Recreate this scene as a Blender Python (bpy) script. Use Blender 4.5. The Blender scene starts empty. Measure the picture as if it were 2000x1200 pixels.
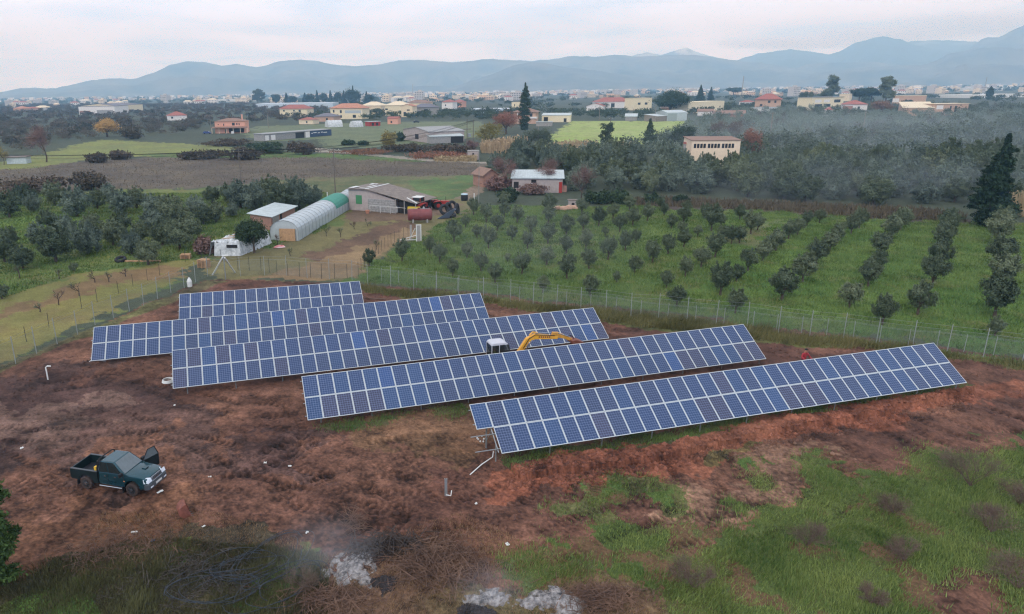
import bpy, bmesh, math, random
import numpy as np
from mathutils import Vector, Matrix, Euler

# ------------------------------------------------------------------ camera
R = math.radians
FPX, PITCH, ROLL, CX, CY, CAMH = 1347.0, R(16.23), R(-0.80), 824.0, 570.0, 20.4
_X = np.array([1, 0, 0.]); _Y = np.array([0, -math.sin(PITCH), -math.cos(PITCH)]); _Z = np.array([0, math.cos(PITCH), -math.sin(PITCH)])
XC = math.cos(ROLL) * _X - math.sin(ROLL) * _Y
YC = math.sin(ROLL) * _X + math.cos(ROLL) * _Y
ZC = _Z
scene = bpy.context.scene
col = scene.collection
cam_d = bpy.data.cameras.new('camera'); cam = bpy.data.objects.new('camera', cam_d); col.objects.link(cam)
cam.matrix_world = Matrix(((XC[0], -YC[0], -ZC[0], 0), (XC[1], -YC[1], -ZC[1], 0), (XC[2], -YC[2], -ZC[2], CAMH), (0, 0, 0, 1)))
cam_d.sensor_width = 36; cam_d.lens = FPX / 2000 * 36
cam_d.shift_x = (1000 - CX) / 2000; cam_d.shift_y = -(600 - CY) / 2000
cam_d.clip_start = 0.5; cam_d.clip_end = 40000
scene.camera = cam

# ------------------------------------------------------------------ world, sun, exposure
SUN_EL, SUN_ROT = R(38), R(205)
SKY_LOW, SKY_HIGH = (1.22, 1.56, 2.22), (1.30, 1.35, 1.40)
world = bpy.data.worlds.new('World'); scene.world = world; world.use_nodes = True
nt = world.node_tree; nt.nodes.clear()
def N(t, nt_=None, **k):
    n = (nt_ or nt).nodes.new(t)
    for a, b in k.items(): setattr(n, a, b)
    return n
def L(a, b, nt_=None): (nt_ or nt).links.new(a, b)
out = N('ShaderNodeOutputWorld'); bg = N('ShaderNodeBackground'); sky = N('ShaderNodeTexSky')
sky.sky_type = 'NISHITA'; sky.sun_disc = False; sky.sun_elevation = SUN_EL; sky.sun_rotation = SUN_ROT; sky.air_density = 1.2; sky.dust_density = 2.0
bg.inputs['Strength'].default_value = 0.1
tc = N('ShaderNodeTexCoord'); sep = N('ShaderNodeSeparateXYZ'); L(tc.outputs['Generated'], sep.inputs[0])
# a cloud deck overhead: the direction is projected on a flat layer
zc = N('ShaderNodeMath', operation='MAXIMUM'); L(sep.outputs['Z'], zc.inputs[0]); zc.inputs[1].default_value = 0.0
za = N('ShaderNodeMath', operation='ADD'); L(zc.outputs[0], za.inputs[0]); za.inputs[1].default_value = 0.07
dx = N('ShaderNodeMath', operation='DIVIDE'); L(sep.outputs['X'], dx.inputs[0]); L(za.outputs[0], dx.inputs[1])
dy = N('ShaderNodeMath', operation='DIVIDE'); L(sep.outputs['Y'], dy.inputs[0]); L(za.outputs[0], dy.inputs[1])
cmb = N('ShaderNodeCombineXYZ'); L(dx.outputs[0], cmb.inputs[0]); L(dy.outputs[0], cmb.inputs[1])
nz = N('ShaderNodeTexNoise'); nz.inputs['Scale'].default_value = 0.55; nz.inputs['Detail'].default_value = 7; nz.inputs['Roughness'].default_value = 0.55; nz.inputs['Distortion'].default_value = 0.6
L(cmb.outputs[0], nz.inputs['Vector'])
cr = N('ShaderNodeValToRGB'); cr.color_ramp.elements[0].position = 0.36; cr.color_ramp.elements[1].position = 0.60
cr.color_ramp.elements[0].color = (5.9, 6.5, 7.9, 1); cr.color_ramp.elements[1].color = (8.9, 8.75, 9.2, 1)
L(nz.outputs['Fac'], cr.inputs[0])
mx = N('ShaderNodeMix', data_type='RGBA'); mx.inputs[0].default_value = 0.93

# overcast deck: brighter overhead than at the horizon
gr = N('ShaderNodeMapRange'); L(sep.outputs['Z'], gr.inputs[0]); gr.inputs[1].default_value = 0.0; gr.inputs[2].default_value = 0.45; gr.inputs[3].default_value = 0; gr.inputs[4].default_value = 1
gm = N('ShaderNodeMix', data_type='RGBA'); L(gr.outputs[0], gm.inputs[0]); gm.inputs[6].default_value = (*SKY_LOW, 1); gm.inputs[7].default_value = (*SKY_HIGH, 1)
gx = N('ShaderNodeMix', data_type='RGBA', blend_type='MULTIPLY'); gx.inputs[0].default_value = 1; L(cr.outputs[0], gx.inputs[6]); L(gm.outputs[2], gx.inputs[7])
L(sky.outputs[0], mx.inputs[6]); L(gx.outputs[2], mx.inputs[7]); L(mx.outputs[2], bg.inputs['Color']); L(bg.outputs[0], out.inputs['Surface'])
sun_d = bpy.data.lights.new('sun', 'SUN'); sun_d.energy = 0.9; sun_d.angle = R(14); sun_d.color = (1, .96, .9)
sun = bpy.data.objects.new('sun', sun_d); col.objects.link(sun)
_az = SUN_ROT; _dirv = Vector((math.sin(_az) * math.cos(SUN_EL), math.cos(_az) * math.cos(SUN_EL), math.sin(SUN_EL)))
sun.rotation_euler = (-_dirv).to_track_quat('-Z', 'Y').to_euler(); sun.location = (0, 0, 60)
scene.view_settings.view_transform = 'Standard'; scene.view_settings.look = 'None'; scene.view_settings.exposure = 0.18; scene.view_settings.gamma = 1
scene.render.engine = 'CYCLES'; scene.cycles.use_denoising = True; scene.cycles.denoising_prefilter = 'NONE'; scene.cycles.max_bounces = 6; scene.cycles.diffuse_bounces = 3
scene.cycles.volume_bounces = 3; scene.cycles.transparent_max_bounces = 16; scene.cycles.use_adaptive_sampling = True; scene.cycles.adaptive_threshold = 0.005; scene.cycles.sample_clamp_indirect = 4; scene.cycles.filter_width = 1.25

# ------------------------------------------------------------------ geometry helpers
def ray(px, py): return (px - CX) / FPX * XC + (py - CY) / FPX * YC + ZC
def G(px, py, z=0.0):
    d = ray(px, py); t = (z - CAMH) / d[2]; return Vector(d * t) + Vector((0, 0, CAMH))
def PD(px, py, D):
    d = ray(px, py); t = D / math.hypot(d[0], d[1]); return Vector(d * t) + Vector((0, 0, CAMH))
def PY(px, py, yy):
    d = ray(px, py); return Vector(d * (yy / d[1])) + Vector((0, 0, CAMH))
def dz(p): return p[0] * ZC[0] + p[1] * ZC[1] + (p[2] - CAMH) * ZC[2]     # depth along the view axis
def dist(p): return math.hypot(p[0], p[1])

def tag(o, label=None, cat=None, group=None, kind=None):
    if label: o['label'] = label
    if cat: o['category'] = cat
    if group: o['group'] = group
    if kind: o['kind'] = kind
    return o
def thing(name, label, cat, loc=(0, 0, 0), rz=0.0, group=None, sc=1.0):
    o = bpy.data.objects.new(name, None); col.objects.link(o); o.location = loc; o.rotation_euler = (0, 0, rz); o.scale = (sc,) * 3
    o.empty_display_size = 0.3
    return tag(o, label, cat, group)
def link(name, me, parent=None, loc=(0, 0, 0), rot=(0, 0, 0), sc=None):
    o = bpy.data.objects.new(name, me); col.objects.link(o); o.location = loc; o.rotation_euler = rot
    if sc is not None: o.scale = sc if hasattr(sc, '__len__') else (sc,) * 3
    if parent: o.parent = parent
    return o
def dup(root, loc, rz=0.0, label=None, group=None, sc=1.0):
    r = root.copy(); col.objects.link(r); r.location = loc; r.rotation_euler = (0, 0, rz); r.scale = sc if hasattr(sc, '__len__') else (sc,) * 3
    if label: r['label'] = label
    if group: r['group'] = group
    for ch in list(root.children):
        c = ch.copy(); col.objects.link(c); c.parent = r
        for g in list(ch.children):
            d = g.copy(); col.objects.link(d); d.parent = c
    return r

class MB:
    def __init__(s): s.v = []; s.f = []; s.m = []
    def add(s, vs, fs, mi=0, M=None):
        b = len(s.v)
        for p in vs:
            p = Vector(p); s.v.append(M @ p if M else p)
        for f in fs: s.f.append([b + i for i in f]); s.m.append(mi)
        return s
    def box(s, x0, x1, y0, y1, z0, z1, mi=0, M=None):
        return s.add([(x0, y0, z0), (x1, y0, z0), (x1, y1, z0), (x0, y1, z0), (x0, y0, z1), (x1, y0, z1), (x1, y1, z1), (x0, y1, z1)],
                     [(0, 3, 2, 1), (4, 5, 6, 7), (0, 1, 5, 4), (1, 2, 6, 5), (2, 3, 7, 6), (3, 0, 4, 7)], mi, M)
    def cbox(s, c, sz, mi=0, M=None):
        return s.box(c[0] - sz[0] / 2, c[0] + sz[0] / 2, c[1] - sz[1] / 2, c[1] + sz[1] / 2, c[2] - sz[2] / 2, c[2] + sz[2] / 2, mi, M)
    def prism(s, pts, ext, mi=0, M=None):          # pts: planar loop, ext: extrusion vector
        n = len(pts); e = Vector(ext); P = [Vector(p) for p in pts]
        return s.add(P + [p + e for p in P], [list(range(n))[::-1], list(range(n, 2 * n))] + [(i, (i + 1) % n, n + (i + 1) % n, n + i) for i in range(n)], mi, M)
    def tube(s, pts, r, n=6, mi=0, M=None, cap=True):
        pts = [Vector(p) for p in pts]; k = len(pts); rr = r if hasattr(r, '__len__') else [r] * k
        vs = []; fs = []
        for i, p in enumerate(pts):
            t = (pts[min(i + 1, k - 1)] - pts[max(i - 1, 0)])
            if t.length < 1e-9: t = Vector((0, 0, 1))
            t.normalize(); a = t.orthogonal().normalized() if i == 0 else (a - t * a.dot(t)).normalized()
            b = t.cross(a)
            for j in range(n):
                an = 2 * math.pi * j / n; vs.append(p + (a * math.cos(an) + b * math.sin(an)) * rr[i])
        for i in range(k - 1):
            for j in range(n):
                fs.append((i * n + j, i * n + (j + 1) % n, (i + 1) * n + (j + 1) % n, (i + 1) * n + j))
        if cap and n > 2: fs += [list(range(n))[::-1], list(range((k - 1) * n, k * n))]
        return s.add(vs, fs, mi, M)
    def mesh(s, mats, smooth=False):
        me = bpy.data.meshes.new('mesh'); me.from_pydata([tuple(p) for p in s.v], [], s.f)
        for m in (mats if isinstance(mats, (list, tuple)) else [mats]): me.materials.append(m)
        me.polygons.foreach_set('material_index', s.m)
        if smooth: me.polygons.foreach_set('use_smooth', [True] * len(s.f))
        me.update(); return me
    def build(s, name, mats, parent=None, smooth=False, bevel=0, **k):
        me = s.mesh(mats, smooth)
        if bevel:
            bm = bmesh.new(); bm.from_mesh(me); bmesh.ops.remove_doubles(bm, verts=bm.verts, dist=1e-5)
            bmesh.ops.recalc_face_normals(bm, faces=bm.faces)
            ed = [e for e in bm.edges if len(e.link_faces) == 2 and e.calc_face_angle(0) > 0.35]
            bmesh.ops.bevel(bm, geom=ed, offset=bevel, segments=2, affect='EDGES', profile=0.6, clamp_overlap=True); bm.to_mesh(me); bm.free()
        return link(name, me, parent, **k)

def np_mesh(V, F, mats, mi=None, colors=None, smooth=False):
    """V (n,3), F (m,k) constant-size faces"""
    V = np.asarray(V, np.float32); F = np.asarray(F, np.int32); m, k = F.shape
    me = bpy.data.meshes.new('mesh'); me.vertices.add(len(V)); me.vertices.foreach_set('co', V.ravel())
    me.loops.add(m * k); me.loops.foreach_set('vertex_index', F.ravel())
    me.polygons.add(m); me.polygons.foreach_set('loop_start', np.arange(0, m * k, k, dtype=np.int32))
    try: me.polygons.foreach_set('loop_total', np.full(m, k, np.int32))
    except Exception: pass
    for x in (mats if isinstance(mats, (list, tuple)) else [mats]): me.materials.append(x)
    if mi is not None: me.polygons.foreach_set('material_index', np.asarray(mi, np.int32))
    me.polygons.foreach_set('use_smooth', np.full(m, smooth))
    if colors is not None:
        a = me.color_attributes.new('Col', 'FLOAT_COLOR', 'POINT')
        c = np.ones((len(V), 4), np.float32); c[:, :colors.shape[1]] = colors; a.data.foreach_set('color', c.ravel())
    me.update(calc_edges=True); me.validate(); return me

# value noise, vectorised
def _h(ix, iy, s):
    n = (ix.astype(np.int64) * 374761393 + iy.astype(np.int64) * 668265263 + s * 974634777) & 0xffffffff
    n = ((n ^ (n >> 13)) * 1274126177) & 0xffffffff
    return ((n ^ (n >> 16)) & 0xffff) / 65535.0
def vn(x, y, s=0):
    ix = np.floor(x); iy = np.floor(y); fx = x - ix; fy = y - iy; fx = fx * fx * (3 - 2 * fx); fy = fy * fy * (3 - 2 * fy)
    a = _h(ix, iy, s); b = _h(ix + 1, iy, s); c = _h(ix, iy + 1, s); d = _h(ix + 1, iy + 1, s)
    return (a * (1 - fx) + b * fx) * (1 - fy) + (c * (1 - fx) + d * fx) * fy
def fbm(x, y, sc, o=4, s=0, g=.5):
    v = 0; a = 1; t = 0
    for i in range(o):
        v = v + a * vn(x / sc + 17.3 * i, y / sc - 9.1 * i, s + i); t += a; a *= g; sc = sc / 2.03
    return v / t

# ------------------------------------------------------------------ materials
def s2l(c): return tuple(((x / 255) / 12.92 if x / 255 <= .04045 else ((x / 255 + .055) / 1.055) ** 2.4) for x in c)
def mat(name, c, rough=.8, metal=0., var=0., vs=3., c2=None, bump=0., bs=20., alpha=None, spec=.5, obj_var=0., emit=None, coat=0., lin=False):
    m = bpy.data.materials.new(name); m.use_nodes = True; t = m.node_tree; b = t.nodes['Principled BSDF']
    base = tuple(c) if lin else s2l(c)
    b.inputs['Base Color'].default_value = (*base, 1); b.inputs['Roughness'].default_value = rough; b.inputs['Metallic'].default_value = metal
    b.inputs['Specular IOR Level'].default_value = spec; b.inputs['Coat Weight'].default_value = coat
    if var or c2:
        co = N('ShaderNodeTexCoord', t); n = N('ShaderNodeTexNoise', t); n.inputs['Scale'].default_value = vs; n.inputs['Detail'].default_value = 5; n.inputs['Roughness'].default_value = .65
        L(co.outputs['Object'], n.inputs['Vector'], t)
        r = N('ShaderNodeValToRGB', t); r.color_ramp.elements[0].position = .33; r.color_ramp.elements[1].position = .67
        cc = (tuple(c2) if lin else s2l(c2)) if c2 else tuple(x * (1 + var) for x in base)
        r.color_ramp.elements[0].color = (*[x * (1 - var) for x in base], 1); r.color_ramp.elements[1].color = (*cc, 1)
        L(n.outputs['Fac'], r.inputs[0], t); last = r.outputs[0]
        if obj_var:
            oi = N('ShaderNodeObjectInfo', t); hs = N('ShaderNodeHueSaturation', t)
            mr = N('ShaderNodeMapRange', t); mr.inputs[3].default_value = 1 - obj_var; mr.inputs[4].default_value = 1 + obj_var
            L(oi.outputs['Random'], mr.inputs[0], t); L(mr.outputs[0], hs.inputs['Value'], t); L(last, hs.inputs['Color'], t)
            mh = N('ShaderNodeMapRange', t); mh.inputs[3].default_value = .5 + obj_var * .06; mh.inputs[4].default_value = .5 - obj_var * .06
            L(oi.outputs['Random'], mh.inputs[0], t); L(mh.outputs[0], hs.inputs['Hue'], t); last = hs.outputs[0]
        L(last, b.inputs['Base Color'], t)
        if bump:
            n2 = N('ShaderNodeTexNoise', t); n2.inputs['Scale'].default_value = bs; n2.inputs['Detail'].default_value = 4; L(co.outputs['Object'], n2.inputs['Vector'], t)
            bp = N('ShaderNodeBump', t); bp.inputs['Strength'].default_value = bump; bp.inputs['Distance'].default_value = .05
            L(n2.outputs['Fac'], bp.inputs['Height'], t); L(bp.outputs[0], b.inputs['Normal'], t)
    return m
def grassmat(name, c, c2):
    m = bpy.data.materials.new(name); m.use_nodes = True; t = m.node_tree; b = t.nodes['Principled BSDF']; at = N('ShaderNodeAttribute', t, attribute_name='Col'); mi = N('ShaderNodeMix', t, data_type='RGBA')
    L(at.outputs['Fac'], mi.inputs[0], t); mi.inputs[6].default_value = (*s2l(c), 1); mi.inputs[7].default_value = (*s2l(c2), 1); L(mi.outputs[2], b.inputs['Base Color'], t); b.inputs['Roughness'].default_value = .7; b.inputs['Specular IOR Level'].default_value = .25; return m
def stripes(m, axis=0, freq=6., dark=.55, duty=.12):
    """dark courses / seams across a material"""
    t = m.node_tree; b = t.nodes['Principled BSDF']; co = N('ShaderNodeTexCoord', t); sp = N('ShaderNodeSeparateXYZ', t); L(co.outputs['Object'], sp.inputs[0], t)
    mu = N('ShaderNodeMath', t, operation='MULTIPLY'); L(sp.outputs[axis], mu.inputs[0], t); mu.inputs[1].default_value = freq
    fr = N('ShaderNodeMath', t, operation='FRACT'); L(mu.outputs[0], fr.inputs[0], t)
    lt = N('ShaderNodeMath', t, operation='LESS_THAN'); L(fr.outputs[0], lt.inputs[0], t); lt.inputs[1].default_value = duty
    mxx = N('ShaderNodeMix', t, data_type='RGBA', blend_type='MULTIPLY'); L(lt.outputs[0], mxx.inputs[0], t)
    ls = b.inputs['Base Color'].links
    if ls: L(ls[0].from_socket, mxx.inputs[6], t)
    else: mxx.inputs[6].default_value = b.inputs['Base Color'].default_value
    mxx.inputs[7].default_value = (dark, dark, dark, 1); L(mxx.outputs[2], b.inputs['Base Color'], t); return m
def leafmat(name, c, c2, vs=1.2, ov=.22, tr=.0):
    m = mat(name, c, .75, var=.18, vs=vs, c2=c2, obj_var=ov, spec=.25)
    return m

# ------------------------------------------------------------------ site arrays (fitted to the place)
ROWS = [  # x0, y0, z of top edge, slope, azimuth, tilt (deg), columns
    (2.68, 36.96, 2.71, .34, 14.29, 34.2, 34),
    (-8.035, 42.19, 2.41, .20, 14.94, 33.4, 34),
    (-18.22, 46.97, 2.56, -.45, 16.28, 33.1, 34),
    (-26.74, 53.18, 2.31, -.14, 15.01, 34.8, 33),
    (-22.92, 62.58, 2.28, -.12, 13.30, 33.3, 17)]
MW, ML = 1.01, 1.66
# ------------------------------------------------------------------ ground
rng = np.random.default_rng(7)
def pip(px, py, poly):
    c = np.zeros(px.shape, bool); n = len(poly); j = n - 1
    for i in range(n):
        xi, yi = poly[i]; xj, yj = poly[j]
        if yi != yj: c ^= ((yi > py) != (yj > py)) & (px < (xj - xi) * (py - yi) / (yj - yi) + xi)
        j = i
    return c
def topx(x, y):
    X = x; Z0 = -CAMH
    a = X * XC[0] + y * XC[1] + Z0 * XC[2]; b = X * YC[0] + y * YC[1] + Z0 * YC[2]; c = X * ZC[0] + y * ZC[1] + Z0 * ZC[2]
    c = np.where(c < 1, 1, c); return CX + FPX * a / c, CY + FPX * b / c
# (name, polygon in photo pixels, colour, colour2, warp metres, grassiness 0..1, lumpiness)
SITE = [(-700, 1010), (-300, 850), (0, 716), (120, 668), (300, 588), (395, 548), (470, 545), (700, 556), (880, 568), (1100, 592), (1300, 612), (1500, 636), (1700, 664), (1850, 680), (2000, 702), (2300, 748), (3400, 900), (3400, 1500), (-700, 1500)]
Z = [
 ('brown', [(-900, 400), (-200, 352), (0, 330), (200, 312), (480, 300), (640, 305), (950, 318), (1010, 330), (930, 348), (700, 347), (560, 352), (420, 366), (250, 371), (0, 374), (-200, 380), (-900, 430)], (88, 80, 70), (102, 92, 76), 2, .3, 0),
 ('brown2', [(400, 372), (560, 350), (700, 345), (960, 342), (940, 356), (880, 400), (700, 402), (600, 385)], (84, 94, 62), (104, 104, 74), 2, .5, 0),
 ('green4', [(800, 352), (960, 340), (930, 372), (880, 392), (820, 392)], (78, 98, 60), (92, 112, 66), 1.5, .8, 0),
 ('leftfield', [(-600, 330), (0, 318), (90, 301), (140, 284), (200, 273), (400, 283), (490, 291), (470, 299), (300, 305), (180, 311), (60, 330), (-600, 350)], (112, 118, 72), (122, 128, 70), 2, .5, 0),
 ('hedgegreen', [(280, 302), (350, 299), (600, 298), (840, 312), (830, 318), (620, 308), (300, 308)], (76, 96, 52), (88, 110, 58), 2, .6, 0),
 ('midfield', [(470, 262), (500, 247), (800, 238), (940, 238), (980, 262), (800, 285), (640, 290), (620, 272), (520, 278)], (96, 106, 76), (108, 114, 84), 3, .4, 0),
 ('bright', [(1040, 292), (1075, 268), (1115, 237), (1345, 237), (1310, 262), (1290, 292)], (140, 156, 78), (150, 160, 92), 2, .5, 0),
 ('path', [(590, 291), (615, 289), (700, 297), (800, 308), (890, 314), (960, 317), (960, 320), (830, 315), (700, 302), (600, 296)], (150, 142, 128), (132, 124, 110), .6, 0, 0),
 ('lane', [(975, 332), (1005, 328), (930, 382), (905, 396), (870, 402), (860, 396), (900, 382)], (132, 116, 98), (116, 102, 84), .6, 0, 0),
 ('leftgrove', [(-900, 420), (-200, 378), (0, 374), (250, 371), (420, 368), (640, 382), (690, 400), (640, 470), (400, 502), (330, 545), (0, 712), (-300, 860), (-900, 1100)], (84, 100, 54), (110, 116, 64), 2, .7, .1),
 ('leftbright', [(-300, 430), (0, 415), (230, 418), (200, 455), (60, 470), (0, 480), (-300, 520)], (96, 122, 56), (108, 128, 62), 2, .8, .1),
 ('yellowgrass', [(-300, 700), (0, 580), (150, 535), (300, 515), (400, 510), (330, 548), (0, 712), (-300, 850)], (112, 110, 62), (128, 118, 68), 1, .5, .1),
 ('orangestrip', [(-300, 720), (-100, 650), (0, 605), (100, 570), (200, 536), (300, 525), (370, 522), (360, 536), (250, 550), (150, 575), (60, 602), (0, 622), (-100, 665), (-300, 760)], (114, 94, 66), (128, 104, 72), 1.6, .25, .1),
 ('farmyard', [(395, 505), (540, 482), (660, 440), (690, 396), (800, 392), (900, 388), (925, 405), (860, 440), (790, 478), (705, 530), (690, 548), (520, 548), (420, 548)], (104, 98, 66), (118, 110, 70), 1.5, .4, .1),
 ('yarddirt', [(690, 402), (830, 396), (905, 398), (880, 420), (780, 432), (700, 436), (672, 425)], (118, 98, 80), (104, 86, 70), 1, .1, .1),
 ('tilled1', [(590, 505), (640, 480), (720, 448), (800, 430), (815, 445), (740, 470), (650, 510)], (106, 84, 66), (90, 72, 58), 1, .15, .2),
 ('tilled2', [(500, 545), (620, 510), (700, 480), (790, 444), (815, 456), (730, 505), (690, 540), (600, 550)], (134, 112, 82), (114, 92, 66), 1, .2, .2),
 ('orchard', [(690, 548), (705, 528), (760, 500), (860, 438), (925, 402), (1000, 402), (1300, 400), (1500, 408), (1700, 424), (1880, 432), (2100, 436), (3400, 500), (3400, 900), (2300, 750), (2000, 702), (1850, 680), (1700, 664), (1500, 636), (1300, 612), (1100, 592), (880, 568)], (76, 98, 48), (96, 112, 58), 1.5, .85, .12),
 ('orchardr', [(1350, 600), (1400, 480), (1450, 430), (1900, 440), (3400, 520), (3400, 900), (2300, 750), (2000, 702), (1700, 664), (1500, 636)], (72, 102, 42), (92, 114, 52), 4, .9, .12),
 ('dry', [(1390, 470), (1500, 430), (1560, 428), (1500, 455), (1440, 480)], (104, 104, 66), (92, 104, 58), 3, .5, .1),
 ('backstrip', [(1180, 392), (1300, 392), (1500, 402), (1800, 414), (1880, 425), (1880, 436), (1700, 428), (1500, 414), (1250, 404)], (88, 76, 68), (74, 64, 58), 2, .3, .3),
 ('mud', SITE, (86, 59, 48), (112, 79, 62), 1.0, 0, .32),
 ('weedback', [(700, 560), (880, 574), (1100, 598), (1300, 618), (1500, 642), (1700, 670), (1850, 688), (2000, 712), (2300, 760), (2300, 775), (2000, 728), (1850, 702), (1500, 668), (1300, 645), (1180, 622), (950, 592), (720, 572)], (84, 86, 50), (96, 98, 54), .7, .7, .3),
 ('weedleft', [(-300, 850), (0, 716), (300, 590), (400, 548), (440, 550), (330, 592), (100, 684), (0, 730), (-300, 870)], (86, 78, 56), (94, 92, 56), .5, .5, .3),
 ('darkmud', [(-200, 760), (0, 735), (180, 705), (340, 765), (520, 835), (620, 905), (420, 905), (200, 900), (0, 915), (-200, 900)], (72, 52, 46), (94, 70, 60), 3, 0, .5),
 ('pale1', [(-100, 750), (0, 770), (60, 780), (200, 800), (180, 850), (60, 870), (-100, 860)], (98, 76, 66), (80, 60, 50), 3, 0, .6),
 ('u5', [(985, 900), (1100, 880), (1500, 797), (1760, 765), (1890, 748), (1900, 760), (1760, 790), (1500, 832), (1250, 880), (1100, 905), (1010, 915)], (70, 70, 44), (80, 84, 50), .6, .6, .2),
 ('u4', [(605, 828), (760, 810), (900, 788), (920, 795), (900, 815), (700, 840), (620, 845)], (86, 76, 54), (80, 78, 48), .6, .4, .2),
 ('midtan', [(620, 850), (760, 820), (900, 800), (925, 850), (900, 900), (720, 880)], (110, 80, 60), (92, 70, 50), 1.5, .1, .3),
 ('red', [(960, 905), (1040, 905), (1100, 898), (1300, 862), (1500, 822), (1750, 782), (1900, 748), (2050, 730), (2050, 780), (1800, 812), (1600, 850), (1450, 890), (1250, 935), (1100, 960), (950, 970), (850, 950), (860, 920)], (116, 71, 53), (132, 86, 65), 1.0, 0, .8),
 ('redholes', [(820, 915), (900, 905), (960, 900), (950, 950), (900, 975), (830, 960)], (100, 68, 54), (88, 60, 50), .8, 0, .8),
 ('tan2', [(1350, 935), (1500, 890), (1620, 880), (1500, 950), (1350, 1010), (1250, 1010)], (128, 98, 78), (112, 84, 68), 1.2, .1, .3),
 ('br1', [(0, 985), (300, 960), (420, 1000), (300, 1050), (240, 1100), (60, 1110), (0, 1050)], (98, 68, 52), (112, 78, 58), 2.5, 0, .5),
 ('grassR', [(1330, 1050), (1400, 985), (1480, 960), (1560, 925), (1640, 900), (1780, 905), (1900, 860), (2000, 850), (3400, 900), (3400, 1500), (1150, 1500), (1180, 1180), (1290, 1130), (1290, 1085)], (68, 84, 42), (86, 96, 52), 1.6, .8, .25),
 ('grassM', [(975, 1085), (1040, 1060), (1100, 1045), (1260, 1060), (1310, 1090), (1300, 1150), (1180, 1165), (1090, 1140), (1000, 1130)], (72, 88, 44), (86, 96, 52), 1.3, .8, .25),
 ('redR', [(1790, 1130), (1870, 1090), (1960, 1120), (1990, 1300), (1900, 1300), (1820, 1180)], (100, 66, 54), (84, 62, 48), .8, .2, .3),
 ('g1', [(1130, 950), (1200, 935), (1230, 960), (1180, 985), (1135, 975)], (84, 104, 54), (74, 96, 48), .7, .8, .2),
 ('g2', [(1265, 955), (1320, 950), (1330, 965), (1270, 972)], (84, 104, 54), (74, 96, 48), .6, .7, .2),
 ('g3', [(1455, 905), (1490, 900), (1495, 915), (1455, 920)], (84, 104, 54), (74, 96, 48), .6, .7, .2),
 ('g4', [(1340, 890), (1500, 870), (1520, 880), (1360, 905)], (108, 82, 58), (90, 84, 50), 1, .3, .4),
 ('dark', [(-100, 1120), (90, 1110), (200, 1090), (290, 1058), (420, 1040), (560, 1046), (640, 1090), (625, 1210), (600, 1500), (-400, 1500)], (62, 56, 46), (74, 66, 50), 1, .35, .5),
 ('dg1', [(305, 1080), (360, 1062), (350, 1120), (310, 1130)], (76, 104, 46), (84, 112, 48), .6, 1, .2),
 ('dg2', [(540, 1070), (630, 1060), (640, 1100), (600, 1180), (480, 1200), (530, 1120)], (66, 92, 42), (80, 104, 50), .8, 1, .2),
 ('dg3', [(-30, 1180), (60, 1150), (140, 1140), (190, 1210), (100, 1300), (-60, 1300)], (72, 100, 46), (84, 108, 50), .6, 1, .2),
 ('bottom', [(640, 1150), (900, 1120), (960, 1150), (1180, 1130), (1300, 1160), (1290, 1230), (1000, 1300), (620, 1300)], (98, 76, 60), (84, 82, 52), .8, .4, .4),
]
# tyre and crawler tracks: polylines in photo pixels, gauge, tread period
TR = [([(1180, 905), (1200, 960), (1170, 1010), (1090, 1060), (980, 1080)], 1.9, .38), ([(1310, 885), (1370, 950), (1350, 1010), (1260, 1060), (1190, 1085)], 1.9, .38),
      ([(1420, 865), (1500, 930), (1560, 980), (1650, 1020)], 1.9, .38), ([(1560, 840), (1700, 920), (1790, 960)], 1.9, .38), ([(1700, 815), (1850, 880), (2050, 930)], 1.9, .42),
      ([(2100, 840), (1900, 780), (1850, 770)], 1.9, .42), ([(500, 860), (600, 960), (760, 1010), (900, 1000), (1000, 960)], 1.8, .42), ([(0, 900), (200, 1000), (420, 940), (650, 990), (880, 1060)], 1.5, .42),
      ([(-100, 860), (120, 940), (330, 930), (520, 900), (560, 820), (420, 760), (200, 730)], 1.5, .42), ([(1090, 920), (1060, 990), (960, 1040), (800, 1060)], 1.9, .38),
      ([(80, 760), (250, 740), (420, 790), (560, 800)], 1.8, .42), ([(600, 860), (500, 900), (300, 960), (250, 1000)], 1.5, .42), ([(1240, 960), (1500, 1010), (1300, 1040)], 1.9, .38), ([(-200, 830), (60, 850), (330, 830), (600, 880), (860, 860)], 1.6, .42), ([(30, 960), (200, 870), (480, 840), (640, 900), (700, 1000), (640, 1040)], 1.6, .42), ([(400, 1010), (560, 970), (720, 930), (830, 1000), (780, 1060)], 1.9, .38), ([(150, 800), (350, 850), (560, 930), (820, 950)], 1.5, .42), ([(600, 920), (760, 880), (900, 870)], 1.9, .38), ([(1500, 900), (1620, 930), (1600, 990), (1480, 1010)], 1.9, .38), ([(1800, 810), (1920, 850), (2080, 860)], 1.9, .38), ([(1870, 790), (1990, 830), (2100, 900)], 1.9, .38), ([(1260, 890), (1290, 950), (1240, 1000), (1120, 1040)], 1.9, .38)]
def site_height(x, y, sm, lump):
    h = (fbm(x, y, 6, 3, 5) - .5) * .25
    h = h + lump * ((fbm(x, y, 1.3, 4, 11) - .5) * .34 + np.abs(fbm(x, y, .42, 3, 21) - .5) * .24)
    return h
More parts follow.
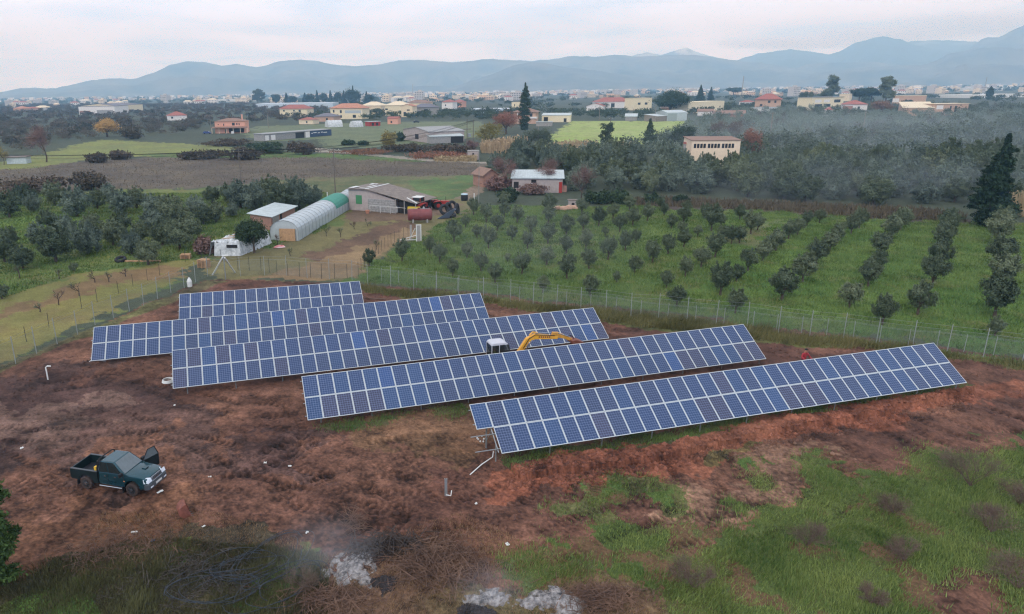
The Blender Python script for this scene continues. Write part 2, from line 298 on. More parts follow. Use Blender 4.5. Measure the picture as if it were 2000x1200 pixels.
def ground_fields(x, y):
    px0, py0 = topx(x, y)
    n = x.size
    colr = np.tile(np.array(s2l((60, 68, 54))), (n, 1)); grass = np.full(n, .25); lump = np.full(n, .15); site = pip(px0, py0, SITE)
    nb = fbm(x, y, 9, 5, 3); big = fbm(x, y, 60, 3, 9)
    far = np.clip((np.hypot(x, y) - 400) / 600, 0, 1)[:, None]
    c2 = np.array(s2l((78, 84, 66))); colr = colr * (1 - big[:, None]) + c2 * big[:, None]
    wx = fbm(x, y, 3.2, 4, 31) - .5; wy = fbm(x, y, 3.2, 4, 41) - .5; fx = fbm(x, y, .5, 2, 51) - .5; fy = fbm(x, y, .5, 2, 61) - .5
    d = np.hypot(x, y)
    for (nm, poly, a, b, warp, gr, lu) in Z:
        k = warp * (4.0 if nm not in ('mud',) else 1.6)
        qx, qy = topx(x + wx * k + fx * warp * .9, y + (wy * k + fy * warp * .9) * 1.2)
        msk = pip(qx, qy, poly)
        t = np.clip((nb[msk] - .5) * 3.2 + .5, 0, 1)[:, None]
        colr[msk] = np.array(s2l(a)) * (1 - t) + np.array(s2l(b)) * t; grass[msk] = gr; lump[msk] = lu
    # finer variation
    f1 = fbm(x, y, 1.1, 4, 71, .6); f2 = fbm(x, y, .28, 3, 81, .7); f3 = fbm(x, y, 4, 3, 91)
    mudm = (lump >= .3).astype(float) * site
    f4 = fbm(x, y, .13, 2, 87)
    v = 1 + (f1 - .5) * (.5 + mudm * 1.0) + (f2 - .5) * (.4 + mudm * .8) + (f4 - .5) * (.4 + mudm * .7) * np.clip((48 - d) / 12, 0, 1) + (f3 - .5) * (.25 + mudm * .5)
    v = 1 + (v - 1) * np.clip(1.2 - d / 700, .35, 1)
    # pale dried crusts and dark wet clods on the mud
    crust = np.clip((fbm(x * .5 + y * .2, y * 1.1, 1.6, 4, 101) - .58) * 6, 0, 1) * mudm
    wet = np.clip((fbm(x, y, 2.2, 4, 111) - .56) * 6, 0, 1) * mudm
    colr = colr * np.clip(v, .3, 2)[:, None]
    colr = colr * (1 + crust[:, None] * .45) * (1 - wet[:, None] * .2)
    # dry straw inside the grass and bare soil showing through
    gm = (grass > .45)
    pat = np.clip((fbm(x, y, 2.6, 4, 121) - .57) * 6, 0, 1) * gm
    colr = colr * (1 - pat[:, None] * .45) + np.array(s2l((116, 100, 68))) * pat[:, None] * .45
    near = site & (py0 > 930) & (px0 > 900)
    bare = (fbm(x, y, 1.5, 4, 131) > .585) & near & (grass > .5)
    colr[bare] = np.array(s2l((100, 78, 56))) * np.clip(v[bare], .5, 1.5)[:, None]; grass[bare] = .1
    sparse = (fbm(x, y, 1.8, 4, 141) > .61) & near & (grass < .2) & (px0 > 1050)
    colr[sparse] = np.array(s2l((88, 86, 54))) * np.clip(v[sparse], .5, 1.5)[:, None]; grass[sparse] = .75
    # tilled furrows (field rows) in the farm plots
    h = site_height(x, y, site, lump) * np.where(site, 1, .35)
    ber = pip(*topx(x + wx * 1.2, y + wy * 1.2), [(1000, 912), (1150, 892), (1500, 833), (1750, 790), (1900, 760), (1900, 772), (1750, 806), (1500, 852), (1180, 915), (1020, 935)])
    h = h + ber * (.18 + .5 * f1) * .8
    for (pl, gauge, per) in TR:
        P = [G(*p) for p in pl]; P = [(p.x, p.y) for p in P]
        Q = []  # smooth the polyline
        for i in range(len(P) - 1):
            p0 = P[max(i - 1, 0)]; p1 = P[i]; p2 = P[i + 1]; p3 = P[min(i + 2, len(P) - 1)]
            for s in range(8):
                t = s / 8; Q.append(tuple(.5 * (2 * p1[k] + (p2[k] - p0[k]) * t + (2 * p0[k] - 5 * p1[k] + 4 * p2[k] - p3[k]) * t * t + (3 * p1[k] - p0[k] - 3 * p2[k] + p3[k]) * t ** 3) for k in (0, 1)))
        Q.append(P[-1]); Q = np.array(Q)
        sel = np.where((x > Q[:, 0].min() - 2) & (x < Q[:, 0].max() + 2) & (y > Q[:, 1].min() - 2) & (y < Q[:, 1].max() + 2) & site)[0]
        if not len(sel): continue
        xs, ys = x[sel], y[sel]; best = np.full(len(sel), 9.); arc = np.zeros(len(sel)); acc = 0
        for i in range(len(Q) - 1):
            a = Q[i]; e = Q[i + 1] - a; l = math.hypot(*e); u = e / l
            t = (xs - a[0]) * u[0] + (ys - a[1]) * u[1]; sd = -(xs - a[0]) * u[1] + (ys - a[1]) * u[0]
            ok = (t > -.15) & (t < l + .15) & (np.abs(sd) < np.abs(best)); best[ok] = sd[ok]; arc[ok] = acc + t[ok]; acc += l
        off = np.abs(np.abs(best) - gauge / 2 + (f2[sel] - .5) * .1); intr = np.clip((.30 - off) / .06, 0, 1) * np.clip((fbm(xs, ys, 2, 2, 151) - .3) * 4, 0, 1)
        tread = (np.sin(arc / per * 2 * math.pi) > 0).astype(float)
        h[sel] -= intr * (.05 + .03 * tread)
        colr[sel] *= (1 - intr * (.40 * tread + .04))[:, None]; grass[sel] *= 1 - intr * .8
    h[~site] += 0
    h = h * np.clip(1.5 - d / 250, 0.0, 1)
    return colr, grass, h
def build_ground():
    dep = np.concatenate([np.linspace(R(42), R(7), 520), R(7) - (np.linspace(0, 1, 170)[1:] ** .9) * (R(7) - R(.17))])
    rr = CAMH / np.tan(dep); rr = np.concatenate([[0.01, 8, 15, 19], rr, [9000, 14000]])
    a = np.concatenate([np.linspace(R(-180), R(-40), 24)[:-1], np.linspace(R(-40), R(50), 980), np.linspace(R(50), R(180), 24)[1:-1]])
    A, RR = np.meshgrid(a, rr); x = (RR * np.sin(A)).ravel(); y = (RR * np.cos(A)).ravel()
    colr, grass, h = ground_fields(x, y)
    na = len(a); nr = len(rr); i = np.arange(nr - 1)[:, None] * na; j = np.arange(na)[None, :]; j2 = (j + 1) % na
    F = np.stack([i + j, i + na + j, i + na + j2, i + j2], -1).reshape(-1, 4)[:, ::-1]
    g = bpy.data.materials.new('ground soil and grass'); g.use_nodes = True; t = g.node_tree; b = t.nodes['Principled BSDF']
    at = N('ShaderNodeAttribute', t, attribute_name='Col'); tcn = N('ShaderNodeTexCoord', t)
    n1 = N('ShaderNodeTexNoise', t); n1.inputs['Scale'].default_value = 7; n1.inputs['Detail'].default_value = 6; n1.inputs['Roughness'].default_value = .7; L(tcn.outputs['Object'], n1.inputs['Vector'], t)
    mr = N('ShaderNodeMapRange', t); mr.inputs[1].default_value = .3; mr.inputs[2].default_value = .7; mr.inputs[3].default_value = .6; mr.inputs[4].default_value = 1.4; L(n1.outputs['Fac'], mr.inputs[0], t)
    mm = N('ShaderNodeVectorMath', t, operation='SCALE'); L(at.outputs['Color'], mm.inputs[0], t); L(mr.outputs[0], mm.inputs['Scale'], t); L(mm.outputs[0], b.inputs['Base Color'], t)
    bp = N('ShaderNodeBump', t); bp.inputs['Strength'].default_value = .7; bp.inputs['Distance'].default_value = .06; L(n1.outputs['Fac'], bp.inputs['Height'], t); L(bp.outputs[0], b.inputs['Normal'], t)
    b.inputs['Roughness'].default_value = .9; b.inputs['Specular IOR Level'].default_value = .2
    me = np_mesh(np.stack([x, y, h], 1), F, g, colors=colr, smooth=True)
    tag(link('ground', me), 'muddy brown building plot, green orchards and fields reaching to the hills', None, None, 'structure')
build_ground()

def hgt(x, y):
    return float(ground_fields(np.array([x]), np.array([y]))[2][0])
# ------------------------------------------------------------------ solar arrays
ALU = mat('anodised aluminium', (188, 194, 194), .4, .0, spec=.6)
GALV = mat('galvanised steel', (150, 155, 155), .45, .5, var=.15, vs=6)
GALVD = mat('dull galvanised post', (128, 132, 128), .6, .2, var=.2, vs=4)
PVC = mat('white plastic pipe', (212, 212, 206), .5)
BLACK = mat('black rubber', (24, 24, 25), .7)
def pv_mat(name, c):
    m = bpy.data.materials.new(name); m.use_nodes = True; t = m.node_tree; b = t.nodes['Principled BSDF']
    uv = N('ShaderNodeUVMap', t); sp = N('ShaderNodeSeparateXYZ', t); L(uv.outputs[0], sp.inputs[0], t)
    def line(sock, k, w):
        mu = N('ShaderNodeMath', t, operation='MULTIPLY'); L(sock, mu.inputs[0], t); mu.inputs[1].default_value = k
        pp = N('ShaderNodeMath', t, operation='PINGPONG'); L(mu.outputs[0], pp.inputs[0], t); pp.inputs[1].default_value = .5
        lt = N('ShaderNodeMath', t, operation='LESS_THAN'); L(pp.outputs[0], lt.inputs[0], t); lt.inputs[1].default_value = w; return lt.outputs[0]
    a = line(sp.outputs[0], 6, .055); c_ = line(sp.outputs[1], 10, .055)
    mxx = N('ShaderNodeMath', t, operation='MAXIMUM'); L(a, mxx.inputs[0], t); L(c_, mxx.inputs[1], t)
    bus = line(sp.outputs[0], 18, .05); bm_ = N('ShaderNodeMath', t, operation='MULTIPLY'); L(bus, bm_.inputs[0], t); bm_.inputs[1].default_value = .35
    m2 = N('ShaderNodeMath', t, operation='MAXIMUM'); L(mxx.outputs[0], m2.inputs[0], t); L(bm_.outputs[0], m2.inputs[1], t)
    co = N('ShaderNodeTexCoord', t); nn = N('ShaderNodeTexVoronoi', t); nn.inputs['Scale'].default_value = 30; L(co.outputs['Object'], nn.inputs['Vector'], t)
    hs = N('ShaderNodeHueSaturation', t); hs.inputs['Color'].default_value = (*s2l(c), 1)
    oi = N('ShaderNodeObjectInfo', t); mr = N('ShaderNodeMapRange', t); mr.inputs[3].default_value = .9; mr.inputs[4].default_value = 1.1; L(oi.outputs['Random'], mr.inputs[0], t)
    mr2 = N('ShaderNodeMapRange', t); mr2.inputs[3].default_value = .75; mr2.inputs[4].default_value = 1.25; L(nn.outputs['Color'], mr2.inputs[0], t)
    mu = N('ShaderNodeMath', t, operation='MULTIPLY'); L(mr.outputs[0], mu.inputs[0], t); L(mr2.outputs[0], mu.inputs[1], t); L(mu.outputs[0], hs.inputs['Value'], t)
    mix = N('ShaderNodeMix', t, data_type='RGBA'); L(m2.outputs[0], mix.inputs[0], t); L(hs.outputs[0], mix.inputs[6], t); mix.inputs[7].default_value = (*s2l((112, 124, 156)), 1)
    L(mix.outputs[2], b.inputs['Base Color'], t); b.inputs['Roughness'].default_value = .22; b.inputs['Specular IOR Level'].default_value = .3
    return m
PVM = [pv_mat('blue solar cells', (42, 62, 94)), pv_mat('slate blue solar cells', (48, 62, 88)), pv_mat('violet brown solar cells', (58, 60, 80)), pv_mat('bright blue solar cells', (42, 74, 120)), pv_mat('mid blue solar cells', (42, 68, 102))]
def panel_mesh(k):
    mb = MB(); w0, w1, l0, l1, fw = .008, 1.002, -ML, 0.0, .036
    mb.box(w0, w1, l0, l0 + fw, -.04, 0, 1); mb.box(w0, w1, l1 - fw, l1, -.04, 0, 1)
    mb.box(w0, w0 + fw, l0 + fw, l1 - fw, -.04, 0, 1); mb.box(w1 - fw, w1, l0 + fw, l1 - fw, -.04, 0, 1)
    mb.add([(w0 + fw, l0 + fw, -.006), (w1 - fw, l0 + fw, -.006), (w1 - fw, l1 - fw, -.006), (w0 + fw, l1 - fw, -.006)], [(0, 1, 2, 3)], 0)
    mb.add([(w0 + fw, l0 + fw, -.03), (w1 - fw, l0 + fw, -.03), (w1 - fw, l1 - fw, -.03), (w0 + fw, l1 - fw, -.03)], [(3, 2, 1, 0)], 1)
    me = mb.mesh([PVM[k], ALU]); uv = me.uv_layers.new(name='UVMap')
    for p in me.polygons:
        if p.material_index == 0:
            for li, c in zip(p.loop_indices, ((0, 0), (1, 0), (1, 1), (0, 1))): uv.data[li].uv = c
    return me
PANEL = [panel_mesh(i) for i in range(5)]
SPEC = {(1, 0): {2: 4, 4: 4, 5: 3, 3: 0, 14: 4, 0: 0, 31: 0, 32: 0}, (1, 1): {0: 4, 1: 2, 2: 2, 3: 2, 4: 2, 26: 3, 27: 2, 28: 2, 22: 4, 32: 2, 33: 2, 31: 4, 30: 4},
        (2, 0): {2: 4, 1: 2, 3: 2, 13: 3, 5: 2, 15: 2, 16: 1, 22: 4}, (2, 1): {32: 3, 33: 2, 24: 2, 25: 2, 2: 4, 31: 4},
        (3, 0): {14: 3, 15: 4, 16: 2, 28: 3, 11: 4, 8: 2}, (3, 1): {17: 2, 8: 4, 32: 4, 2: 4}, (0, 0): {0: 4, 2: 4, 9: 4, 23: 1, 24: 4}, (0, 1): {4: 4, 7: 2, 8: 1, 14: 2, 15: 2, 20: 2, 21: 2, 19: 4, 5: 0}, (4, 1): {10: 4}}
LAB = ['long solar array in the nearest row, bare rack at its left end',
       'long tilted solar array in the second row, right in front of the yellow digger',
       'long solar array in the third row, white coil at its lower left corner',
       'long tilted solar array in the fourth row, its left end reaching farthest left',
       'short solar array at the back, half as long as the other rows']
rnd = random.Random(3)
ARRAYS = []
for ri, (x0, y0, zt, sl, az, tilt, nc) in enumerate(ROWS):
    t = R(tilt); root = thing('solar_array', LAB[ri], 'solar panels', (x0, y0, 0), R(az), 'solar arrays on the muddy plot'); ARRAYS.append(root)
    ss = math.sin(R(sl)); ct, st = math.cos(t), math.sin(t)
    for r in (0, 1):
        for c in range(nc):
            if ri == 0 and r == 1 and c == 0: continue
            k = SPEC.get((ri, r), {}).get(c)
            if k is None: k = rnd.choices([0, 1, 2, 4], [6, 4, .5, 1.0])[0]
            s = r * (ML + .022)
            link('solar_panel', PANEL[k], root, (c * MW, -s * ct, zt + c * MW * ss - s * st), (t + rnd.uniform(-.004, .004), -R(sl), 0))
    LX = nc * MW
    for s in (.35, 1.3, 2.05, 3.0):        # purlins
        a0 = -.12 if ri or s < 1.8 else -.45
        mb = MB(); mb.tube([(a0, -s * ct + .07 * st, zt - s * st - .07 * ct + a0 * ss), (LX + .1, -s * ct + .07 * st, zt - s * st - .07 * ct + LX * ss)], .03, 4); mb.build('rail', GALV, root)
    nf = 3.34; k = 0; x = .9
    while x < LX:
        zz = zt + x * ss
        P = lambda s, q=.13: (x, -s * ct + q * st, zz - s * st - q * ct)
        MB().tube([P(.15), P(3.2)], .035, 4).build('rafter', GALV, root)
        a = P(2.7, .16); b = P(.75, .16)
        MB().tube([(x, a[1], -.3), a], .04, 6).build('post', GALVD, root)
        MB().tube([(x, b[1], -.3), b], .045, 6).build('post', GALVD, root)
        MB().tube([(x, b[1], .45), P(1.75, .16)], .022, 5).build('brace', GALV, root)
        x += nf
# conduit and open end of the nearest row
p1, p2 = G(918, 930), G(962, 893, .15)
tag(MB().tube([p1 + Vector((0, 0, .08)), (p1 + p2) / 2 + Vector((0, 0, .12)), p2, p2 + Vector((.05, .05, .35))], .03, 8).build('pipe', PVC), 'thin white pipe lying in the red trench at the bare end of the nearest array', 'pipe')
# ------------------------------------------------------------------ vegetation
OLIVE = leafmat('olive leaves', (86, 98, 72), (112, 122, 94), ov=.3)
OLIVE2 = leafmat('dark olive leaves', (76, 90, 66), (102, 112, 86), ov=.3)
GREYOL = leafmat('grey olive leaves', (90, 104, 90), (118, 130, 112))
DKGREEN = leafmat('dark evergreen leaves', (42, 60, 40), (66, 84, 56))
FIR = leafmat('fir needles', (34, 54, 40), (54, 76, 52), ov=.1)
LIME = leafmat('juniper needles', (48, 70, 36), (84, 106, 50), ov=.1)
YEL = leafmat('yellow autumn leaves', (168, 140, 84), (190, 160, 96))
OCHRE = leafmat('ochre leaves', (120, 114, 66), (150, 138, 74))
RUST = leafmat('rusty autumn leaves', (122, 88, 68), (146, 104, 78))
BRAM = leafmat('brown bramble', (74, 66, 56), (98, 86, 70))
TWIG = leafmat('bare pinkish twigs', (112, 88, 82), (136, 108, 98), ov=.1)
DEADT = leafmat('dead brown twigs', (96, 80, 70), (122, 102, 88), ov=.1)
REED = leafmat('dry reeds', (158, 138, 108), (184, 162, 126), ov=.1)
BARK = mat('grey brown bark', (78, 66, 56), .9, var=.3, vs=3)
BARKP = mat('pale bark', (132, 122, 110), .9, var=.25, vs=3)

def cards(P, size, rs, Nrm=None, asp=1.5, bias=.6):
    """one small leaf-shaped quad per point"""
    n = len(P); a = rs.normal(size=(n, 3))
    if Nrm is not None: a = a * (1 - bias) + Nrm * bias * 1.6
    a /= np.linalg.norm(a, axis=1)[:, None] + 1e-9
    b = rs.normal(size=(n, 3)); b -= (b * a).sum(1)[:, None] * a; b /= np.linalg.norm(b, axis=1)[:, None] + 1e-9
    c = np.cross(a, b); s = (size * rs.uniform(.6, 1.4, n))[:, None] if np.isscalar(size) else (size * rs.uniform(.7, 1.3, n))[:, None]
    V = np.stack([P - b * s * asp * .5, P + c * s * .5, P + b * s * asp * .5, P - c * s * .5], 1).reshape(-1, 3)
    return V, np.arange(4 * n).reshape(-1, 4)
def crown_pts(rs, blobs, per, spread=.3, lump=1.0):
    """blobs: (cx,cy,cz,rx,ry,rz,nclumps); returns points and outward normals"""
    PP = []; NN = []
    for (cx, cy, cz, rx, ry, rz, k) in blobs:
        d = rs.normal(size=(k, 3)); d /= np.linalg.norm(d, axis=1)[:, None]
        rad = rs.uniform(.45, 1.0, k) ** .6
        c = d * rad[:, None] * np.array([rx, ry, rz]) + np.array([cx, cy, cz])
        pts = np.repeat(c, per, 0) + rs.normal(size=(k * per, 3)) * spread * np.array([rx, ry, rz]) * np.repeat(rs.uniform(.5, 1.25, k), per)[:, None]
        PP.append(pts); q = (pts - np.array([cx, cy, cz])) / np.array([rx, ry, rz]); NN.append(q / (np.linalg.norm(q, axis=1)[:, None] + 1e-6))
    return np.concatenate(PP), np.concatenate(NN)
def trunk_mb(rs, h, r, limbs, reach, top, lean=.1):
    mb = MB(); l = rs.uniform(-lean, lean, 2)
    mb.tube([(0, 0, -.15), (l[0] * .3, l[1] * .3, h * .5), (l[0], l[1], h)], [r * 1.25, r, r * .85], 7)
    for i in range(limbs):
        a = 2 * math.pi * (i + rs.uniform(-.2, .2)) / max(limbs, 1); q = rs.uniform(.7, 1.1)
        e = np.array([math.cos(a) * reach * q, math.sin(a) * reach * q, top * rs.uniform(.8, 1)])
        m = np.array([l[0] + e[0] * .45, l[1] + e[1] * .45, h + (e[2] - h) * .45])
        mb.tube([(l[0], l[1], h * .92), m, e], [r * .7, r * .45, r * .15], 5)
    return mb
def tree_proto(name, label, cat, seed, blobs, per, leaf, lm, th, tr, limbs, reach, top, group=None, spread=.3, asp=1.5, bias=.5, bark=BARK):
    rs = np.random.default_rng(seed); root = thing(name, label, cat, (0, 0, -500), 0, group)
    P, Nn = crown_pts(rs, blobs, per, spread); zmin = .04 * th
    P[:, 2] = np.maximum(P[:, 2], zmin + rs.uniform(0, .1, len(P)))
    V, F = cards(P, leaf, rs, Nn, asp, bias); link('crown', np_mesh(V, F, lm), root)
    trunk_mb(rs, th, tr, limbs, reach, top).build('trunk', bark, root)
    return root
used = set()
def put(protos, i, loc, rz, label, group, sc=1.0, seen=[0]):
    p = protos[i]
    if p.name not in used:
        used.add(p.name); p.location = loc; p.rotation_euler = (0, 0, rz); p.scale = sc if hasattr(sc, '__len__') else (sc,) * 3; p['label'] = label
        if group: p['group'] = group
        return p
    o = dup(p, loc, rz, label, group, sc)
    return o
def olive_blobs(R_, z, rs, k=4):
    B = [(0, 0, z, R_ * .74, R_ * .74, R_ * .8, 24), (0, 0, z - R_ * .5, R_ * .5, R_ * .5, R_ * .35, 8)] + [(rs.uniform(-.5, .5) * R_, rs.uniform(-.5, .5) * R_, z + R_ * rs.uniform(.5, .85), R_ * .16, R_ * .16, R_ * .32, 3) for _ in range(7)]
    for i in range(k):
        a = 2 * math.pi * i / k + rs.uniform(-.4, .4); B.append((math.cos(a) * R_ * .5, math.sin(a) * R_ * .5, z + rs.uniform(-.25, .35) * R_, R_ * .5, R_ * .5, R_ * .5, 12))
    return B
OL = []
for i in range(8):
    rs = np.random.default_rng(100 + i)
    OL.append(tree_proto('olive_tree', '-', 'olive tree', 200 + i, olive_blobs(1.12 + .05 * (i % 3), 1.55 + .1 * (i % 3), rs, 3 + i % 3), 66, .088, OLIVE2 if i % 2 else OLIVE, .6, .10, 4, .5, 1.7, spread=.2))
BO = []
for i in range(5):
    rs = np.random.default_rng(140 + i); k = 5 + i % 2
    BO.append(tree_proto('olive_tree', '-', 'olive tree', 240 + i, olive_blobs(2.75, 2.75 + .2 * (i % 3), rs, k), 90, .16, [GREYOL, OLIVE2, OLIVE, GREYOL, OLIVE2][i], 1.5, .22, 5, 1.5, 3.2, spread=.17))
def ordn(n):
    w = ['first', 'second', 'third', 'fourth', 'fifth', 'sixth', 'seventh', 'eighth', 'ninth', 'tenth', 'eleventh', 'twelfth', 'thirteenth', 'fourteenth', 'fifteenth', 'sixteenth', 'seventeenth', 'eighteenth', 'nineteenth', 'twentieth']
    return w[n - 1] if n <= 20 else ('twenty-' + w[n - 21] if n < 30 else 'thirty-' + w[n - 31] if n < 40 else str(n) + 'th')
# orchard on the right: trunk feet read off the photo (x, y, crown width px)
ORCH = [(1019, 536, 34), (1030, 486, 26), (1067, 519, 32), (1070, 476, 32), (1106, 496, 28), (1107, 546, 36), (1060, 572, 26), (1150, 526, 32), (1144, 485, 30), (1153, 580, 32), (1204, 552, 15), (1187, 508, 33), (1221, 490, 28), (1242, 475, 20),
 (1240, 535, 26), (1274, 514, 34), (1305, 498, 32), (1301, 564, 25), (1321, 600, 30), (1335, 483, 26), (1338, 541, 28), (1369, 522, 32), (1396, 504, 37), (1406, 578, 48), (1428, 477, 24), (1444, 475, 28), (1438, 551, 28), (1461, 530, 34), (1489, 511, 28), (1466, 457, 30), (1436, 612, 38),
 (1010, 436, 28), (1037, 455, 28), (1072, 415, 28), (1072, 437, 27), (1106, 460, 30), (1139, 449, 26), (1136, 420, 22), (1169, 442, 27), (1197, 429, 22), (1236, 442, 28), (1210, 454, 24), (1264, 432, 24), (1229, 412, 24), (1297, 422, 20), (1335, 435, 25), (1311, 447, 24),
 (1389, 452, 34), (1408, 444, 18), (1445, 430, 22), (1479, 450, 24), (1362, 464, 16), (1182, 462, 14),
 (909, 447, 18), (925, 420, 24), (950, 435, 28), (971, 452, 26), (887, 475, 31), (932, 466, 22), (954, 486, 29), (840, 495, 24), (985, 425, 22), (785, 512, 31), (721, 521, 26), (859, 515, 26), (912, 504, 24), (884, 540, 25), (939, 530, 27), (967, 553, 28), (991, 512, 14), (1000, 470, 22),
 (1527, 587, 56), (1567, 552, 42), (1580, 522, 27), (1594, 518, 36), (1620, 490, 32), (1635, 475, 28), (1500, 500, 26), (1515, 490, 36), (1540, 467, 30), (1557, 460, 26), (1575, 442, 22), (1662, 457, 30), (1678, 446, 26), (1659, 601, 45), (1695, 562, 40), (1710, 537, 36), (1717, 500, 38), (1740, 468, 40), (1757, 450, 34), (1768, 440, 28),
 (1792, 615, 50), (1820, 562, 44), (1832, 522, 44), (1840, 485, 40), (1850, 458, 36), (1856, 442, 30), (1942, 622, 62), (1955, 560, 52), (1950, 522, 46), (1947, 480, 44), (1955, 456, 40), (1722, 635, 42), (1942, 657, 28), (2045, 600, 55), (2060, 540, 50), (2050, 500, 44),
 (985, 405, 22), (1330, 455, 20), (1412, 470, 26), (1290, 408, 20), (1376, 428, 22), (1600, 436, 20), (1340, 420, 20)]
_dr = (G(1740, 468) - G(1659, 601)); _dr = Vector((_dr.x, _dr.y)).normalized(); _pp = Vector((_dr.y, -_dr.x))
rr_ = random.Random(11); rowsd = {}
for t in ORCH:
    g = G(t[0], t[1]); rowsd.setdefault(round(-(g.x * _pp.x + g.y * _pp.y) / 3.9), []).append((g.x * _dr.x + g.y * _dr.y, t))
for ri, key in enumerate(sorted(rowsd)):
    for ti, (_, t) in enumerate(sorted(rowsd[key])):
        g = G(t[0], t[1]); D = dz(g); w = t[2] / FPX * D
        size = 'tiny' if w < 1.5 else 'small' if w < 2.1 else 'round' if w < 2.7 else 'large round'
        lab = size + ' olive tree, ' + ordn(ti + 1) + ' from the fence in the ' + ordn(ri + 1) + ' orchard row from the right'
        s = w / 2.12; put(OL, rr_.randrange(8), (g.x, g.y, 0), rr_.uniform(0, 6.28), lab, 'olive trees planted in orchard rows', (s, s, s * rr_.uniform(.95, 1.12)))
# left grove, larger trees
LG = [(19, 425, 60), (49, 402, 50), (66, 414, 44), (107, 402, 56), (151, 424, 70), (191, 409, 46), (215, 398, 46), (238, 420, 60), (268, 408, 50), (330, 436, 66), (348, 446, 56), (385, 425, 50), (422, 436, 50), (455, 424, 34), (470, 408, 66), (500, 412, 62), (222, 480, 60), (258, 497, 56), (172, 497, 74), (110, 512, 84), (46, 527, 56), (10, 512, 60), (290, 517, 58), (352, 488, 72), (318, 480, 60), (130, 468, 56), (96, 452, 48), (182, 462, 54), (238, 466, 60),
      (300, 456, 60), (275, 474, 50), (350, 460, 60), (548, 418, 66), (585, 412, 70), (530, 400, 66), (612, 404, 50), (372, 470, 56), (398, 440, 46), (300, 420, 50), (20, 480, 44), (145, 532, 22), (4, 584, 34), (-40, 460, 60), (-50, 540, 60), (575, 395, 60), (450, 400, 50), (505, 395, 50), (415, 398, 40), (75, 478, 50)]
LG.sort(key=lambda t: t[1]); bands = [LG[i::1] for i in range(1)]
nb_ = 5; per_ = math.ceil(len(LG) / nb_); bn = ['rearmost', 'second rearmost', 'middle', 'second nearest', 'nearest']
for b in range(nb_):
    for ti, t in enumerate(sorted(LG[b * per_:(b + 1) * per_])):
        g = G(t[0], t[1]); D = dz(g); w = t[2] / FPX * D; s = w / 6.2
        put(BO, rr_.randrange(5), (g.x, g.y, 0), rr_.uniform(0, 6.28), 'bushy olive tree, ' + ordn(ti + 1) + ' from the left in the ' + bn[b] + ' band of the left grove', 'olive trees of the left grove', (s, s, s * .95))
# olive woods beyond the orchard
WOOD = [(955, 345), (1010, 318), (1180, 300), (1270, 292), (1345, 250), (1420, 222), (1560, 214), (1700, 210), (1850, 215), (2060, 205), (2500, 230), (2500, 445), (1990, 430), (1880, 405), (1600, 398), (1300, 378), (1180, 380), (1110, 372), (1110, 345), (1000, 332)]
GAPS = [[(1205, 332), (1275, 325), (1290, 355), (1215, 365)], [(1500, 300), (1700, 300), (1960, 306), (1960, 316), (1700, 310), (1560, 308), (1500, 308)], [(1735, 322), (1860, 318), (1880, 330), (1760, 338)], [(1340, 283), (1450, 283), (1448, 332), (1342, 332)]]
pts = []
rw = np.random.default_rng(5); tries = 0; cell = {}
wp = [G(*p) for p in [(940, 380), (2500, 445), (2500, 222), (1340, 236)]]
xs = [p.x for p in wp]; ys = [p.y for p in wp]
cx_ = rw.uniform(-10, 520, 60000); cy_ = rw.uniform(100, 700, 60000); qx, qy = topx(cx_, cy_); ok = pip(qx, qy, WOOD)
for g_ in GAPS: ok &= ~pip(qx, qy, g_)
for x, y in zip(cx_[ok], cy_[ok]):
    d = math.hypot(x, y); mind = (4.7 + max(0, d - 200) * .006) * (.85 + .5 * abs(math.sin(x * .7 + y * 1.3))); k = (int(x // 6), int(y // 6)); bad = False
    for i in (-1, 0, 1):
        for j in (-1, 0, 1):
            for (a, b) in cell.get((k[0] + i, k[1] + j), ()):
                if (a - x) ** 2 + (b - y) ** 2 < mind * mind: bad = True
    if not bad: cell.setdefault(k, []).append((x, y)); pts.append((d, x, y))
pts.sort(); NEARW = 135
def inframe(x, y): 
    a, b = topx(np.array([x]), np.array([y])); return -30 < a[0] < 2030
vis = [p for p in pts if inframe(p[1], p[2])]; nearw = vis[:NEARW]; nearset = set((p[1], p[2]) for p in nearw)
for (d, x, y) in nearw:
    s = rr_.uniform(.75, 1.2) * (1.0 + .1 * (d > 180)); put(BO, rr_.choice([0, 0, 3, 3, 2, 2, 1]), (x, y, -.55), rr_.uniform(0, 6.28), 'grey green olive tree crowded in the wood behind the orchard', 'olive trees crowding the wood behind the orchard', (s, s, s * rr_.uniform(.9, 1.25)))
# merged foliage of masses too many to count
def foliage_mass(name, label, trees, lm, per=220, leaf=.45, seed=1, cat='trees', squash=.75, spread=.22, nb=14):
    rs = np.random.default_rng(seed); VV = []; FF = []; off = 0
    for (x, y, r, h) in trees:
        n = nb; d = rs.normal(size=(n, 3)); d /= np.linalg.norm(d, axis=1)[:, None]; c = d * rs.uniform(.4, .9, n)[:, None] * np.array([r, r, h * .5 * squash]) + np.array([x, y, h * .5 + .1 * h])
        P = np.repeat(c, per // n, 0) + rs.normal(size=((per // n) * n, 3)) * np.array([r, r, h * .5]) * spread; P[:, 2] = np.maximum(P[:, 2], .1)
        V, F = cards(P, np.full(len(P), leaf * r / 2.6), rs, None, 1.4); VV.append(V); FF.append(F + off); off += len(V)
    return tag(link(name, np_mesh(np.concatenate(VV), np.concatenate(FF), lm)), label, cat, None, 'stuff')
_k = fbm(np.array([p[1] for p in pts]), np.array([p[2] for p in pts]), 55, 3, 77)
farw = [[], [], []]
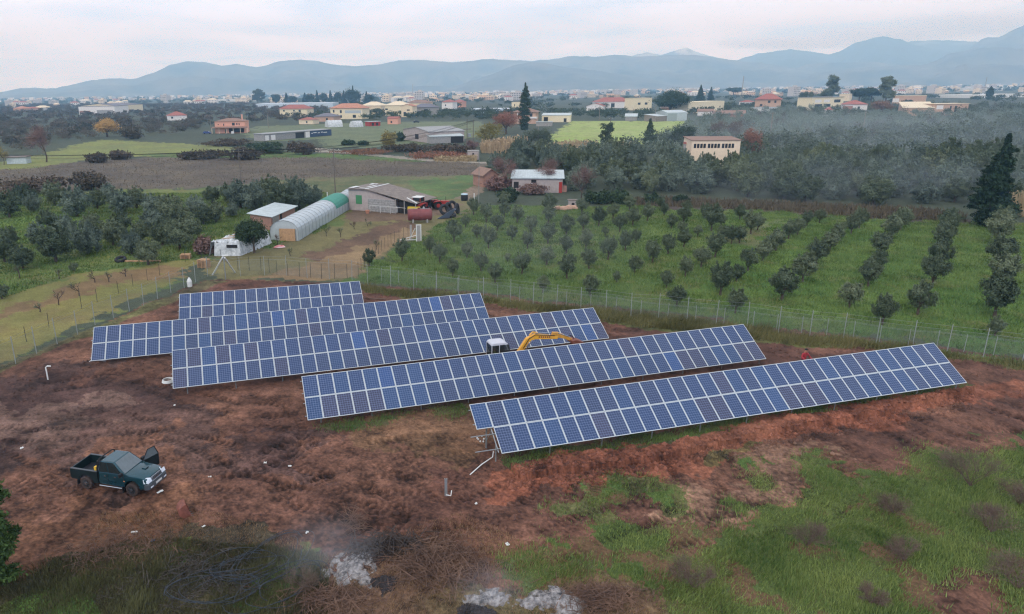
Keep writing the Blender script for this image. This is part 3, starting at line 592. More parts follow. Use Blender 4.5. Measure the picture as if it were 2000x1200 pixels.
for (d, x, y), q in zip(pts, _k):
    if (x, y) in nearset: continue
    u = rr_.random(); g_ = 0 if q < .5 else 1
    if u < .05: g_ = 2
    if .485 < q < .505 or u > .94: continue
    r_ = rr_.uniform(1.6, 2.9) * (1.25 if g_ == 1 else 1); farw[g_].append((x, y, r_, r_ * rr_.uniform(1.5, 2.0) * (1.3 if u < .1 else 1)))
foliage_mass('olive_wood', 'grey green olive wood covering the far ground on the right', farw[0], GREYOL, 260, .40, 3)
foliage_mass('olive_wood', 'darker green belts of older trees within the far wood', farw[1], OLIVE2, 260, .40, 13)
foliage_mass('leafless_trees', 'brown leafless trees dotted through the far wood', farw[2], BRAM, 200, .30, 14)
print('wood', len(pts))
# scrub and hedges on the left and across the plain
def scatter(poly, n, seed, r=(1.5, 3), h=(2, 4), mind=0):
    rs = np.random.default_rng(seed); P = [G(max(-1500, min(3500, a)), b) for a, b in poly]
    x0, x1 = min(p.x for p in P), max(p.x for p in P); y0, y1 = min(p.y for p in P), max(p.y for p in P); res = []
    wp_ = [(p.x, p.y) for p in P]; it = 0
    while len(res) < n and it < 60:
        it += 1; x = rs.uniform(x0, x1, n * 3); y = rs.uniform(y0, y1, n * 3); ok = pip(x, y, wp_)
        for a, b in zip(x[ok], y[ok]):
            if len(res) < n: res.append((a, b, rs.uniform(*r), rs.uniform(*h)))
    return res
SCR = scatter([(0, 205), (640, 205), (640, 232), (560, 246), (480, 250), (400, 262), (330, 268), (200, 270), (120, 288), (60, 300), (0, 300), (-300, 320), (-300, 215)], 1900, 1, (2.5, 5), (2.5, 5.5))
foliage_mass('scrub_woodland', 'dark scrub and hedges covering the plain left of the pink house', SCR, mat('scrub leaves', (70, 80, 66), .8, var=.4, vs=.05, c2=(112, 100, 88), spec=.2), 150, .5, 4)
SC2 = scatter([(-100, 310), (0, 302), (60, 298), (120, 284), (200, 268), (330, 264), (400, 256), (400, 240), (0, 240), (-200, 245)], 330, 61, (1.8, 3.6), (2, 4.5))
foliage_mass('scrub_woodland', 'brown and green thickets between the bare tree and the yellow tree', SC2, mat('thicket leaves', (78, 82, 66), .8, var=.4, vs=.08, c2=(110, 98, 84), spec=.2), 260, .28, 62, spread=.3)
PL = []
for (poly, n, s_, r_, h_) in [
    ([(560, 236), (620, 238), (700, 236), (760, 236), (860, 232), (1000, 232), (1000, 221), (640, 224), (560, 226)], 160, 2, (2.5, 4), (3, 6)),
    ([(-300, 206), (500, 204), (900, 214), (1000, 214), (1270, 222), (1460, 214), (1600, 206), (2400, 200), (2400, 184), (1000, 192), (-300, 199)], 900, 3, (4, 9), (4, 8)),
    ([(860, 233), (1000, 236), (1060, 226), (1150, 233), (1300, 236), (1300, 224), (1000, 218), (860, 224)], 160, 6, (2.5, 4), (3, 6)),
    ([(1340, 226), (1480, 214), (1600, 208), (1480, 206), (1340, 214)], 120, 7, (3, 5), (3, 6))]:
    PL += scatter(poly, n, s_, r_, h_)
foliage_mass('hedgerows', 'dark green hedgerows and tree belts between the far houses', PL, mat('hedge leaves', (54, 72, 54), .8, var=.35, vs=.04, c2=(86, 98, 72), spec=.2), 130, .5, 5)
FARP = scatter([(-500, 206), (1000, 189), (2500, 172), (2500, 160), (1000, 179.5), (-500, 199)], 2600, 8, (8, 26), (5, 11))
foliage_mass('far_trees', 'bluish trees scattered through the distant town and plain', FARP, mat('distant leaves', (52, 66, 54), .85, var=.3, vs=.01, c2=(80, 90, 72), spec=.1), 42, .75, 6, nb=6, spread=.35)
# brambles and hedges with a place of their own
def bush(name, label, cat, px, py, wpx, hpx, lm, seed, leaf=.2, n=None, group=None, elong=1.0, trunk=False):
    g = G(px, py); D = dz(g); w = wpx / FPX * D / 2; h = hpx / FPX * D * 1.02; rs = np.random.default_rng(seed)
    k = 34 if n is None else n
    bl = [(0, 0, h * .42, w * .85, w * .6 * elong, h * .42, k)] + [(rs.uniform(-.6, .6) * w, rs.uniform(-.3, .3) * w * elong, h * rs.uniform(.3, .5), w * .35, w * .35, h * .4, 10) for _ in range(4)]
    P, Nn = crown_pts(rs, bl, 40, .2); P[:, 2] = np.abs(P[:, 2]) + .02; V, F = cards(P, leaf, rs, Nn, 1.5, .4)
    o = link(name, np_mesh(V, F, lm), None, (g.x, g.y, 0)); return tag(o, label, cat, group)
BUSHES = [('bramble_bush', 'tall rounded brown bramble mound between the brown field and left grove', 170, 372, 86, 40, BRAM, .35), ('bramble_hedge', 'long low brown bramble bank at the left edge of the brown field', 60, 378, 150, 34, BRAM, .35),
 ('bramble_bush', 'dark bramble mound at the field edge left of centre, right of the bare tree', 190, 318, 46, 20, BRAM, .4), ('bramble_bush', 'dark pointed bramble mound beside the left field, right one of two', 236, 312, 48, 20, BRAM, .4),
 ('bramble_hedge', 'dark bramble hedge at the right end of the left field', 400, 310, 110, 18, BRAM, .4), ('bramble_hedge', 'dark thicket hedge under the power wires', 470, 312, 90, 26, BRAM, .4), ('bramble_bush', 'dark green thicket in front of the long ruined shed', 515, 300, 90, 24, DKGREEN, .4),
 ('bramble_bush', 'dark green thicket just right of the pink house field', 590, 302, 60, 26, BRAM, .4), ('hedge', 'low hedge in front of the pink house', 440, 285, 110, 14, BRAM, .4), ('bramble_bush', 'brown bush at the top of the left field', 258, 272, 44, 20, BRAM, .45),
 ('hedge', 'dark bramble bank along the foot of the grey gabled barn', 800, 296, 120, 16, BRAM, .4), ('hedge', 'dark bramble bank right of the grey gabled barn', 880, 300, 90, 20, BRAM, .4), ('bush', 'small dark bush on the grass left of the yellow bush', 680, 284, 28, 12, DKGREEN, .35), ('bush', 'low green bush left of the yellow bush', 710, 284, 24, 9, DKGREEN, .35),
 ('yellow_bush', 'yellow green bush standing beside the grey gabled barn', 760, 283, 34, 26, OCHRE, .35), ('bush', 'dark green bush touching the left wall of the grey gabled barn', 782, 276, 20, 18, DKGREEN, .35),
 ('bramble_hedge', 'brown dry bramble strip along the pale track, its left half', 700, 301, 130, 9, RUST, .3), ('bramble_hedge', 'brown dry bramble strip along the pale track, its right half', 850, 309, 150, 14, RUST, .3),
 ('bush', 'dark green bush nearest the red door of the low building', 1168, 398, 56, 26, DKGREEN, .3), ('bush', 'dark green bush right of centre behind the orchard', 1212, 398, 50, 28, DKGREEN, .3), ('bush', 'small dark green bush behind the orchard near the brown strip', 1272, 398, 32, 22, DKGREEN, .3),
 ('bush', 'dark green bush left of the lane under bare branches', 990, 395, 50, 30, DKGREEN, .3), ('bramble_bush', 'brown tangle of vines on the wall of the low building', 1040, 380, 60, 22, TWIG, .25), ('bush', 'dense brown thicket between brick shed and low building', 975, 372, 60, 30, TWIG, .3),
 ('bramble_bush', 'bare reddish thicket against the white plastic shelter', 400, 498, 40, 38, TWIG, .2),
 ('bush', 'low dark green bush in front of the cream wall behind the orchard', 1330, 396, 30, 16, DKGREEN, .3)]
for i, (nm, lab, a, b, w, h, lm, lf) in enumerate(BUSHES): bush(nm, lab, nm.replace('bramble_', '').replace('yellow_', ''), a, b, w, h, lm, 300 + i, lf)
# individual trees
def tree_at(name, label, px, py, wpx, hpx, lm, seed, style='round', leaf=None, cat='tree', bark=BARK, per=None):
    g = G(px, py); D = dz(g); w = wpx / FPX * D / 2; h = hpx / FPX * D * 1.03; rs = np.random.default_rng(seed)
    leaf = min(leaf or 9, max(.13, D / FPX * 1.15)); per = int((per or 34) * (1.6 if D < 500 else 2.4))
    if style == 'round': bl = [(0, 0, h * .62, w * .75, w * .75, h * .34, 40)] + [(rs.uniform(-.5, .5) * w, rs.uniform(-.5, .5) * w, h * rs.uniform(.4, .8), w * .42, w * .42, h * .18, 12) for _ in range(6)]
    elif style == 'column': bl = [(0, 0, h * (.08 + .9 * t), w * (.35 + .75 * math.sin(math.pi * min(1, t * 1.1) ** .8) if t < .85 else w * .0 + .35), w * .8 * math.sin(math.pi * (t * .9 + .05)), h * .09, 9) for t in np.linspace(.05, .93, 14)]
    elif style == 'cone': bl = [(0, 0, h * t, w * (1.05 - t) * .9, w * (1.05 - t) * .9, h * .07, 14) for t in np.linspace(.08, .97, 12)]
    elif style == 'umbrella': bl = [(rs.uniform(-.5, .5) * w, rs.uniform(-.5, .5) * w, h * rs.uniform(.66, .82), w * .5, w * .5, h * .16, 14) for _ in range(7)]
    elif style == 'open': bl = [(rs.normal() * .42 * w * (1 - .5 * abs(t - .6)), rs.normal() * .4 * w, h * t, w * rs.uniform(.22, .42), w * .32, h * rs.uniform(.05, .09), 9) for t in np.linspace(.32, .94, 20)]
    if style == 'column':
        bl = []
        for t in np.linspace(.04, .96, 15):
            rr2 = w * (math.sin(math.pi * (.12 + .83 * t)) ** .7) * (1.05 if t < .5 else 1.0) * (1 if t < .8 else (1.05 - t) * 4); bl.append((0, 0, h * t, rr2, rr2, h * .05, 14))
    root = thing(name, label, cat, (g.x, g.y, 0)); P, Nn = crown_pts(rs, bl, per, .24 if style != 'open' else .3); P[:, 2] = np.maximum(P[:, 2], .1)
    V, F = cards(P, leaf, rs, Nn, 1.5, .45); link('crown', np_mesh(V, F, lm), root); th = h * (.25 if style in ('round',) else .6 if style == 'umbrella' else .4)
    trunk_mb(rs, th, max(.12, w * .07), 0 if style in ('column', 'cone') else 5, w * .5, h * .7, .2).build('trunk', bark, root); return root
tree_at('cypress', 'tall slim dark cypress standing before the orange house', 1024, 254, 20, 84, DKGREEN, 1, 'column', cat='cypress', per=70)
tree_at('cypress', 'small dark cypress alone on the far right plain', 1931, 195, 9, 24, DKGREEN, 2, 'column', cat='cypress')
tree_at('autumn_tree', 'broad rusty brown autumn tree left of the tall cypress', 988, 262, 62, 42, RUST, 3)
tree_at('autumn_tree', 'yellow ochre tree beside the twin poles', 955, 290, 62, 46, OCHRE, 4)
tree_at('yellow_tree', 'straw yellow round tree at the back of the left field', 210, 268, 50, 36, YEL, 5)
tree_at('olive_tree', 'large dark olive tree at the foot of the yellow green field', 1058, 294, 52, 42, OLIVE2, 6, cat='olive tree')
tree_at('olive_tree', 'pale olive tree left of the dark one by the yellow green field', 1034, 292, 34, 36, GREYOL, 7, cat='olive tree')
tree_at('conifer', 'ragged dark conifer in front of the yellow green field', 1266, 300, 50, 62, DKGREEN, 8, 'cone', cat='conifer')
tree_at('evergreen_tree', 'dark slender evergreen among the dry reeds', 1184, 300, 34, 56, DKGREEN, 9, 'open')
tree_at('evergreen_tree', 'dark bushy tree right of the yellow green field', 1325, 296, 60, 52, DKGREEN, 10)
tree_at('autumn_tree', 'rusty brown tree at the right corner of the cream building', 1466, 318, 44, 66, RUST, 11)
tree_at('fig_tree', 'huge broad dark evergreen beside the cream flat building', 1308, 222, 78, 42, DKGREEN, 12, per=60)
tree_at('conifer', 'tall dark conifer behind the cream flat building, left of two', 1366, 205, 24, 34, FIR, 13, 'cone', cat='conifer')
tree_at('conifer', 'shorter dark conifer behind the cream flat building, right of two', 1387, 200, 16, 26, FIR, 14, 'cone', cat='conifer')
tree_at('eucalyptus', 'tall open eucalyptus rising above the white flats', 1618, 205, 34, 52, OLIVE, 15, 'open', cat='eucalyptus', per=60)
tree_at('stone_pine', 'dark round stone pine, left of the joined pair', 1676, 206, 34, 32, DKGREEN, 16, 'umbrella', cat='pine', per=60)
tree_at('stone_pine', 'dark round stone pine, right of the joined pair', 1700, 207, 32, 34, DKGREEN, 17, 'umbrella', cat='pine', per=60)
tree_at('poplar', 'tall grey green poplar behind the stone pines', 1728, 208, 34, 54, OLIVE, 18, 'open', per=60)
tree_at('autumn_tree', 'brown orange autumn tree in front of the poplar', 1722, 224, 50, 26, RUST, 19)
tree_at('evergreen_tree', 'small blue green conifer left of the long roofed house', 1757, 224, 17, 24, FIR, 20, 'cone')
tree_at('stone_pine', 'blue grey umbrella pine in the distant town', 1432, 190, 27, 17, FIR, 21, 'umbrella', cat='pine', per=60)
tree_at('eucalyptus', 'open tree rising above the long greenhouse on the left', 504, 203, 24, 26, OLIVE2, 22, 'open', cat='eucalyptus', per=60)
tree_at('bare_tree', 'small olive shrub in front of the pale left house', 700, 214, 20, 14, OLIVE2, 23)
for i, (px, h) in enumerate([(540, 18), (560, 20), (572, 15), (596, 20), (606, 18), (620, 24), (632, 20), (646, 24), (660, 22), (672, 24), (682, 28), (690, 32), (696, 26), (716, 22), (722, 18)]):
    tree_at('conifer', 'dark blue conifer, ' + ordn(i + 1) + ' from the left in the row behind the greenhouse', px, 204, 14 if i % 2 else 20, h, FIR, 40 + i, 'cone' if i % 2 else 'round', cat='conifer', leaf=1.1, per=16)
for i, px in enumerate([1563, 1571, 1582]):
    tree_at('palm_tree', 'palm tree by the white flats, ' + ordn(i + 1) + ' of three from the left', px, 205, 10, 24, OLIVE2, 60 + i, 'umbrella', cat='palm', leaf=.7, per=14)
tree_at('palm_tree', 'palm tree before the cream twin villas', 736, 228, 20, 16, OLIVE2, 66, 'umbrella', cat='palm', leaf=.8, per=14)
tree_at('palm_tree', 'palm tree before the red roofed villa', 584, 228, 16, 16, OLIVE2, 67, 'umbrella', cat='palm', leaf=.8, per=14)
tree_at('orchard_tree', 'rounded leafy tree between shelter and tin roofed shed', 497, 494, 62, 68, DKGREEN, 68, leaf=.17, per=60)
for (a, b, w, h, lab) in [(480, 492, 40, 54, 'leafy tree leaning on the white plastic shelter')]: tree_at('orchard_tree', lab, a, b, w, h, DKGREEN, 70, leaf=.17, per=50)
# the big dark fir with a ragged crown on the right
def big_fir():
    g = G(1925, 443); root = thing('fir_tree', 'big dark ragged fir at the right edge above the orchard', 'fir tree', (g.x, g.y, 0)); rs = np.random.default_rng(77)
    D = dz(g); H_ = 168 / FPX * D * 1.03; W_ = 70 / FPX * D / 2; bl = []
    for t in np.linspace(.04, .98, 24):
        r = W_ * (min(1, (t + .05) * 4.2) if t < .22 else (1.0 - ((t - .22) / .8) ** 1.15)); off = .22 * W_ * math.sin(t * 9) * (1 - t) + W_ * .22 * t
        for k in range(3 if t < .8 else 1):
            a = rs.uniform(0, 6.28); q = .45 * r if t < .8 else 0; bl.append((off + math.cos(a) * q, math.sin(a) * q, H_ * t, r * .62 + .1, r * .62 + .1, H_ * .045, 11))
    bl += [(W_ * .45, 0, H_ * .86, W_ * .34, W_ * .3, H_ * .03, 8), (W_ * .05, 0, H_ * .80, W_ * .3, W_ * .3, H_ * .03, 8)]
    P, Nn = crown_pts(rs, bl, 46, .22); P[:, 2] = np.maximum(P[:, 2], .4); V, F = cards(P, .21, rs, Nn, 2.0, .3); link('crown', np_mesh(V, F, FIR), root)
    trunk_mb(rs, H_ * .8, .28, 0, 1, 1, .3).build('trunk', BARK, root)
big_fir()
# juniper at the left edge of the frame
def left_conifer():
    g = G(-12, 1130); root = thing('conifer', 'light green feathery conifer cut by the left edge of the frame', 'conifer', (g.x, g.y, 0)); rs = np.random.default_rng(78); H_ = 7.5; bl = []
    for t in np.linspace(.06, .98, 20):
        r = 1.55 * (1.02 - t) ** .6
        for k in range(4 if t < .7 else 2):
            a = rs.uniform(0, 6.28); bl.append((math.cos(a) * r * .55, math.sin(a) * r * .55, H_ * t, r * .45, r * .45, .22, 9))
    P, Nn = crown_pts(rs, bl, 60, .24); V, F = cards(P, .085, rs, Nn, 2.4, .2); link('crown', np_mesh(V, F, LIME), root); trunk_mb(rs, 5.0, .12, 0, 1, 1).build('trunk', BARK, root)
left_conifer()
# bare trees: forked limbs and a haze of fine twigs
def bare_tree(name, label, px, py, wpx, hpx, lm, seed, bark=BARK, twigs=1500, cat='bare tree', shrub=False, tw=None, loc=None):
    if loc is None:
        g = G(px, py); D = dz(g); w = wpx / FPX * D / 2; h = hpx / FPX * D * 1.03
    else: g = loc; w = wpx; h = hpx; D = 100
    rs = np.random.default_rng(seed); root = thing(name, label, cat, (g.x, g.y, 0)); mb = MB(); tips = []
    def grow(p, d, l, r, lv):
        q = p + d * l + rs.normal(size=3) * l * .08; mb.tube([p, (p + q) / 2 + rs.normal(size=3) * l * .04, q], [r, r * .8, r * .55], 4, cap=False); tips.append((q, d))
        if lv == 0: return
        for _ in range(3 if lv > 1 else 4):
            e = d + rs.normal(size=3) * .5; e[2] = max(e[2], .05) + .1; e /= np.linalg.norm(e); grow(q, e, l * rs.uniform(.6, .85), r * .55, lv - 1)
    if shrub:
        for _ in range(9):
            a = rs.uniform(0, 6.28); d = np.array([math.cos(a) * .7, math.sin(a) * .7, 1.0]); d /= np.linalg.norm(d); grow(np.array([0, 0, 0.]), d, h * .35, .02, 2)
    else: grow(np.array([0, 0, -.1]), np.array([0, 0, 1.]), h * .32, max(.08, h * .025), 3)
    mb.build('trunk' if not shrub else 'branches', bark, root)
    T = np.array([t[0] for t in tips if t[0][2] > h * .15]); Dd = np.array([t[1] for t in tips if t[0][2] > h * .15]); idx = rs.integers(0, len(T), twigs)
    ex = max(abs(T[:, 0]).max(), .01); P = T[idx] + rs.normal(size=(twigs, 3)) * np.array([w * .12, w * .12, h * .07]); e = Dd[idx] + rs.normal(size=(twigs, 3)) * .7; e /= np.linalg.norm(e, axis=1)[:, None]; e[:, 2] = np.abs(e[:, 2])
    ln = rs.uniform(.1, .22, twigs)[:, None] * h; wd = (tw or max(.012, D / FPX * .55)); sdir = np.cross(e, rs.normal(size=(twigs, 3))); sdir /= np.linalg.norm(sdir, axis=1)[:, None] + 1e-9
    P[:, 2] = np.maximum(P[:, 2], .03); V = np.stack([P - sdir * wd / 2, P + sdir * wd / 2, P + e * ln], 1).reshape(-1, 3); link('twigs', np_mesh(V, np.arange(len(V)).reshape(-1, 3), lm), root); return root
for i, (lab, a, b, w, h, lm) in enumerate([('bare reddish brown tree at the left end of the brown field', 91, 317, 62, 68, TWIG), ('bare leafless tree over the left end of the low building', 1062, 372, 70, 52, TWIG), ('bare pinkish tree behind the tin roofed low building', 1075, 345, 90, 34, TWIG),
     ('bare grey tree in front of the olive wood, right of the low building', 1135, 388, 50, 58, TWIG), ('bare grey tree at the bend of the lane', 985, 372, 60, 60, TWIG), ('bare white barked tree behind the cream building, left', 1400, 278, 40, 36, DEADT), ('bare white barked tree behind the cream building, right', 1430, 280, 44, 38, DEADT),
     ('bare brown tree at the left margin near the low tin hut', 8, 322, 46, 34, OCHRE), ('bare grey tree beside the brick hut and twin poles', 925, 300, 30, 26, TWIG)]):
    bare_tree('bare_tree', lab, a, b, w, h, lm, 500 + i, BARKP if 'white' in lab else BARK, 1000)
# dead shrubs in the foreground grass
for i, (lab, a, b, w, h) in enumerate([('small round dead brown shrub in the green grass, the most complete ball', 1575, 1066, 50, 56), ('tall dead brown shrub at the upper right of the grass', 1895, 950, 70, 85), ('ragged dead shrub left of the tall one in the grass', 1745, 1005, 55, 48), ('wide dead brown shrub near the right edge', 1935, 1040, 75, 62),
     ('low dead shrub below the ragged one, mid grass', 1765, 1095, 55, 50), ('faint dead brown shrub near the bottom ash heap', 1355, 1150, 62, 70), ('dead brown thicket at the lower right corner', 1985, 1150, 80, 80), ('thin dead shrub at the right edge below the red soil', 1990, 985, 50, 60),
     ('thin grey dead shrub among the dark cables', 590, 1150, 60, 50), ('small leafless shrub at the lower middle of the right grass', 1700, 1180, 46, 42)]):
    g = G(a, b); D = dz(g); bare_tree('dead_shrub', lab, 0, 0, w / FPX * D / 2, h / FPX * D, DEADT, 560 + i, DEADT, 1500, 'shrub', True, .013, g)
# young whips and saplings in the small plots
for i, (a, b, h) in enumerate([(543, 478, 22), (637, 462, 22), (665, 464, 22), (692, 448, 18), (718, 442, 16), (116, 545, 26), (185, 552, 24), (213, 551, 22), (155, 578, 36), (115, 596, 34), (78, 610, 24), (38, 545, 30), (245, 540, 20), (735, 488, 22), (567, 500, 18)]):
    bare_tree('sapling', 'thin leafless sapling in the small plots, ' + ordn(i + 1) + ' counted from the plastic tunnel', a, b, h * .5, h, OLIVE2 if i % 3 else DEADT, 600 + i, twigs=120, cat='sapling')
# reed beds
def reeds(label, px0, px1, py, hpx, n, seed):
    a, b = G(px0, py), G(px1, py); D = dz(a); h = hpx / FPX * D; rs = np.random.default_rng(seed); V = []; 
    t = rs.uniform(0, 1, n); dd = rs.normal(size=n) * 2.0; X = a.x + (b.x - a.x) * t; Y = a.y + (b.y - a.y) * t + dd; hh = h * rs.uniform(.25, 1.0, n) * (.5 + .6 * fbm(X, Y, 5, 2, seed)); w = .07 * D / 250
    lx = rs.normal(size=n) * .35; V = np.stack([np.stack([X - w, Y, 0 * X], 1), np.stack([X + w, Y, 0 * X], 1), np.stack([X + lx + w, Y, hh], 1), np.stack([X + lx - w, Y + .05, hh], 1)], 1).reshape(-1, 3)
    pl = np.stack([X + lx, Y, hh], 1); k = rs.uniform(0, 1, n) < .6; V2, F2 = cards(pl[k], np.full(k.sum(), .42 * D / 250), rs, None, 2.2)
    F = np.concatenate([np.arange(len(V)).reshape(-1, 4), F2 + len(V)]); tag(link('reed_bed', np_mesh(np.concatenate([V, V2]), F, REED)), label, 'reeds', None, 'stuff')
reeds('tall straw coloured reeds right of the ochre tree', 940, 1030, 298, 36, 900, 1); reeds('dry tan reeds below the yellow green field', 1075, 1165, 300, 32, 900, 2); reeds('dry tan reeds right of the dark evergreen', 1200, 1240, 300, 32, 400, 3); reeds('low tan reeds along the end of the brown field', 850, 930, 314, 12, 700, 4)
reeds('ochre reeds beside the big fir at the right edge', 1975, 2030, 420, 60, 500, 5)
# reddish weeds at the back edge of the orchard
def weeds(name, label, poly, n, seed, m, h=(.4, 1.2), w=.05, cat='weeds'):
    pts_ = np.array([(a, b) for a, b, _, _ in scatter(poly, n, seed)]); rs = np.random.default_rng(seed); k = len(pts_); hh = rs.uniform(*h, k); a = rs.uniform(0, 6.28, k); X, Y = pts_[:, 0], pts_[:, 1]; l = rs.normal(size=(k, 2)) * hh[:, None] * .3
    ww = w * np.clip(np.hypot(X, Y) / 60, .6, 3); V = np.stack([np.stack([X - np.cos(a) * ww, Y - np.sin(a) * ww, 0 * X - .05], 1), np.stack([X + np.cos(a) * ww, Y + np.sin(a) * ww, 0 * X - .05], 1), np.stack([X + l[:, 0], Y + l[:, 1], hh], 1)], 1).reshape(-1, 3)
    tag(link(name, np_mesh(V, np.arange(3 * k).reshape(-1, 3), m)), label, cat, None, 'stuff')
weeds('dry_weeds', 'reddish brown dry weeds along the back of the orchard', [(1180, 392), (1300, 388), (1500, 396), (1800, 410), (1880, 420), (1890, 434), (1700, 427), (1500, 412), (1250, 402)], 6000, 21, leafmat('dry brown weeds', (92, 82, 68), (112, 100, 80)), (.3, 1.1), .06)
weeds('dry_weeds', 'dry brown weeds in the unused brown field', [(0, 331), (200, 314), (480, 302), (640, 307), (940, 320), (920, 345), (700, 345), (560, 350), (420, 364), (250, 370), (0, 372)], 9000, 22, leafmat('field weeds', (98, 88, 76), (114, 102, 84)), (.1, .3), .05)
# grass: blades rooted where the soil is green
GRASS = grassmat('fresh grass', (58, 88, 36), (140, 152, 84))
GRASSM = grassmat('meadow grass', (62, 92, 42), (124, 140, 76))
STRAW = grassmat('dry straw', (110, 84, 60), (170, 140, 104))
def grass(name, label, poly, n, seed, m, h, w, thr=.5, both=None):
    S = scatter(poly, n, seed); X = np.array([s[0] for s in S]); Y = np.array([s[1] for s in S]); rs = np.random.default_rng(seed); c_, g_, hz = ground_fields(X, Y); g2 = ground_fields(X + rs.normal(size=len(X)) * .35, Y + rs.normal(size=len(X)) * .45)[1]
    ok = g2 > thr; X, Y, hz = X[ok], Y[ok], hz[ok]; k = len(X); cl = fbm(X, Y, 1.2, 3, 7); hh = rs.uniform(.5, 1.3, k) * h * (.4 + 1.5 * cl ** 2 * 1.6); a = rs.uniform(0, 6.28, k); wind = (fbm(X, Y, 3, 2, 9) - .5) * 6
    lx = np.cos(wind) * hh * .28 + rs.normal(size=k) * hh * .35; ly = np.sin(wind) * hh * .28 + rs.normal(size=k) * hh * .35
    V = np.stack([np.stack([X - np.cos(a) * w, Y - np.sin(a) * w, hz - .03], 1), np.stack([X + np.cos(a) * w, Y + np.sin(a) * w, hz - .03], 1), np.stack([X + lx, Y + ly, hz + hh], 1)], 1).reshape(-1, 3)
    tag(link(name, np_mesh(V, np.arange(3 * k).reshape(-1, 3), m, colors=np.repeat(np.clip(rs.beta(1.6, 2.4, k) * .8 + (fbm(X, Y, 2.5, 3, 17) - .35) * .8, 0, 1)[:, None] * np.ones((1, 3)), 3, 0))), label, 'grass', None, 'stuff'); return k
k1 = grass('grass', 'fresh green grass covering the lower right foreground', [(940, 1240), (960, 1040), (1120, 930), (1440, 890), (1650, 870), (2030, 840), (2500, 900), (2500, 1240)], 240000, 31, GRASS, .155, .022)
k2 = grass('grass', 'green grass growing under the orchard trees', [(690, 550), (705, 526), (860, 436), (925, 402), (1500, 404), (1900, 430), (2100, 440), (2150, 740), (1500, 645), (1100, 600)], 230000, 32, GRASSM, .20, .05, .6)
k3 = grass('grass', 'dull green grass under the left grove', [(-60, 590), (-60, 380), (640, 376), (640, 470), (400, 502), (150, 535), (0, 585)], 120000, 33, GRASSM, .22, .06, .4)
k4 = grass('undergrowth', 'dark undergrowth and green tufts in the lower left corner', [(-40, 1230), (-40, 1120), (290, 1050), (640, 1080), (640, 1230)], 60000, 34, grassmat('dark undergrowth', (48, 48, 36), (112, 112, 70)), .2, .016, .3)
k5 = grass('straw', 'brown straw and stalks lying on the lower left soil', [(150, 1120), (200, 1000), (420, 1000), (560, 1040), (640, 1090), (900, 1000), (1300, 1180), (1290, 1235), (620, 1240), (600, 1090)], 26000, 35, STRAW, .13, .012, -.1)
k6 = grass('weed_strip', 'green weeds along the foot of the right fence', [(700, 560), (1100, 598), (1500, 642), (2000, 712), (2100, 745), (2000, 728), (1500, 668), (1100, 622), (700, 572)], 22000, 36, grassmat('fence weeds', (72, 76, 42), (128, 120, 76)), .45, .03, .3)
k7 = grass('weed_strip', 'shaded weeds growing under the solar arrays', [(600, 815), (900, 785), (990, 890), (1500, 800), (1890, 740), (1890, 770), (1500, 840), (1000, 925), (900, 830), (620, 850)], 26000, 37, GRASSM, .18, .02, .3)
print('grass', k1, k2, k3, k4, k5, k6, k7)
# ------------------------------------------------------------------ fences
WIREM = bpy.data.materials.new('wire netting'); WIREM.use_nodes = True
def _wire(m, c, dens, scale):
    t = m.node_tree; b = t.nodes['Principled BSDF']; b.inputs['Base Color'].default_value = (*s2l(c), 1); b.inputs['Roughness'].default_value = .6; b.inputs['Metallic'].default_value = .0
    uv = N('ShaderNodeUVMap', t); sp = N('ShaderNodeSeparateXYZ', t); L(uv.outputs[0], sp.inputs[0], t); r = []
    for op in ('ADD', 'SUBTRACT'):
        a = N('ShaderNodeMath', t, operation=op); L(sp.outputs[0], a.inputs[0], t); L(sp.outputs[1], a.inputs[1], t)
        mu = N('ShaderNodeMath', t, operation='MULTIPLY'); L(a.outputs[0], mu.inputs[0], t); mu.inputs[1].default_value = scale
        pp = N('ShaderNodeMath', t, operation='PINGPONG'); L(mu.outputs[0], pp.inputs[0], t); pp.inputs[1].default_value = .5
        lt = N('ShaderNodeMath', t, operation='LESS_THAN'); L(pp.outputs[0], lt.inputs[0], t); lt.inputs[1].default_value = dens; r.append(lt)
    mxx = N('ShaderNodeMath', t, operation='MAXIMUM'); L(r[0].outputs[0], mxx.inputs[0], t); L(r[1].outputs[0], mxx.inputs[1], t); L(mxx.outputs[0], b.inputs['Alpha'], t)
_wire(WIREM, (120, 130, 124), .028, 11)
GALVP = mat('bright galvanised post', (150, 155, 150), .5, .2)
RUSTW = mat('dark angle iron', (66, 62, 58), .7, .3)
def netting(P, h, parent, m, z0=0.05):
    V = []; F = []; U = []; s = 0
    for i, p in enumerate(P):
        if i: s += math.hypot(p[0] - P[i - 1][0], p[1] - P[i - 1][1])
        V += [(p[0], p[1], z0), (p[0], p[1], z0 + h)]; U += [(s, 0), (s, h)]
    F = [(2 * i, 2 * i + 2, 2 * i + 3, 2 * i + 1) for i in range(len(P) - 1)]
    me = bpy.data.meshes.new('mesh'); me.from_pydata(V, [], F); me.materials.append(m); uv = me.uv_layers.new(name='UVMap')
    for l in me.loops: uv.data[l.index].uv = U[l.vertex_index]
    return link('netting', me, parent)
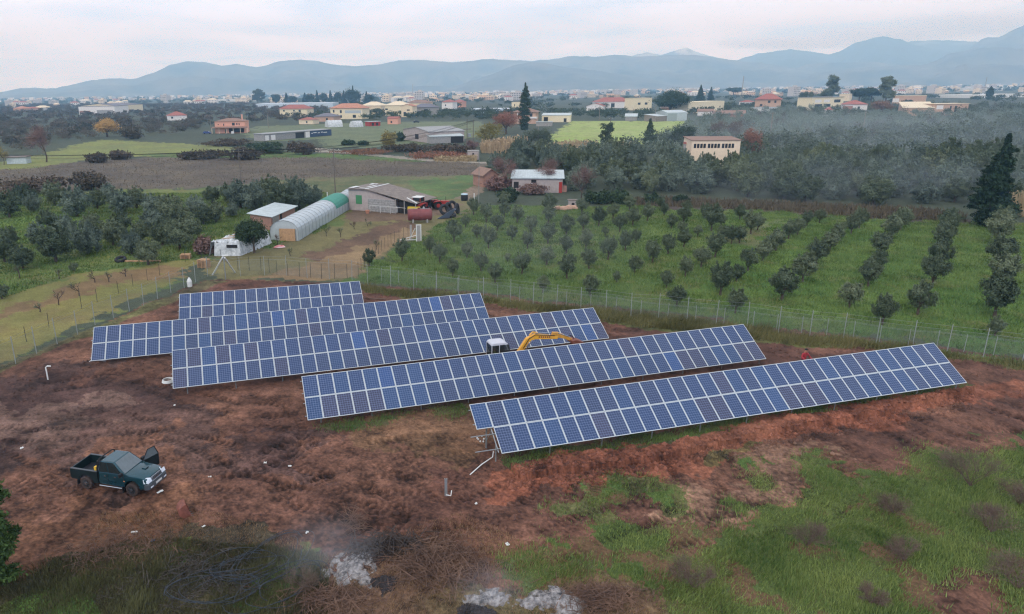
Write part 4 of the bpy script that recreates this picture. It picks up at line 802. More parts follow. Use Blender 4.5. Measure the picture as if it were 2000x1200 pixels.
def fence(label, feet, h, net_h, pr, pm, nm, wires=True, cat='fence'):
    """feet: list of photo feet points"""
    P = [G(*f) for f in feet]; root = thing('wire_fence', label, cat, P[0]); o = P[0]; P = [p - o for p in P]; rs = random.Random(len(feet))
    pm_me = MB().tube([(0, 0, -.3), (0, 0, h)], pr, 6).mesh(pm)
    for p in P: link('post', pm_me, root, p, (rs.uniform(-.02, .02), rs.uniform(-.02, .02), 0), (1, 1, rs.uniform(.97, 1.03)))
    if net_h: netting(P, net_h, root, nm)
    if wires:
        for z in (net_h + .02, h - .1): MB().tube([(p[0], p[1], z) for p in P], .008, 3).build('wire', GALV, root)
    return root
def interp(pts, n):
    P = [G(*p) for p in pts]; acc = [0]
    for i in range(1, len(P)): acc.append(acc[-1] + (P[i] - P[i - 1]).length)
    res = []
    for k in range(n):
        s = acc[-1] * k / (n - 1); i = max(j for j in range(len(acc)) if acc[j] <= s + 1e-6); i = min(i, len(P) - 2); t = (s - acc[i]) / (acc[i + 1] - acc[i]); q = P[i].lerp(P[i + 1], t)
        a, b = topx(np.array([q.x]), np.array([q.y])); res.append((float(a[0]), float(b[0])))
    return res
fence('tall wire fence on galvanised posts down the left side of the muddy plot', [(-135, 778), (-70, 748), (-22, 731), (31, 711), (72, 692), (112, 673), (152, 655), (186, 636), (222, 622), (253, 609), (281, 598), (308, 585), (334, 572), (360, 563), (382, 552), (406, 541)], 2.35, 1.95, .034, GALVP, WIREM)
fence('tall wire fence on galvanised posts along the back and right side of the plot', [(406, 541), (441, 546)] + interp([(470, 540), (540, 537), (578, 541), (620, 545), (684, 547), (719, 557), (755, 560), (794, 564), (833, 570), (874, 576), (914, 584), (955, 587), (997, 590)], 13) + [(1041, 595), (1087, 601), (1134, 607), (1183, 612), (1232, 620), (1286, 623), (1341, 630), (1398, 636), (1459, 640), (1520, 650), (1581, 658), (1646, 664), (1711, 673), (1781, 682), (1849, 690), (1920, 699), (1996, 709), (2075, 720), (2160, 732)], 2.35, 1.9, .032, GALVP, WIREM)
fence('low old fence of dark iron stakes behind the left fence', [(a, b) for a, b in [(0, 670), (52, 668), (96, 640), (160, 604), (190, 590), (232, 574), (260, 560), (288, 548), (312, 538), (362, 512), (395, 508), (432, 508)]], 1.4, .0, .025, RUSTW, WIREM, False)
fence('low old fence of dark bent stakes across the farm plots', interp([(465, 528), (515, 530), (541, 537), (573, 540), (596, 541), (623, 545), (652, 545), (674, 545), (700, 540)], 12), 1.75, 1.2, .028, RUSTW, WIREM, False)
fence('row of dark bent stakes between the tilled plot and the orchard', interp([(706, 530), (735, 500), (768, 475), (797, 462)], 15), 1.6, .0, .022, RUSTW, WIREM, False)
fence('lower wire fence of the orchard just outside the tall fence', interp([(745, 549), (775, 554), (830, 563), (893, 569), (935, 575), (990, 586), (1024, 588), (1060, 592), (1097, 597), (1171, 606), (1210, 610), (1249, 617), (1291, 622), (1332, 626), (1377, 630), (1421, 633), (1470, 640)], 17) + [(1516, 647), (1565, 651), (1614, 655), (1666, 660), (1717, 669), (1773, 677), (1829, 680), (1882, 688), (1940, 694), (2001, 702)], 1.5, 1.3, .028, GALVP, WIREM)
# ------------------------------------------------------------------ general materials
def M_(n, c, r=.85, v=.15, s=1.2, **k): return mat(n, c, r, var=v, vs=s, **k)
BLOCK = stripes(M_('grey block wall', (168, 156, 150)), 2, 4.5, .86, .12); BLOCKD = stripes(M_('grey rubble wall', (150, 148, 144), v=.3, s=2.5), 2, 3, .7, .2)
BRICK = stripes(M_('hollow brick wall', (158, 120, 104)), 2, 5, .85, .15); TIN = stripes(M_('corrugated sheet', (124, 112, 102), .7, .3), 0, 3, .8, .3)
TINW = stripes(M_('pale metal sheet', (178, 188, 186), .5, .16, 1.5), 0, 2, .85, .1); CREAM = M_('cream render', (222, 204, 172), v=.06); CREAM2 = M_('pale yellow render', (226, 212, 178), v=.06); PINK = M_('salmon render', (214, 158, 134), v=.05)
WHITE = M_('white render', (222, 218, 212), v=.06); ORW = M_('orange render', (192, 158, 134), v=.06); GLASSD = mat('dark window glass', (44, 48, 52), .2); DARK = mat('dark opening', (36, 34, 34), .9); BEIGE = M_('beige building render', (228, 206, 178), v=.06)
TILE = stripes(M_('orange roof tiles', (182, 128, 102), v=.15, s=.8), 0, 3, .85, .3); TILER = stripes(M_('red roof tiles', (158, 98, 86), v=.12, s=.8), 0, 3, .85, .3); TILEB = stripes(M_('brown roof tiles', (140, 112, 96), v=.12), 0, 3, .85, .3); TILEP = stripes(M_('pale cream roof tiles', (222, 206, 176), v=.08), 0, 3, .88, .3); SLATE = M_('slate grey roof', (110, 108, 114), v=.12)
SHUT = mat('green shutter', (64, 124, 82), .7); GRN = mat('green shade net', (70, 138, 118), .8, var=.1, vs=2); PLAS = mat('milky plastic film', (172, 180, 180), .35, var=.1, vs=1.5); PLAS2 = mat('white plastic sheet', (176, 182, 182), .5, var=.25, vs=1.8, c2=(222, 224, 222), bump=.6, bs=3)
BLUE = mat('blue tarpaulin', (52, 72, 98), .7, var=.2, vs=.6); CONC = M_('concrete', (150, 146, 140)); WOOD_ = M_('raw timber', (176, 140, 104), v=.2, s=4); GREYR = M_('grey fibre cement roof', (150, 150, 148), v=.15); REDP = mat('red paint', (158, 44, 36), .5, var=.15, vs=4); RUSTT = mat('rusty red tank', (118, 58, 56), .6, var=.25, vs=1.5)
def building(name, label, cat, a, b, depth, h, roof='hip', wall=CREAM, rm=TILE, rise=1.4, over=.4, wins=(), chim=None, extra=None, group=None, sink=.3):
    """a, b: photo pixels of the front wall's foot; wins: (u0,u1,z0,z1[,mat[,name]]) fractions of the facade"""
    A, B = G(*a), G(*b); ang = math.atan2(B.y - A.y, B.x - A.x); W = (B - A).length; root = thing(name, label, cat, (A.x, A.y, 0), ang, group); D = depth
    wl = MB(); o = over
    if roof == 'gabley': wl.prism([(0, 0, -sink), (W, 0, -sink), (W, 0, h), (W / 2, 0, h + rise), (0, 0, h)], (0, D, 0))
    elif roof == 'gablex': wl.prism([(0, 0, -sink), (0, D, -sink), (0, D, h), (0, D / 2, h + rise), (0, 0, h)], (W, 0, 0))
    elif roof == 'shedx': wl.prism([(0, 0, -sink), (0, D, -sink), (0, D, h + rise), (0, 0, h)], (W, 0, 0))
    elif roof == 'shedr': wl.prism([(0, 0, -sink), (W, 0, -sink), (W, 0, h), (0, 0, h + rise)], (0, D, 0))
    else: wl.box(0, W, 0, D, -sink, h)
    wl.build('wall', wall, root); rf = MB(); th = .14
    def slab(p): rf.prism(p, (0, 0, th))
    e = .01
    if roof == 'hip':
        k = min(W, D) / 2; kk = k * .98
        v = [(-o, -o, h + e), (W + o, -o, h + e), (W + o, D + o, h + e), (-o, D + o, h + e)]
        r1, r2 = ((k, D / 2, h + rise), (W - k, D / 2, h + rise)) if W >= D else ((W / 2, k, h + rise), (W / 2, D - k, h + rise))
        if W >= D: rf.add(v + [r1, r2], [(0, 1, 5, 4), (2, 3, 4, 5), (1, 2, 5), (3, 0, 4), (3, 2, 1, 0)])
        else: rf.add(v + [r1, r2], [(0, 1, 4), (2, 3, 5), (1, 2, 5, 4), (3, 0, 4, 5), (3, 2, 1, 0)])
    elif roof == 'gabley':
        q = rise / (W / 2) * o
        for s in (0, 1):
            x0, x1 = (-o, W / 2) if s == 0 else (W + o, W / 2); rf.prism([(x0, -o, h - q + e), (x1, -o, h + rise + e), (x1, -o, h + rise + th), (x0, -o, h - q + th)], (0, D + 2 * o, 0))
    elif roof == 'gablex':
        q = rise / (D / 2) * o
        for s in (0, 1):
            y0, y1 = (-o, D / 2) if s == 0 else (D + o, D / 2); rf.prism([(-o, y0, h - q + e), (-o, y1, h + rise + e), (-o, y1, h + rise + th), (-o, y0, h - q + th)], (W + 2 * o, 0, 0))
    elif roof == 'shedx': rf.prism([(-o, -o, h - o * rise / D + e), (-o, D + o, h + rise + o * rise / D + e), (-o, D + o, h + rise + th), (-o, -o, h + th)], (W + 2 * o, 0, 0))
    elif roof == 'shedr': rf.prism([(-o, -o, h + rise + e), (W + o, -o, h + e), (W + o, -o, h + th), (-o, -o, h + rise + th)], (0, D + 2 * o, 0))
    elif roof == 'flat': rf.box(-o, W + o, -o, D + o, h + e, h + th + .08)
    rf.build('roof', rm, root)
    for w in wins:
        m = w[4] if len(w) > 4 else GLASSD; nm = w[5] if len(w) > 5 else 'window'
        MB().box(w[0] * W, w[1] * W, -.05, .06, w[2], w[3]).build(nm, m, root)
    if chim: MB().box(chim[0] * W - .35, chim[0] * W + .35, D * .4, D * .4 + .7, h, h + rise + chim[1]).build('chimney', wall, root)
    if extra: extra(root, W, D, h)
    return root
# ------------------------------------------------------------------ the farmyard
def barn():
    A, B = G(682, 410), G(772, 417); ang = math.atan2(B.y - A.y, B.x - A.x); W = (B - A).length; root = thing('stone_barn', 'low grey block barn with green shutter and patched tin roof', 'barn', (A.x, A.y, 0), ang); D = 7.0
    MB().prism([(0, 0, -.3), (W, 0, -.3), (W, 0, 2.3), (W * .42, 0, 3.75), (0, 0, 3.65)], (0, D, 0)).build('wall', BLOCK, root)
    MB().box(W * .42, W - .02, -.02, .1, -.2, 2.25).build('rubble_wall', BLOCKD, root)
    r = MB(); r.prism([(-.35, -.4, 3.70), (W * .43, -.4, 3.86), (W * .43, -.4, 3.98), (-.35, -.4, 3.80)], (0, D + .8, 0)); r.prism([(W * .42, -.55, 3.87), (W + 4.4, -.55, 1.95), (W + 4.4, -.55, 2.05), (W * .42, -.55, 3.99)], (0, D + .9, 0)); rf = r.build('roof', TIN, root)
    for (x0, x1, y0, y1) in [(.2, 1.1, 0, 2.2), (1.6, 1.9, 4.4, 6.4), (2.2, 3.6, .1, .5), (.9, 2.3, 6.0, 6.6), (2.8, 3.2, 1.5, 4.8), (W * .40, W * .44, -.5, D + .4)]: MB().box(x0, x1, y0, y1, 3.99, 4.03).build('loose_sheet', PVC, rf)
    for yy in (-.5,): MB().prism([(W + 2.6, yy, 2.85), (W + 4.5, yy, 2.02), (W + 4.5, yy, 2.12), (W + 2.6, yy, 2.95)], (0, .3, 0)).build('loose_sheet', PVC, rf)
    MB().box(1.55, 2.8, -.06, .02, 1.2, 2.75).build('shutter', SHUT, root)
    for x in (W + .2, W + 1.9, W + 4.1): MB().box(x, x + .14, -.3, -.16, -.2, 2.55 - (x - W) * .12).build('pillar', CONC, root)
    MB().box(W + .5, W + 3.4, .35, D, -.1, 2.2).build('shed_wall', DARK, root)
    g = MB(); 
    for x in (W * .52, W * .74, W * .95): g.tube([(x, -.9, 0), (x, -.9, 1.25)], .03, 5)
    g.tube([(W * .52, -.9, 1.25), (W + 2.6, -.9, 1.2)], .03, 5); g.build('rail', PVC, root)
barn()
def hoop_tunnel(label, a, b, width, h, cover, end=None, net=None, part_to=0.0, name='plastic_tunnel'):
    A, B = G(*a), G(*b); ang = math.atan2(B.y - A.y, B.x - A.x); Ln = (B - A).length; root = thing(name, label, 'polytunnel', (A.x, A.y, 0), ang); w = width / 2; sh = h * .48
    prof = [(0, -w, -.1), (0, -w, sh)] + [(0, -w * math.cos(math.pi * k / 10), sh + (h - sh) * math.sin(math.pi * k / 10)) for k in range(1, 10)] + [(0, w, sh), (0, w, -.1)]
    cov = MB(); n = len(prof)
    def skin(x0, x1, off=0): cov.add([(x0, p[1] * (1 + off), p[2] + off * 2) for p in prof] + [(x1, p[1] * (1 + off), p[2] + off * 2) for p in prof], [(i, i + 1, n + i + 1, n + i) for i in range(n - 1)])
    skin(0, Ln); cov.build('cover', cover, root)
    hp = MB(); k = int(Ln / 1.6)
    for i in range(k + 1): hp.tube([(i * Ln / k, p[1] * 1.006, p[2] * 1.004) for p in prof], .03, 4)
    hp.build('hoop', GALV, root)
    if net is not None:
        nm_ = MB(); q = [p for p in prof[1:-1]]; m_ = len(q); x0, x1 = net[0] * Ln, net[1] * Ln; nm_.add([(x0, p[1] * 1.02, p[2] * 1.015) for p in q] + [(x1, p[1] * 1.02, p[2] * 1.015) for p in q], [(i, i + 1, m_ + i + 1, m_ + i) for i in range(m_ - 1)]); nm_.build('shade_net', GRN, root)
    e = MB(); e.add([(.05, p[1], p[2]) for p in prof], [list(range(n))]); e.build('end_sheet', cover if end is None else end, root)
    return root
t_ = hoop_tunnel('long plastic tunnel with a green shade net over its far end', (556, 470), (662, 408), 4.2, 2.9, PLAS, net=(.69, .985))
MB().box(-.35, -.1, -1.7, .6, 0, 1.75).build('board_pile', WOOD_, t_)
hoop_tunnel('short plastic tunnel tucked behind the barn end', (657, 414), (686, 393), 2.8, 2.6, PLAS)
def shed():
    A = G(531, 450); root = thing('farm_shed', 'lean-to shed with pale sheet roof beside the long plastic tunnel', 'shed', (A.x, A.y, 0), math.atan2((G(577, 428) - A).y, (G(577, 428) - A).x)); Ln = (G(577, 428) - A).length
    MB().prism([(0, 0, -.2), (0, 3.4, -.2), (0, 3.4, 2.5), (0, 0, 2.1)], (Ln, 0, 0)).build('wall', BRICK, root); MB().prism([(-.4, -.4, 2.07), (-.4, 3.8, 2.57), (-.4, 3.8, 2.65), (-.4, -.4, 2.15)], (Ln + 1, 0, 0)).build('roof', TINW, root)
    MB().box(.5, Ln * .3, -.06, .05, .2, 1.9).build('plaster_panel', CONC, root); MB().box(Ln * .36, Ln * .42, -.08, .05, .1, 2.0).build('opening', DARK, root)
shed()
def shelter():   # tarpaulin shelter: a crumpled skin over a low frame
    A, B = G(432, 500), G(474, 500); root = thing('tarpaulin_shelter', 'ragged low shelter covered in white plastic sheets, left of the tunnels', 'shelter', (A.x, A.y, 0), math.atan2(B.y - A.y, B.x - A.x)); W = (B - A).length; D = 7.5; rs = np.random.default_rng(9); nx, ny = 24, 34; V = []; F = []
    for j in range(ny):
        for i in range(nx):
            u = i / (nx - 1); v = j / (ny - 1); sx = -.7 + u * (W + 1.4); z = 1.9 * min(1, math.sin(math.pi * min(max(u, .0), 1)) * 3.2) * (1 if j > 0 else .92); V.append((sx + rs.normal() * .05 + v * 2.2 - 1.0, v * D + rs.normal() * .06, z + rs.normal() * .12 - .05))
    F = [(j * nx + i, j * nx + i + 1, (j + 1) * nx + i + 1, (j + 1) * nx + i) for j in range(ny - 1) for i in range(nx - 1)]
    link('cover', np_mesh(V, F, PLAS2), root)
    MB().prism([(-.9, -.1, 0), (W - .2, -.1, 0), (W - .3, -.1, 1.75), (-.7, -.1, 1.75)], (0, .12, 0)).build('front_sheet', PLAS2, root); MB().box(.9, W * .8, -.22, -.11, 1.1, 1.5).build('opening', DARK, root)
    m = MB()
    for k in range(5): m.tube([(-.6 + rs.uniform(0, .6) + k * .3, 1.5 + k * 1.6, 2.02), (W * .6 + k * .4, 1.8 + k * 1.6, 2.06)], .06, 5)
    m.build('pole', WOOD_, root)
shelter()
def tank():
    A = G(797, 437); root = thing('storage_tank', 'rusty red horizontal cylindrical tank at the yard entrance', 'tank', (A.x, A.y, 0), R(3)); L_ = 3.9; r = .95
    MB().tube([(0, .9, 1.25), (.12, .9, 1.25), (L_ - .12, .9, 1.25), (L_, .9, 1.25)], [r * .8, r, r, r * .8], 20).build('shell', RUSTT, root, smooth=False)
    for x in (.7, 3.0): MB().box(x, x + .25, .2, 1.6, -.2, .6).build('saddle', CONC, root)
    MB().tube([(1.8, .9, 2.1), (1.8, .9, 2.38)], .22, 10).build('hatch', RUSTT, root)
    MB().box(.3, 3.6, .86, .94, 2.18, 2.24).build('weld_strip', GALV, root)
tank()
def gate():
    A = G(813, 473); root = thing('gate_post', 'white painted gate post with a triangular brace beside the orchard', 'gate', (A.x, A.y, 0), R(8))
    for x in (0, .62): MB().box(x, x + .12, 0, .12, -.1, 2.35).build('post', PVC, root)
    MB().box(.12, .62, .03, .09, .05, 2.3).build('panel', CONC, root)
    MB().box(0, .74, -.02, .14, 2.35, 2.45).build('cap', PVC, root); MB().tube([(-2.3, .1, .35), (0, .1, .95)], .05, 5).build('brace', PVC, root); MB().tube([(-2.3, .1, .35), (0, .1, .3)], .05, 5).build('brace', PVC, root)
    MB().tube([(-.8, 1.4, .1), (-.1, .3, 1.9)], .05, 5).build('brace', PVC, root); MB().box(-.7, -.45, 1.2, 1.45, -.1, 2.2).build('rear_post', CONC, root)
gate()
def wheel_mb(r, w, n=20):
    m = MB(); m.tube([(0, -w / 2, 0), (0, -w / 2 + .03, 0), (0, w / 2 - .03, 0), (0, w / 2, 0)], [r * .88, r, r, r * .88], n); return m
def tractor(name, label, px, py, rz, cab=True, s=1.0):
    A = G(px, py); root = thing(name, label, 'tractor', (A.x, A.y, 0), rz, None, s)
    for y in (-.75, .75):
        w = wheel_mb(.72, .38).build('wheel', BLACK, root, loc=(-.9, y, .72)); MB().tube([(0, -.2, 0), (0, .2, 0)], .34, 12).build('rim', PVC if cab else REDP, w)
        w = wheel_mb(.42, .26).build('wheel', BLACK, root, loc=(1.2, y * .85, .42)); MB().tube([(0, -.14, 0), (0, .14, 0)], .2, 12).build('rim', REDP, w)
        MB().prism([(-1.6, y - .2 * (1 if y > 0 else -1) - .2, 1.15), (-1.5, y - .4, 1.5), (-.5, y - .4, 1.55), (-.2, y - .4, 1.2), (-.3, y - .4, 1.15), (-.6, y - .4, 1.45), (-1.4, y - .4, 1.42)], (0, .6, 0)).build('fender', REDP, root)
    MB().prism([(-.1, -.34, .6), (1.55, -.34, .65), (1.6, -.34, 1.1), (1.4, -.34, 1.28), (-.1, -.34, 1.4)], (0, .68, 0)).build('bonnet', REDP, root, bevel=.03); MB().box(-1.3, .3, -.3, .3, .45, .95).build('chassis', DARK, root)
    MB().box(-.9, -.4, -.25, .25, .95, 1.25).build('seat', BLACK, root); MB().tube([(.9, .2, 1.25), (.9, .2, 2.0)], .04, 6).build('exhaust', DARK, root); MB().tube([(-.05, 0, 1.3), (-.25, 0, 1.6)], .03, 5).build('steering_column', DARK, root)
    if cab:
        for x in (-1.35, -.05):
            for y in (-.62, .62): MB().tube([(x, y, 1.2), (x * .95, y * .95, 2.3)], .04, 4).build('cab_post', REDP, root)
        MB().box(-1.45, .1, -.7, .7, 2.3, 2.42).build('cab_roof', PVC, root, bevel=.04); MB().box(-1.3, -.08, -.58, .58, 1.35, 2.25).build('cab_window', GLASSD, root)
        MB().box(-2.5, -1.7, -.85, .85, .35, 1.15).build('sprayer_tank', mat('yellow plastic tank', (206, 176, 50), .5), root, bevel=.08)
    return root
tractor('tractor', 'red tractor with cab and yellow sprayer tank parked by the barn porch', 822, 415, R(62), True, 1.2)
tractor('tractor', 'old dark red open tractor right of the cabbed one', 862, 408, R(20), False, 1.05)
def simple(name, label, cat, px, py, fn, rz=0., m=None, z=0):
    A = G(px, py); mb = MB(); fn(mb); o = mb.build(name, m); o.location = (A.x, A.y, z); o.rotation_euler = (0, 0, rz); return tag(o, label, cat)
rb = thing('water_barrel', 'black barrel with a pale blue lid by the lane', 'barrel', G(907, 392)); MB().tube([(0, 0, 0), (0, 0, .5), (0, 0, 1.15)], [.62, .7, .64], 16).build('drum', BLACK, rb); MB().tube([(0, 0, 1.15), (0, 0, 1.28)], .68, 16).build('lid', mat('pale blue lid', (190, 214, 226), .5), rb)
simple('gas_cylinder', 'red upright gas cylinder at the barn porch', 'cylinder', 792, 416, lambda m: m.tube([(0, 0, 0), (0, 0, 1.0), (0, 0, 1.15), (0, 0, 1.3)], [.3, .3, .2, .08], 12), m=REDP)
simple('plastic_drum', 'white plastic drum standing by the barn wall', 'drum', 774, 416, lambda m: m.tube([(0, 0, 0), (0, 0, .1), (0, 0, .95), (0, 0, 1.1), (0, 0, 1.2)], [.3, .36, .36, .2, .12], 12), m=PVC)
simple('clay_pot', 'orange bucket at the foot of the green shuttered wall', 'bucket', 718, 417, lambda m: m.tube([(0, 0, 0), (0, 0, .55), (0, 0, .56), (0, 0, .1)], [.3, .42, .36, .26], 12), m=TILE)
def tyre(label, px, py, rz, lean, s=1.0):
    A = G(px, py); mb = MB(); n = 24; k = 10; rM, rm = .55, .2; V = [((rM + rm * math.cos(b * 6.2832 / k)) * math.cos(a * 6.2832 / n), (rM + rm * math.cos(b * 6.2832 / k)) * math.sin(a * 6.2832 / n), rm * math.sin(b * 6.2832 / k)) for a in range(n) for b in range(k)]
    mb.add(V, [(a * k + b, ((a + 1) % n) * k + b, ((a + 1) % n) * k + (b + 1) % k, a * k + (b + 1) % k) for a in range(n) for b in range(k)]); o = mb.build('tyre', BLACK, smooth=True); o.location = (A.x, A.y, rM * abs(math.sin(lean)) * 1.2 * s + .1); o.rotation_euler = (lean, 0, rz); o.scale = (s, s, s); tag(o, label, 'tyre', 'old tyres by the lane')
for i, (a, b, z, l) in enumerate([(868, 420, .4, 1.2), (876, 416, 1.0, 1.35), (884, 412, .7, 1.2), (880, 424, .2, .3), (893, 418, 1.3, 1.4)]): tyre('black tyre leaning in the heap by the lane, ' + ordn(i + 1) + ' from its near end', a, b, z, l, 1.3)
simple('plastic_sheet', 'crumpled dark sheet with white scraps near the tyres', 'sheet', 872, 428, lambda m: m.prism([(-1.6, 0, 0), (1.1, 0, 1.6), (1.5, .2, 1.5), (.4, .3, .1), (-1, .2, -.02)], (.2, .8, 0)), m=mat('dark blue grey sheet', (74, 84, 100), .6))
simple('cloth', 'bright red and white cloth on the soil before the tunnel', 'cloth', 545, 484, lambda m: m.prism([(-.7, -.3, .02), (.3, -.4, .02), (.9, -.1, .05), (.6, .25, .22), (-.1, .35, .26), (-.6, .15, .12)], (0, 0, .06)), m=mat('red cloth', (206, 44, 46), .8, var=.1, vs=1, c2=(230, 214, 210)))
simple('concrete_post', 'pale concrete post behind the long tunnel', 'post', 640, 396, lambda m: m.prism([(-.1, -.1, -.2), (.1, -.1, -.2), (.08, -.08, 2.0), (-.08, -.08, 2.0)], (0, .2, 0)), m=PVC)
simple('concrete_post', 'short pale post by the lane under the bare tree', 'post', 926, 390, lambda m: m.prism([(-.1, -.1, -.2), (.1, -.1, -.2), (.08, -.08, 1.2), (-.08, -.08, 1.2)], (0, .2, 0)), m=PVC)
def pallet(label, px, py, rz, n=6):
    A = G(px, py); mb = MB()
    for q in range(n):
        z = q * .15
        for x in (0, .55, 1.1): mb.box(x, x + .1, 0, 1.0, z, z + .09)
        for y in np.linspace(0, .9, 6): mb.box(-.02, 1.22, y, y + .11, z + .09, z + .12)
    o = mb.build('pallet_stack', WOOD_); o.location = (A.x, A.y, 0); o.rotation_euler = (0, 0, rz); tag(o, label, 'pallets')
pallet('stack of pale pallets at the left fence corner', 386, 524, R(-20), 7); pallet('low stack of reddish pallets under the olive trees', 352, 507, R(5), 4)
simple('timber_beam', 'long thin beam lying on the grass under the nearest olives', 'beam', 232, 512, lambda m: m.box(0, 5.4, 0, .18, .0, .2), R(-3), WOOD_); tyre('black tyre lying in the grass of the left grove', 236, 511, 0, .3, 1.0)
for i, (lab, a, b) in enumerate([('orange brick heap behind the orchard, left one', 1096, 410), ('orange brick heap behind the orchard, right one', 1118, 408)]):
    simple('brick_heap', lab, 'bricks', a, b, lambda m: [m.cbox((random.Random(q).uniform(-1.6, 1.6), random.Random(q + 99).uniform(-.5, .5), random.Random(q + 7).uniform(.1, .5)), (.5, .4, .3)) for q in range(40)], .1 * i, ORW)
kn = thing('kennel', 'small grey block kennel beside the orange bricks', 'kennel', G(1119, 404)); MB().box(-.7, .7, 0, 1, 0, 1.1).build('wall', BLOCK, kn); MB().box(-.85, .85, -.15, 1.15, 1.1, 1.2).build('roof', TIN, kn); MB().box(-.25, .25, -.04, .05, 0, .7).build('opening', DARK, kn)
# low building right of the lane and brick hut
def lowb(root, W, D, h): MB().box(W - .7, W - .05, -.07, .05, 0, 2.2).build('door', REDP, root); MB().box(W, W + .9, 1, 3, 0, 1.2).build('brick_lean_to', BRICK, root)
building('farm_building', 'long low block building with a pale metal roof and red door', 'farm building', (1000, 376), (1098, 377), 6.5, 2.9, 'shedx', BLOCK, TINW, .9, .35, [(.03, .13, .9, 2.2, DARK), (.38, .48, 2.0, 2.6, DARK)], extra=lowb)
building('brick_hut', 'small gabled brick hut with a tiled roof at the head of the lane', 'hut', (944, 366), (972, 364), 5, 2.6, 'gabley', BRICK, TILEB, 1.2, .4)
# ------------------------------------------------------------------ farther buildings
def pinkx(root, W, D, h):
    p = MB(); p.add([(-1.6, -2.6, 2.9), (W + 1.6, -2.6, 2.9), (W + 1.2, -.02, 3.5), (-1.2, -.02, 3.5)], [(0, 1, 2, 3)]); p.add([(-1.6, -2.6, 2.8), (W + 1.6, -2.6, 2.8), (W + 1.2, -.02, 3.4), (-1.2, -.02, 3.4)], [(3, 2, 1, 0)]); p.build('porch_roof', TILEB, root)
    for x in np.linspace(-1.3, W + 1.3, 6): MB().box(x, x + .22, -2.5, -2.28, 0, 2.85).build('porch_pillar', CREAM, root)
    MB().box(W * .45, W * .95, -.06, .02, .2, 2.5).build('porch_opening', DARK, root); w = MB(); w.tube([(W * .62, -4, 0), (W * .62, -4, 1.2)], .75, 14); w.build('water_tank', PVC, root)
building('pink_house', 'two storey salmon pink house with porch and hip roof', 'house', (421, 261), (480, 260), 11, 6.1, 'hip', PINK, TILEB, 1.6, .5, [(.57, .66, 4.0, 5.4), (.71, .75, 4.3, 5.2), (.79, .82, 4.1, 5.2), (.1, .13, 4.3, 4.8), (.28, .31, 3.8, 5.0), (.32, .36, .2, 2.3)], (.86, 1.9), pinkx)
def ruin(root, W, D, h):
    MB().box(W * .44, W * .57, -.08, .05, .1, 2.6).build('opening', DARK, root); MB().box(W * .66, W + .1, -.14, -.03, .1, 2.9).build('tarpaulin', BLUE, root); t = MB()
    for i, (x, w) in enumerate([(.68, .02), (.71, .05), (.78, .03), (.83, .03), (.87, .06)]): t.box(W * x, W * (x + w), -.18, -.15, 1.6 + .2 * (i % 2), 1.95 + .2 * (i % 2))
    t.build('faded_lettering', PVC, root); MB().box(W * .59, W * .65, -.3, -.03, 0, 2.7).build('hanging_sheet', WHITE, root)
building('ruined_shed', 'long low ruined shed with grey walls and dark blue sheets', 'shed', (517, 276), (647, 265), 7, 2.9, 'flat', BLOCKD, GREYR, 0, .3, [(.01, .06, .2, 2.4, WHITE, 'panel'), (.09, .15, .2, 2.4, WHITE, 'panel')], extra=ruin)
building('gabled_barn', 'grey gabled barn with one window by the yellow bush', 'barn', (788, 273), (839, 280), 16, 4.4, 'gabley', BLOCK, GREYR, 1.4, .4, [(.47, .60, 1.0, 3.0, DARK)])
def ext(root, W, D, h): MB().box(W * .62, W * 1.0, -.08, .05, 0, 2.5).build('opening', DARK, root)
building('lean_to_shed', 'low extension with pale roof joined to the grey gabled barn', 'shed', (840, 281), (905, 279), 8, 2.7, 'shedx', BLOCKD, TINW, .9, .3, extra=ext)
building('pump_house', 'tiny grey block hut at the foot of the twin poles', 'hut', (913, 313), (934, 313), 2.5, 2.6, 'flat', BLOCK, CONC, 0, .12, [(.45, .62, 1.5, 2.1, DARK)])
W12 = []
for g_ in (0, 1, 2):
    for k in range(4): W12.append((.045 + g_ * .29 + k * .066, .045 + g_ * .29 + k * .066 + .05, 5.0, 6.1))
building('cream_building', 'cream building with twelve small square windows above the olive wood', 'farm building', (1347, 327), (1441, 327), 9, 6.9, 'shedx', BEIGE, TILEB, .4, .25, W12)
si = thing('silo', 'thin pale concrete chimney left of the cream building', 'silo', G(1337, 322)); MB().tube([(0, 0, 0), (0, 0, 5.6)], .75, 14).build('shaft', CONC, si); MB().tube([(0, 0, 5.6), (0, 0, 6.1)], [.85, .8], 14).build('cap', TILER, si)
building('flat_building', 'wide cream flat roofed building behind the huge dark evergreen', 'building', (1343, 222), (1413, 218), 16, 8.6, 'flat', CREAM2, CREAM2, 0, .1, [(x, x + .03, 2.6, 3.8) for x in (.35, .48, .6, .7)])
def bay(root, W, D, h): MB().box(W * .02, W * .48, -.06, .05, 0, h - .5).build('door', mat('grey green sliding door', (148, 158, 156), .5), root)
building('metal_shed', 'white metal shed with a big grey door by the yellow green field', 'shed', (1303, 237), (1341, 236), 14, 5.0, 'gablex', TINW, TINW, 1.4, .2, extra=bay)
building('metal_lean_to', 'lower grey annex at the left of the white metal shed', 'shed', (1283, 238), (1302, 237), 10, 3.2, 'shedx', TIN, TINW, 1.0, .2)
building('garage', 'small beige outbuilding with a pale roof beside the orange house', 'outbuilding', (1058, 239), (1113, 239), 8, 4.2, 'shedx', CREAM2, TINW, 1.2, .3, [(.07, .22, .1, 3.2, DARK, 'door'), (.78, .88, .1, 2.4, DARK, 'door')])
building('carport', 'low carport roof in front of the beige outbuilding', 'carport', (1047, 247), (1078, 247), 3, 2.4, 'flat', CONC, TINW, 0, .3)
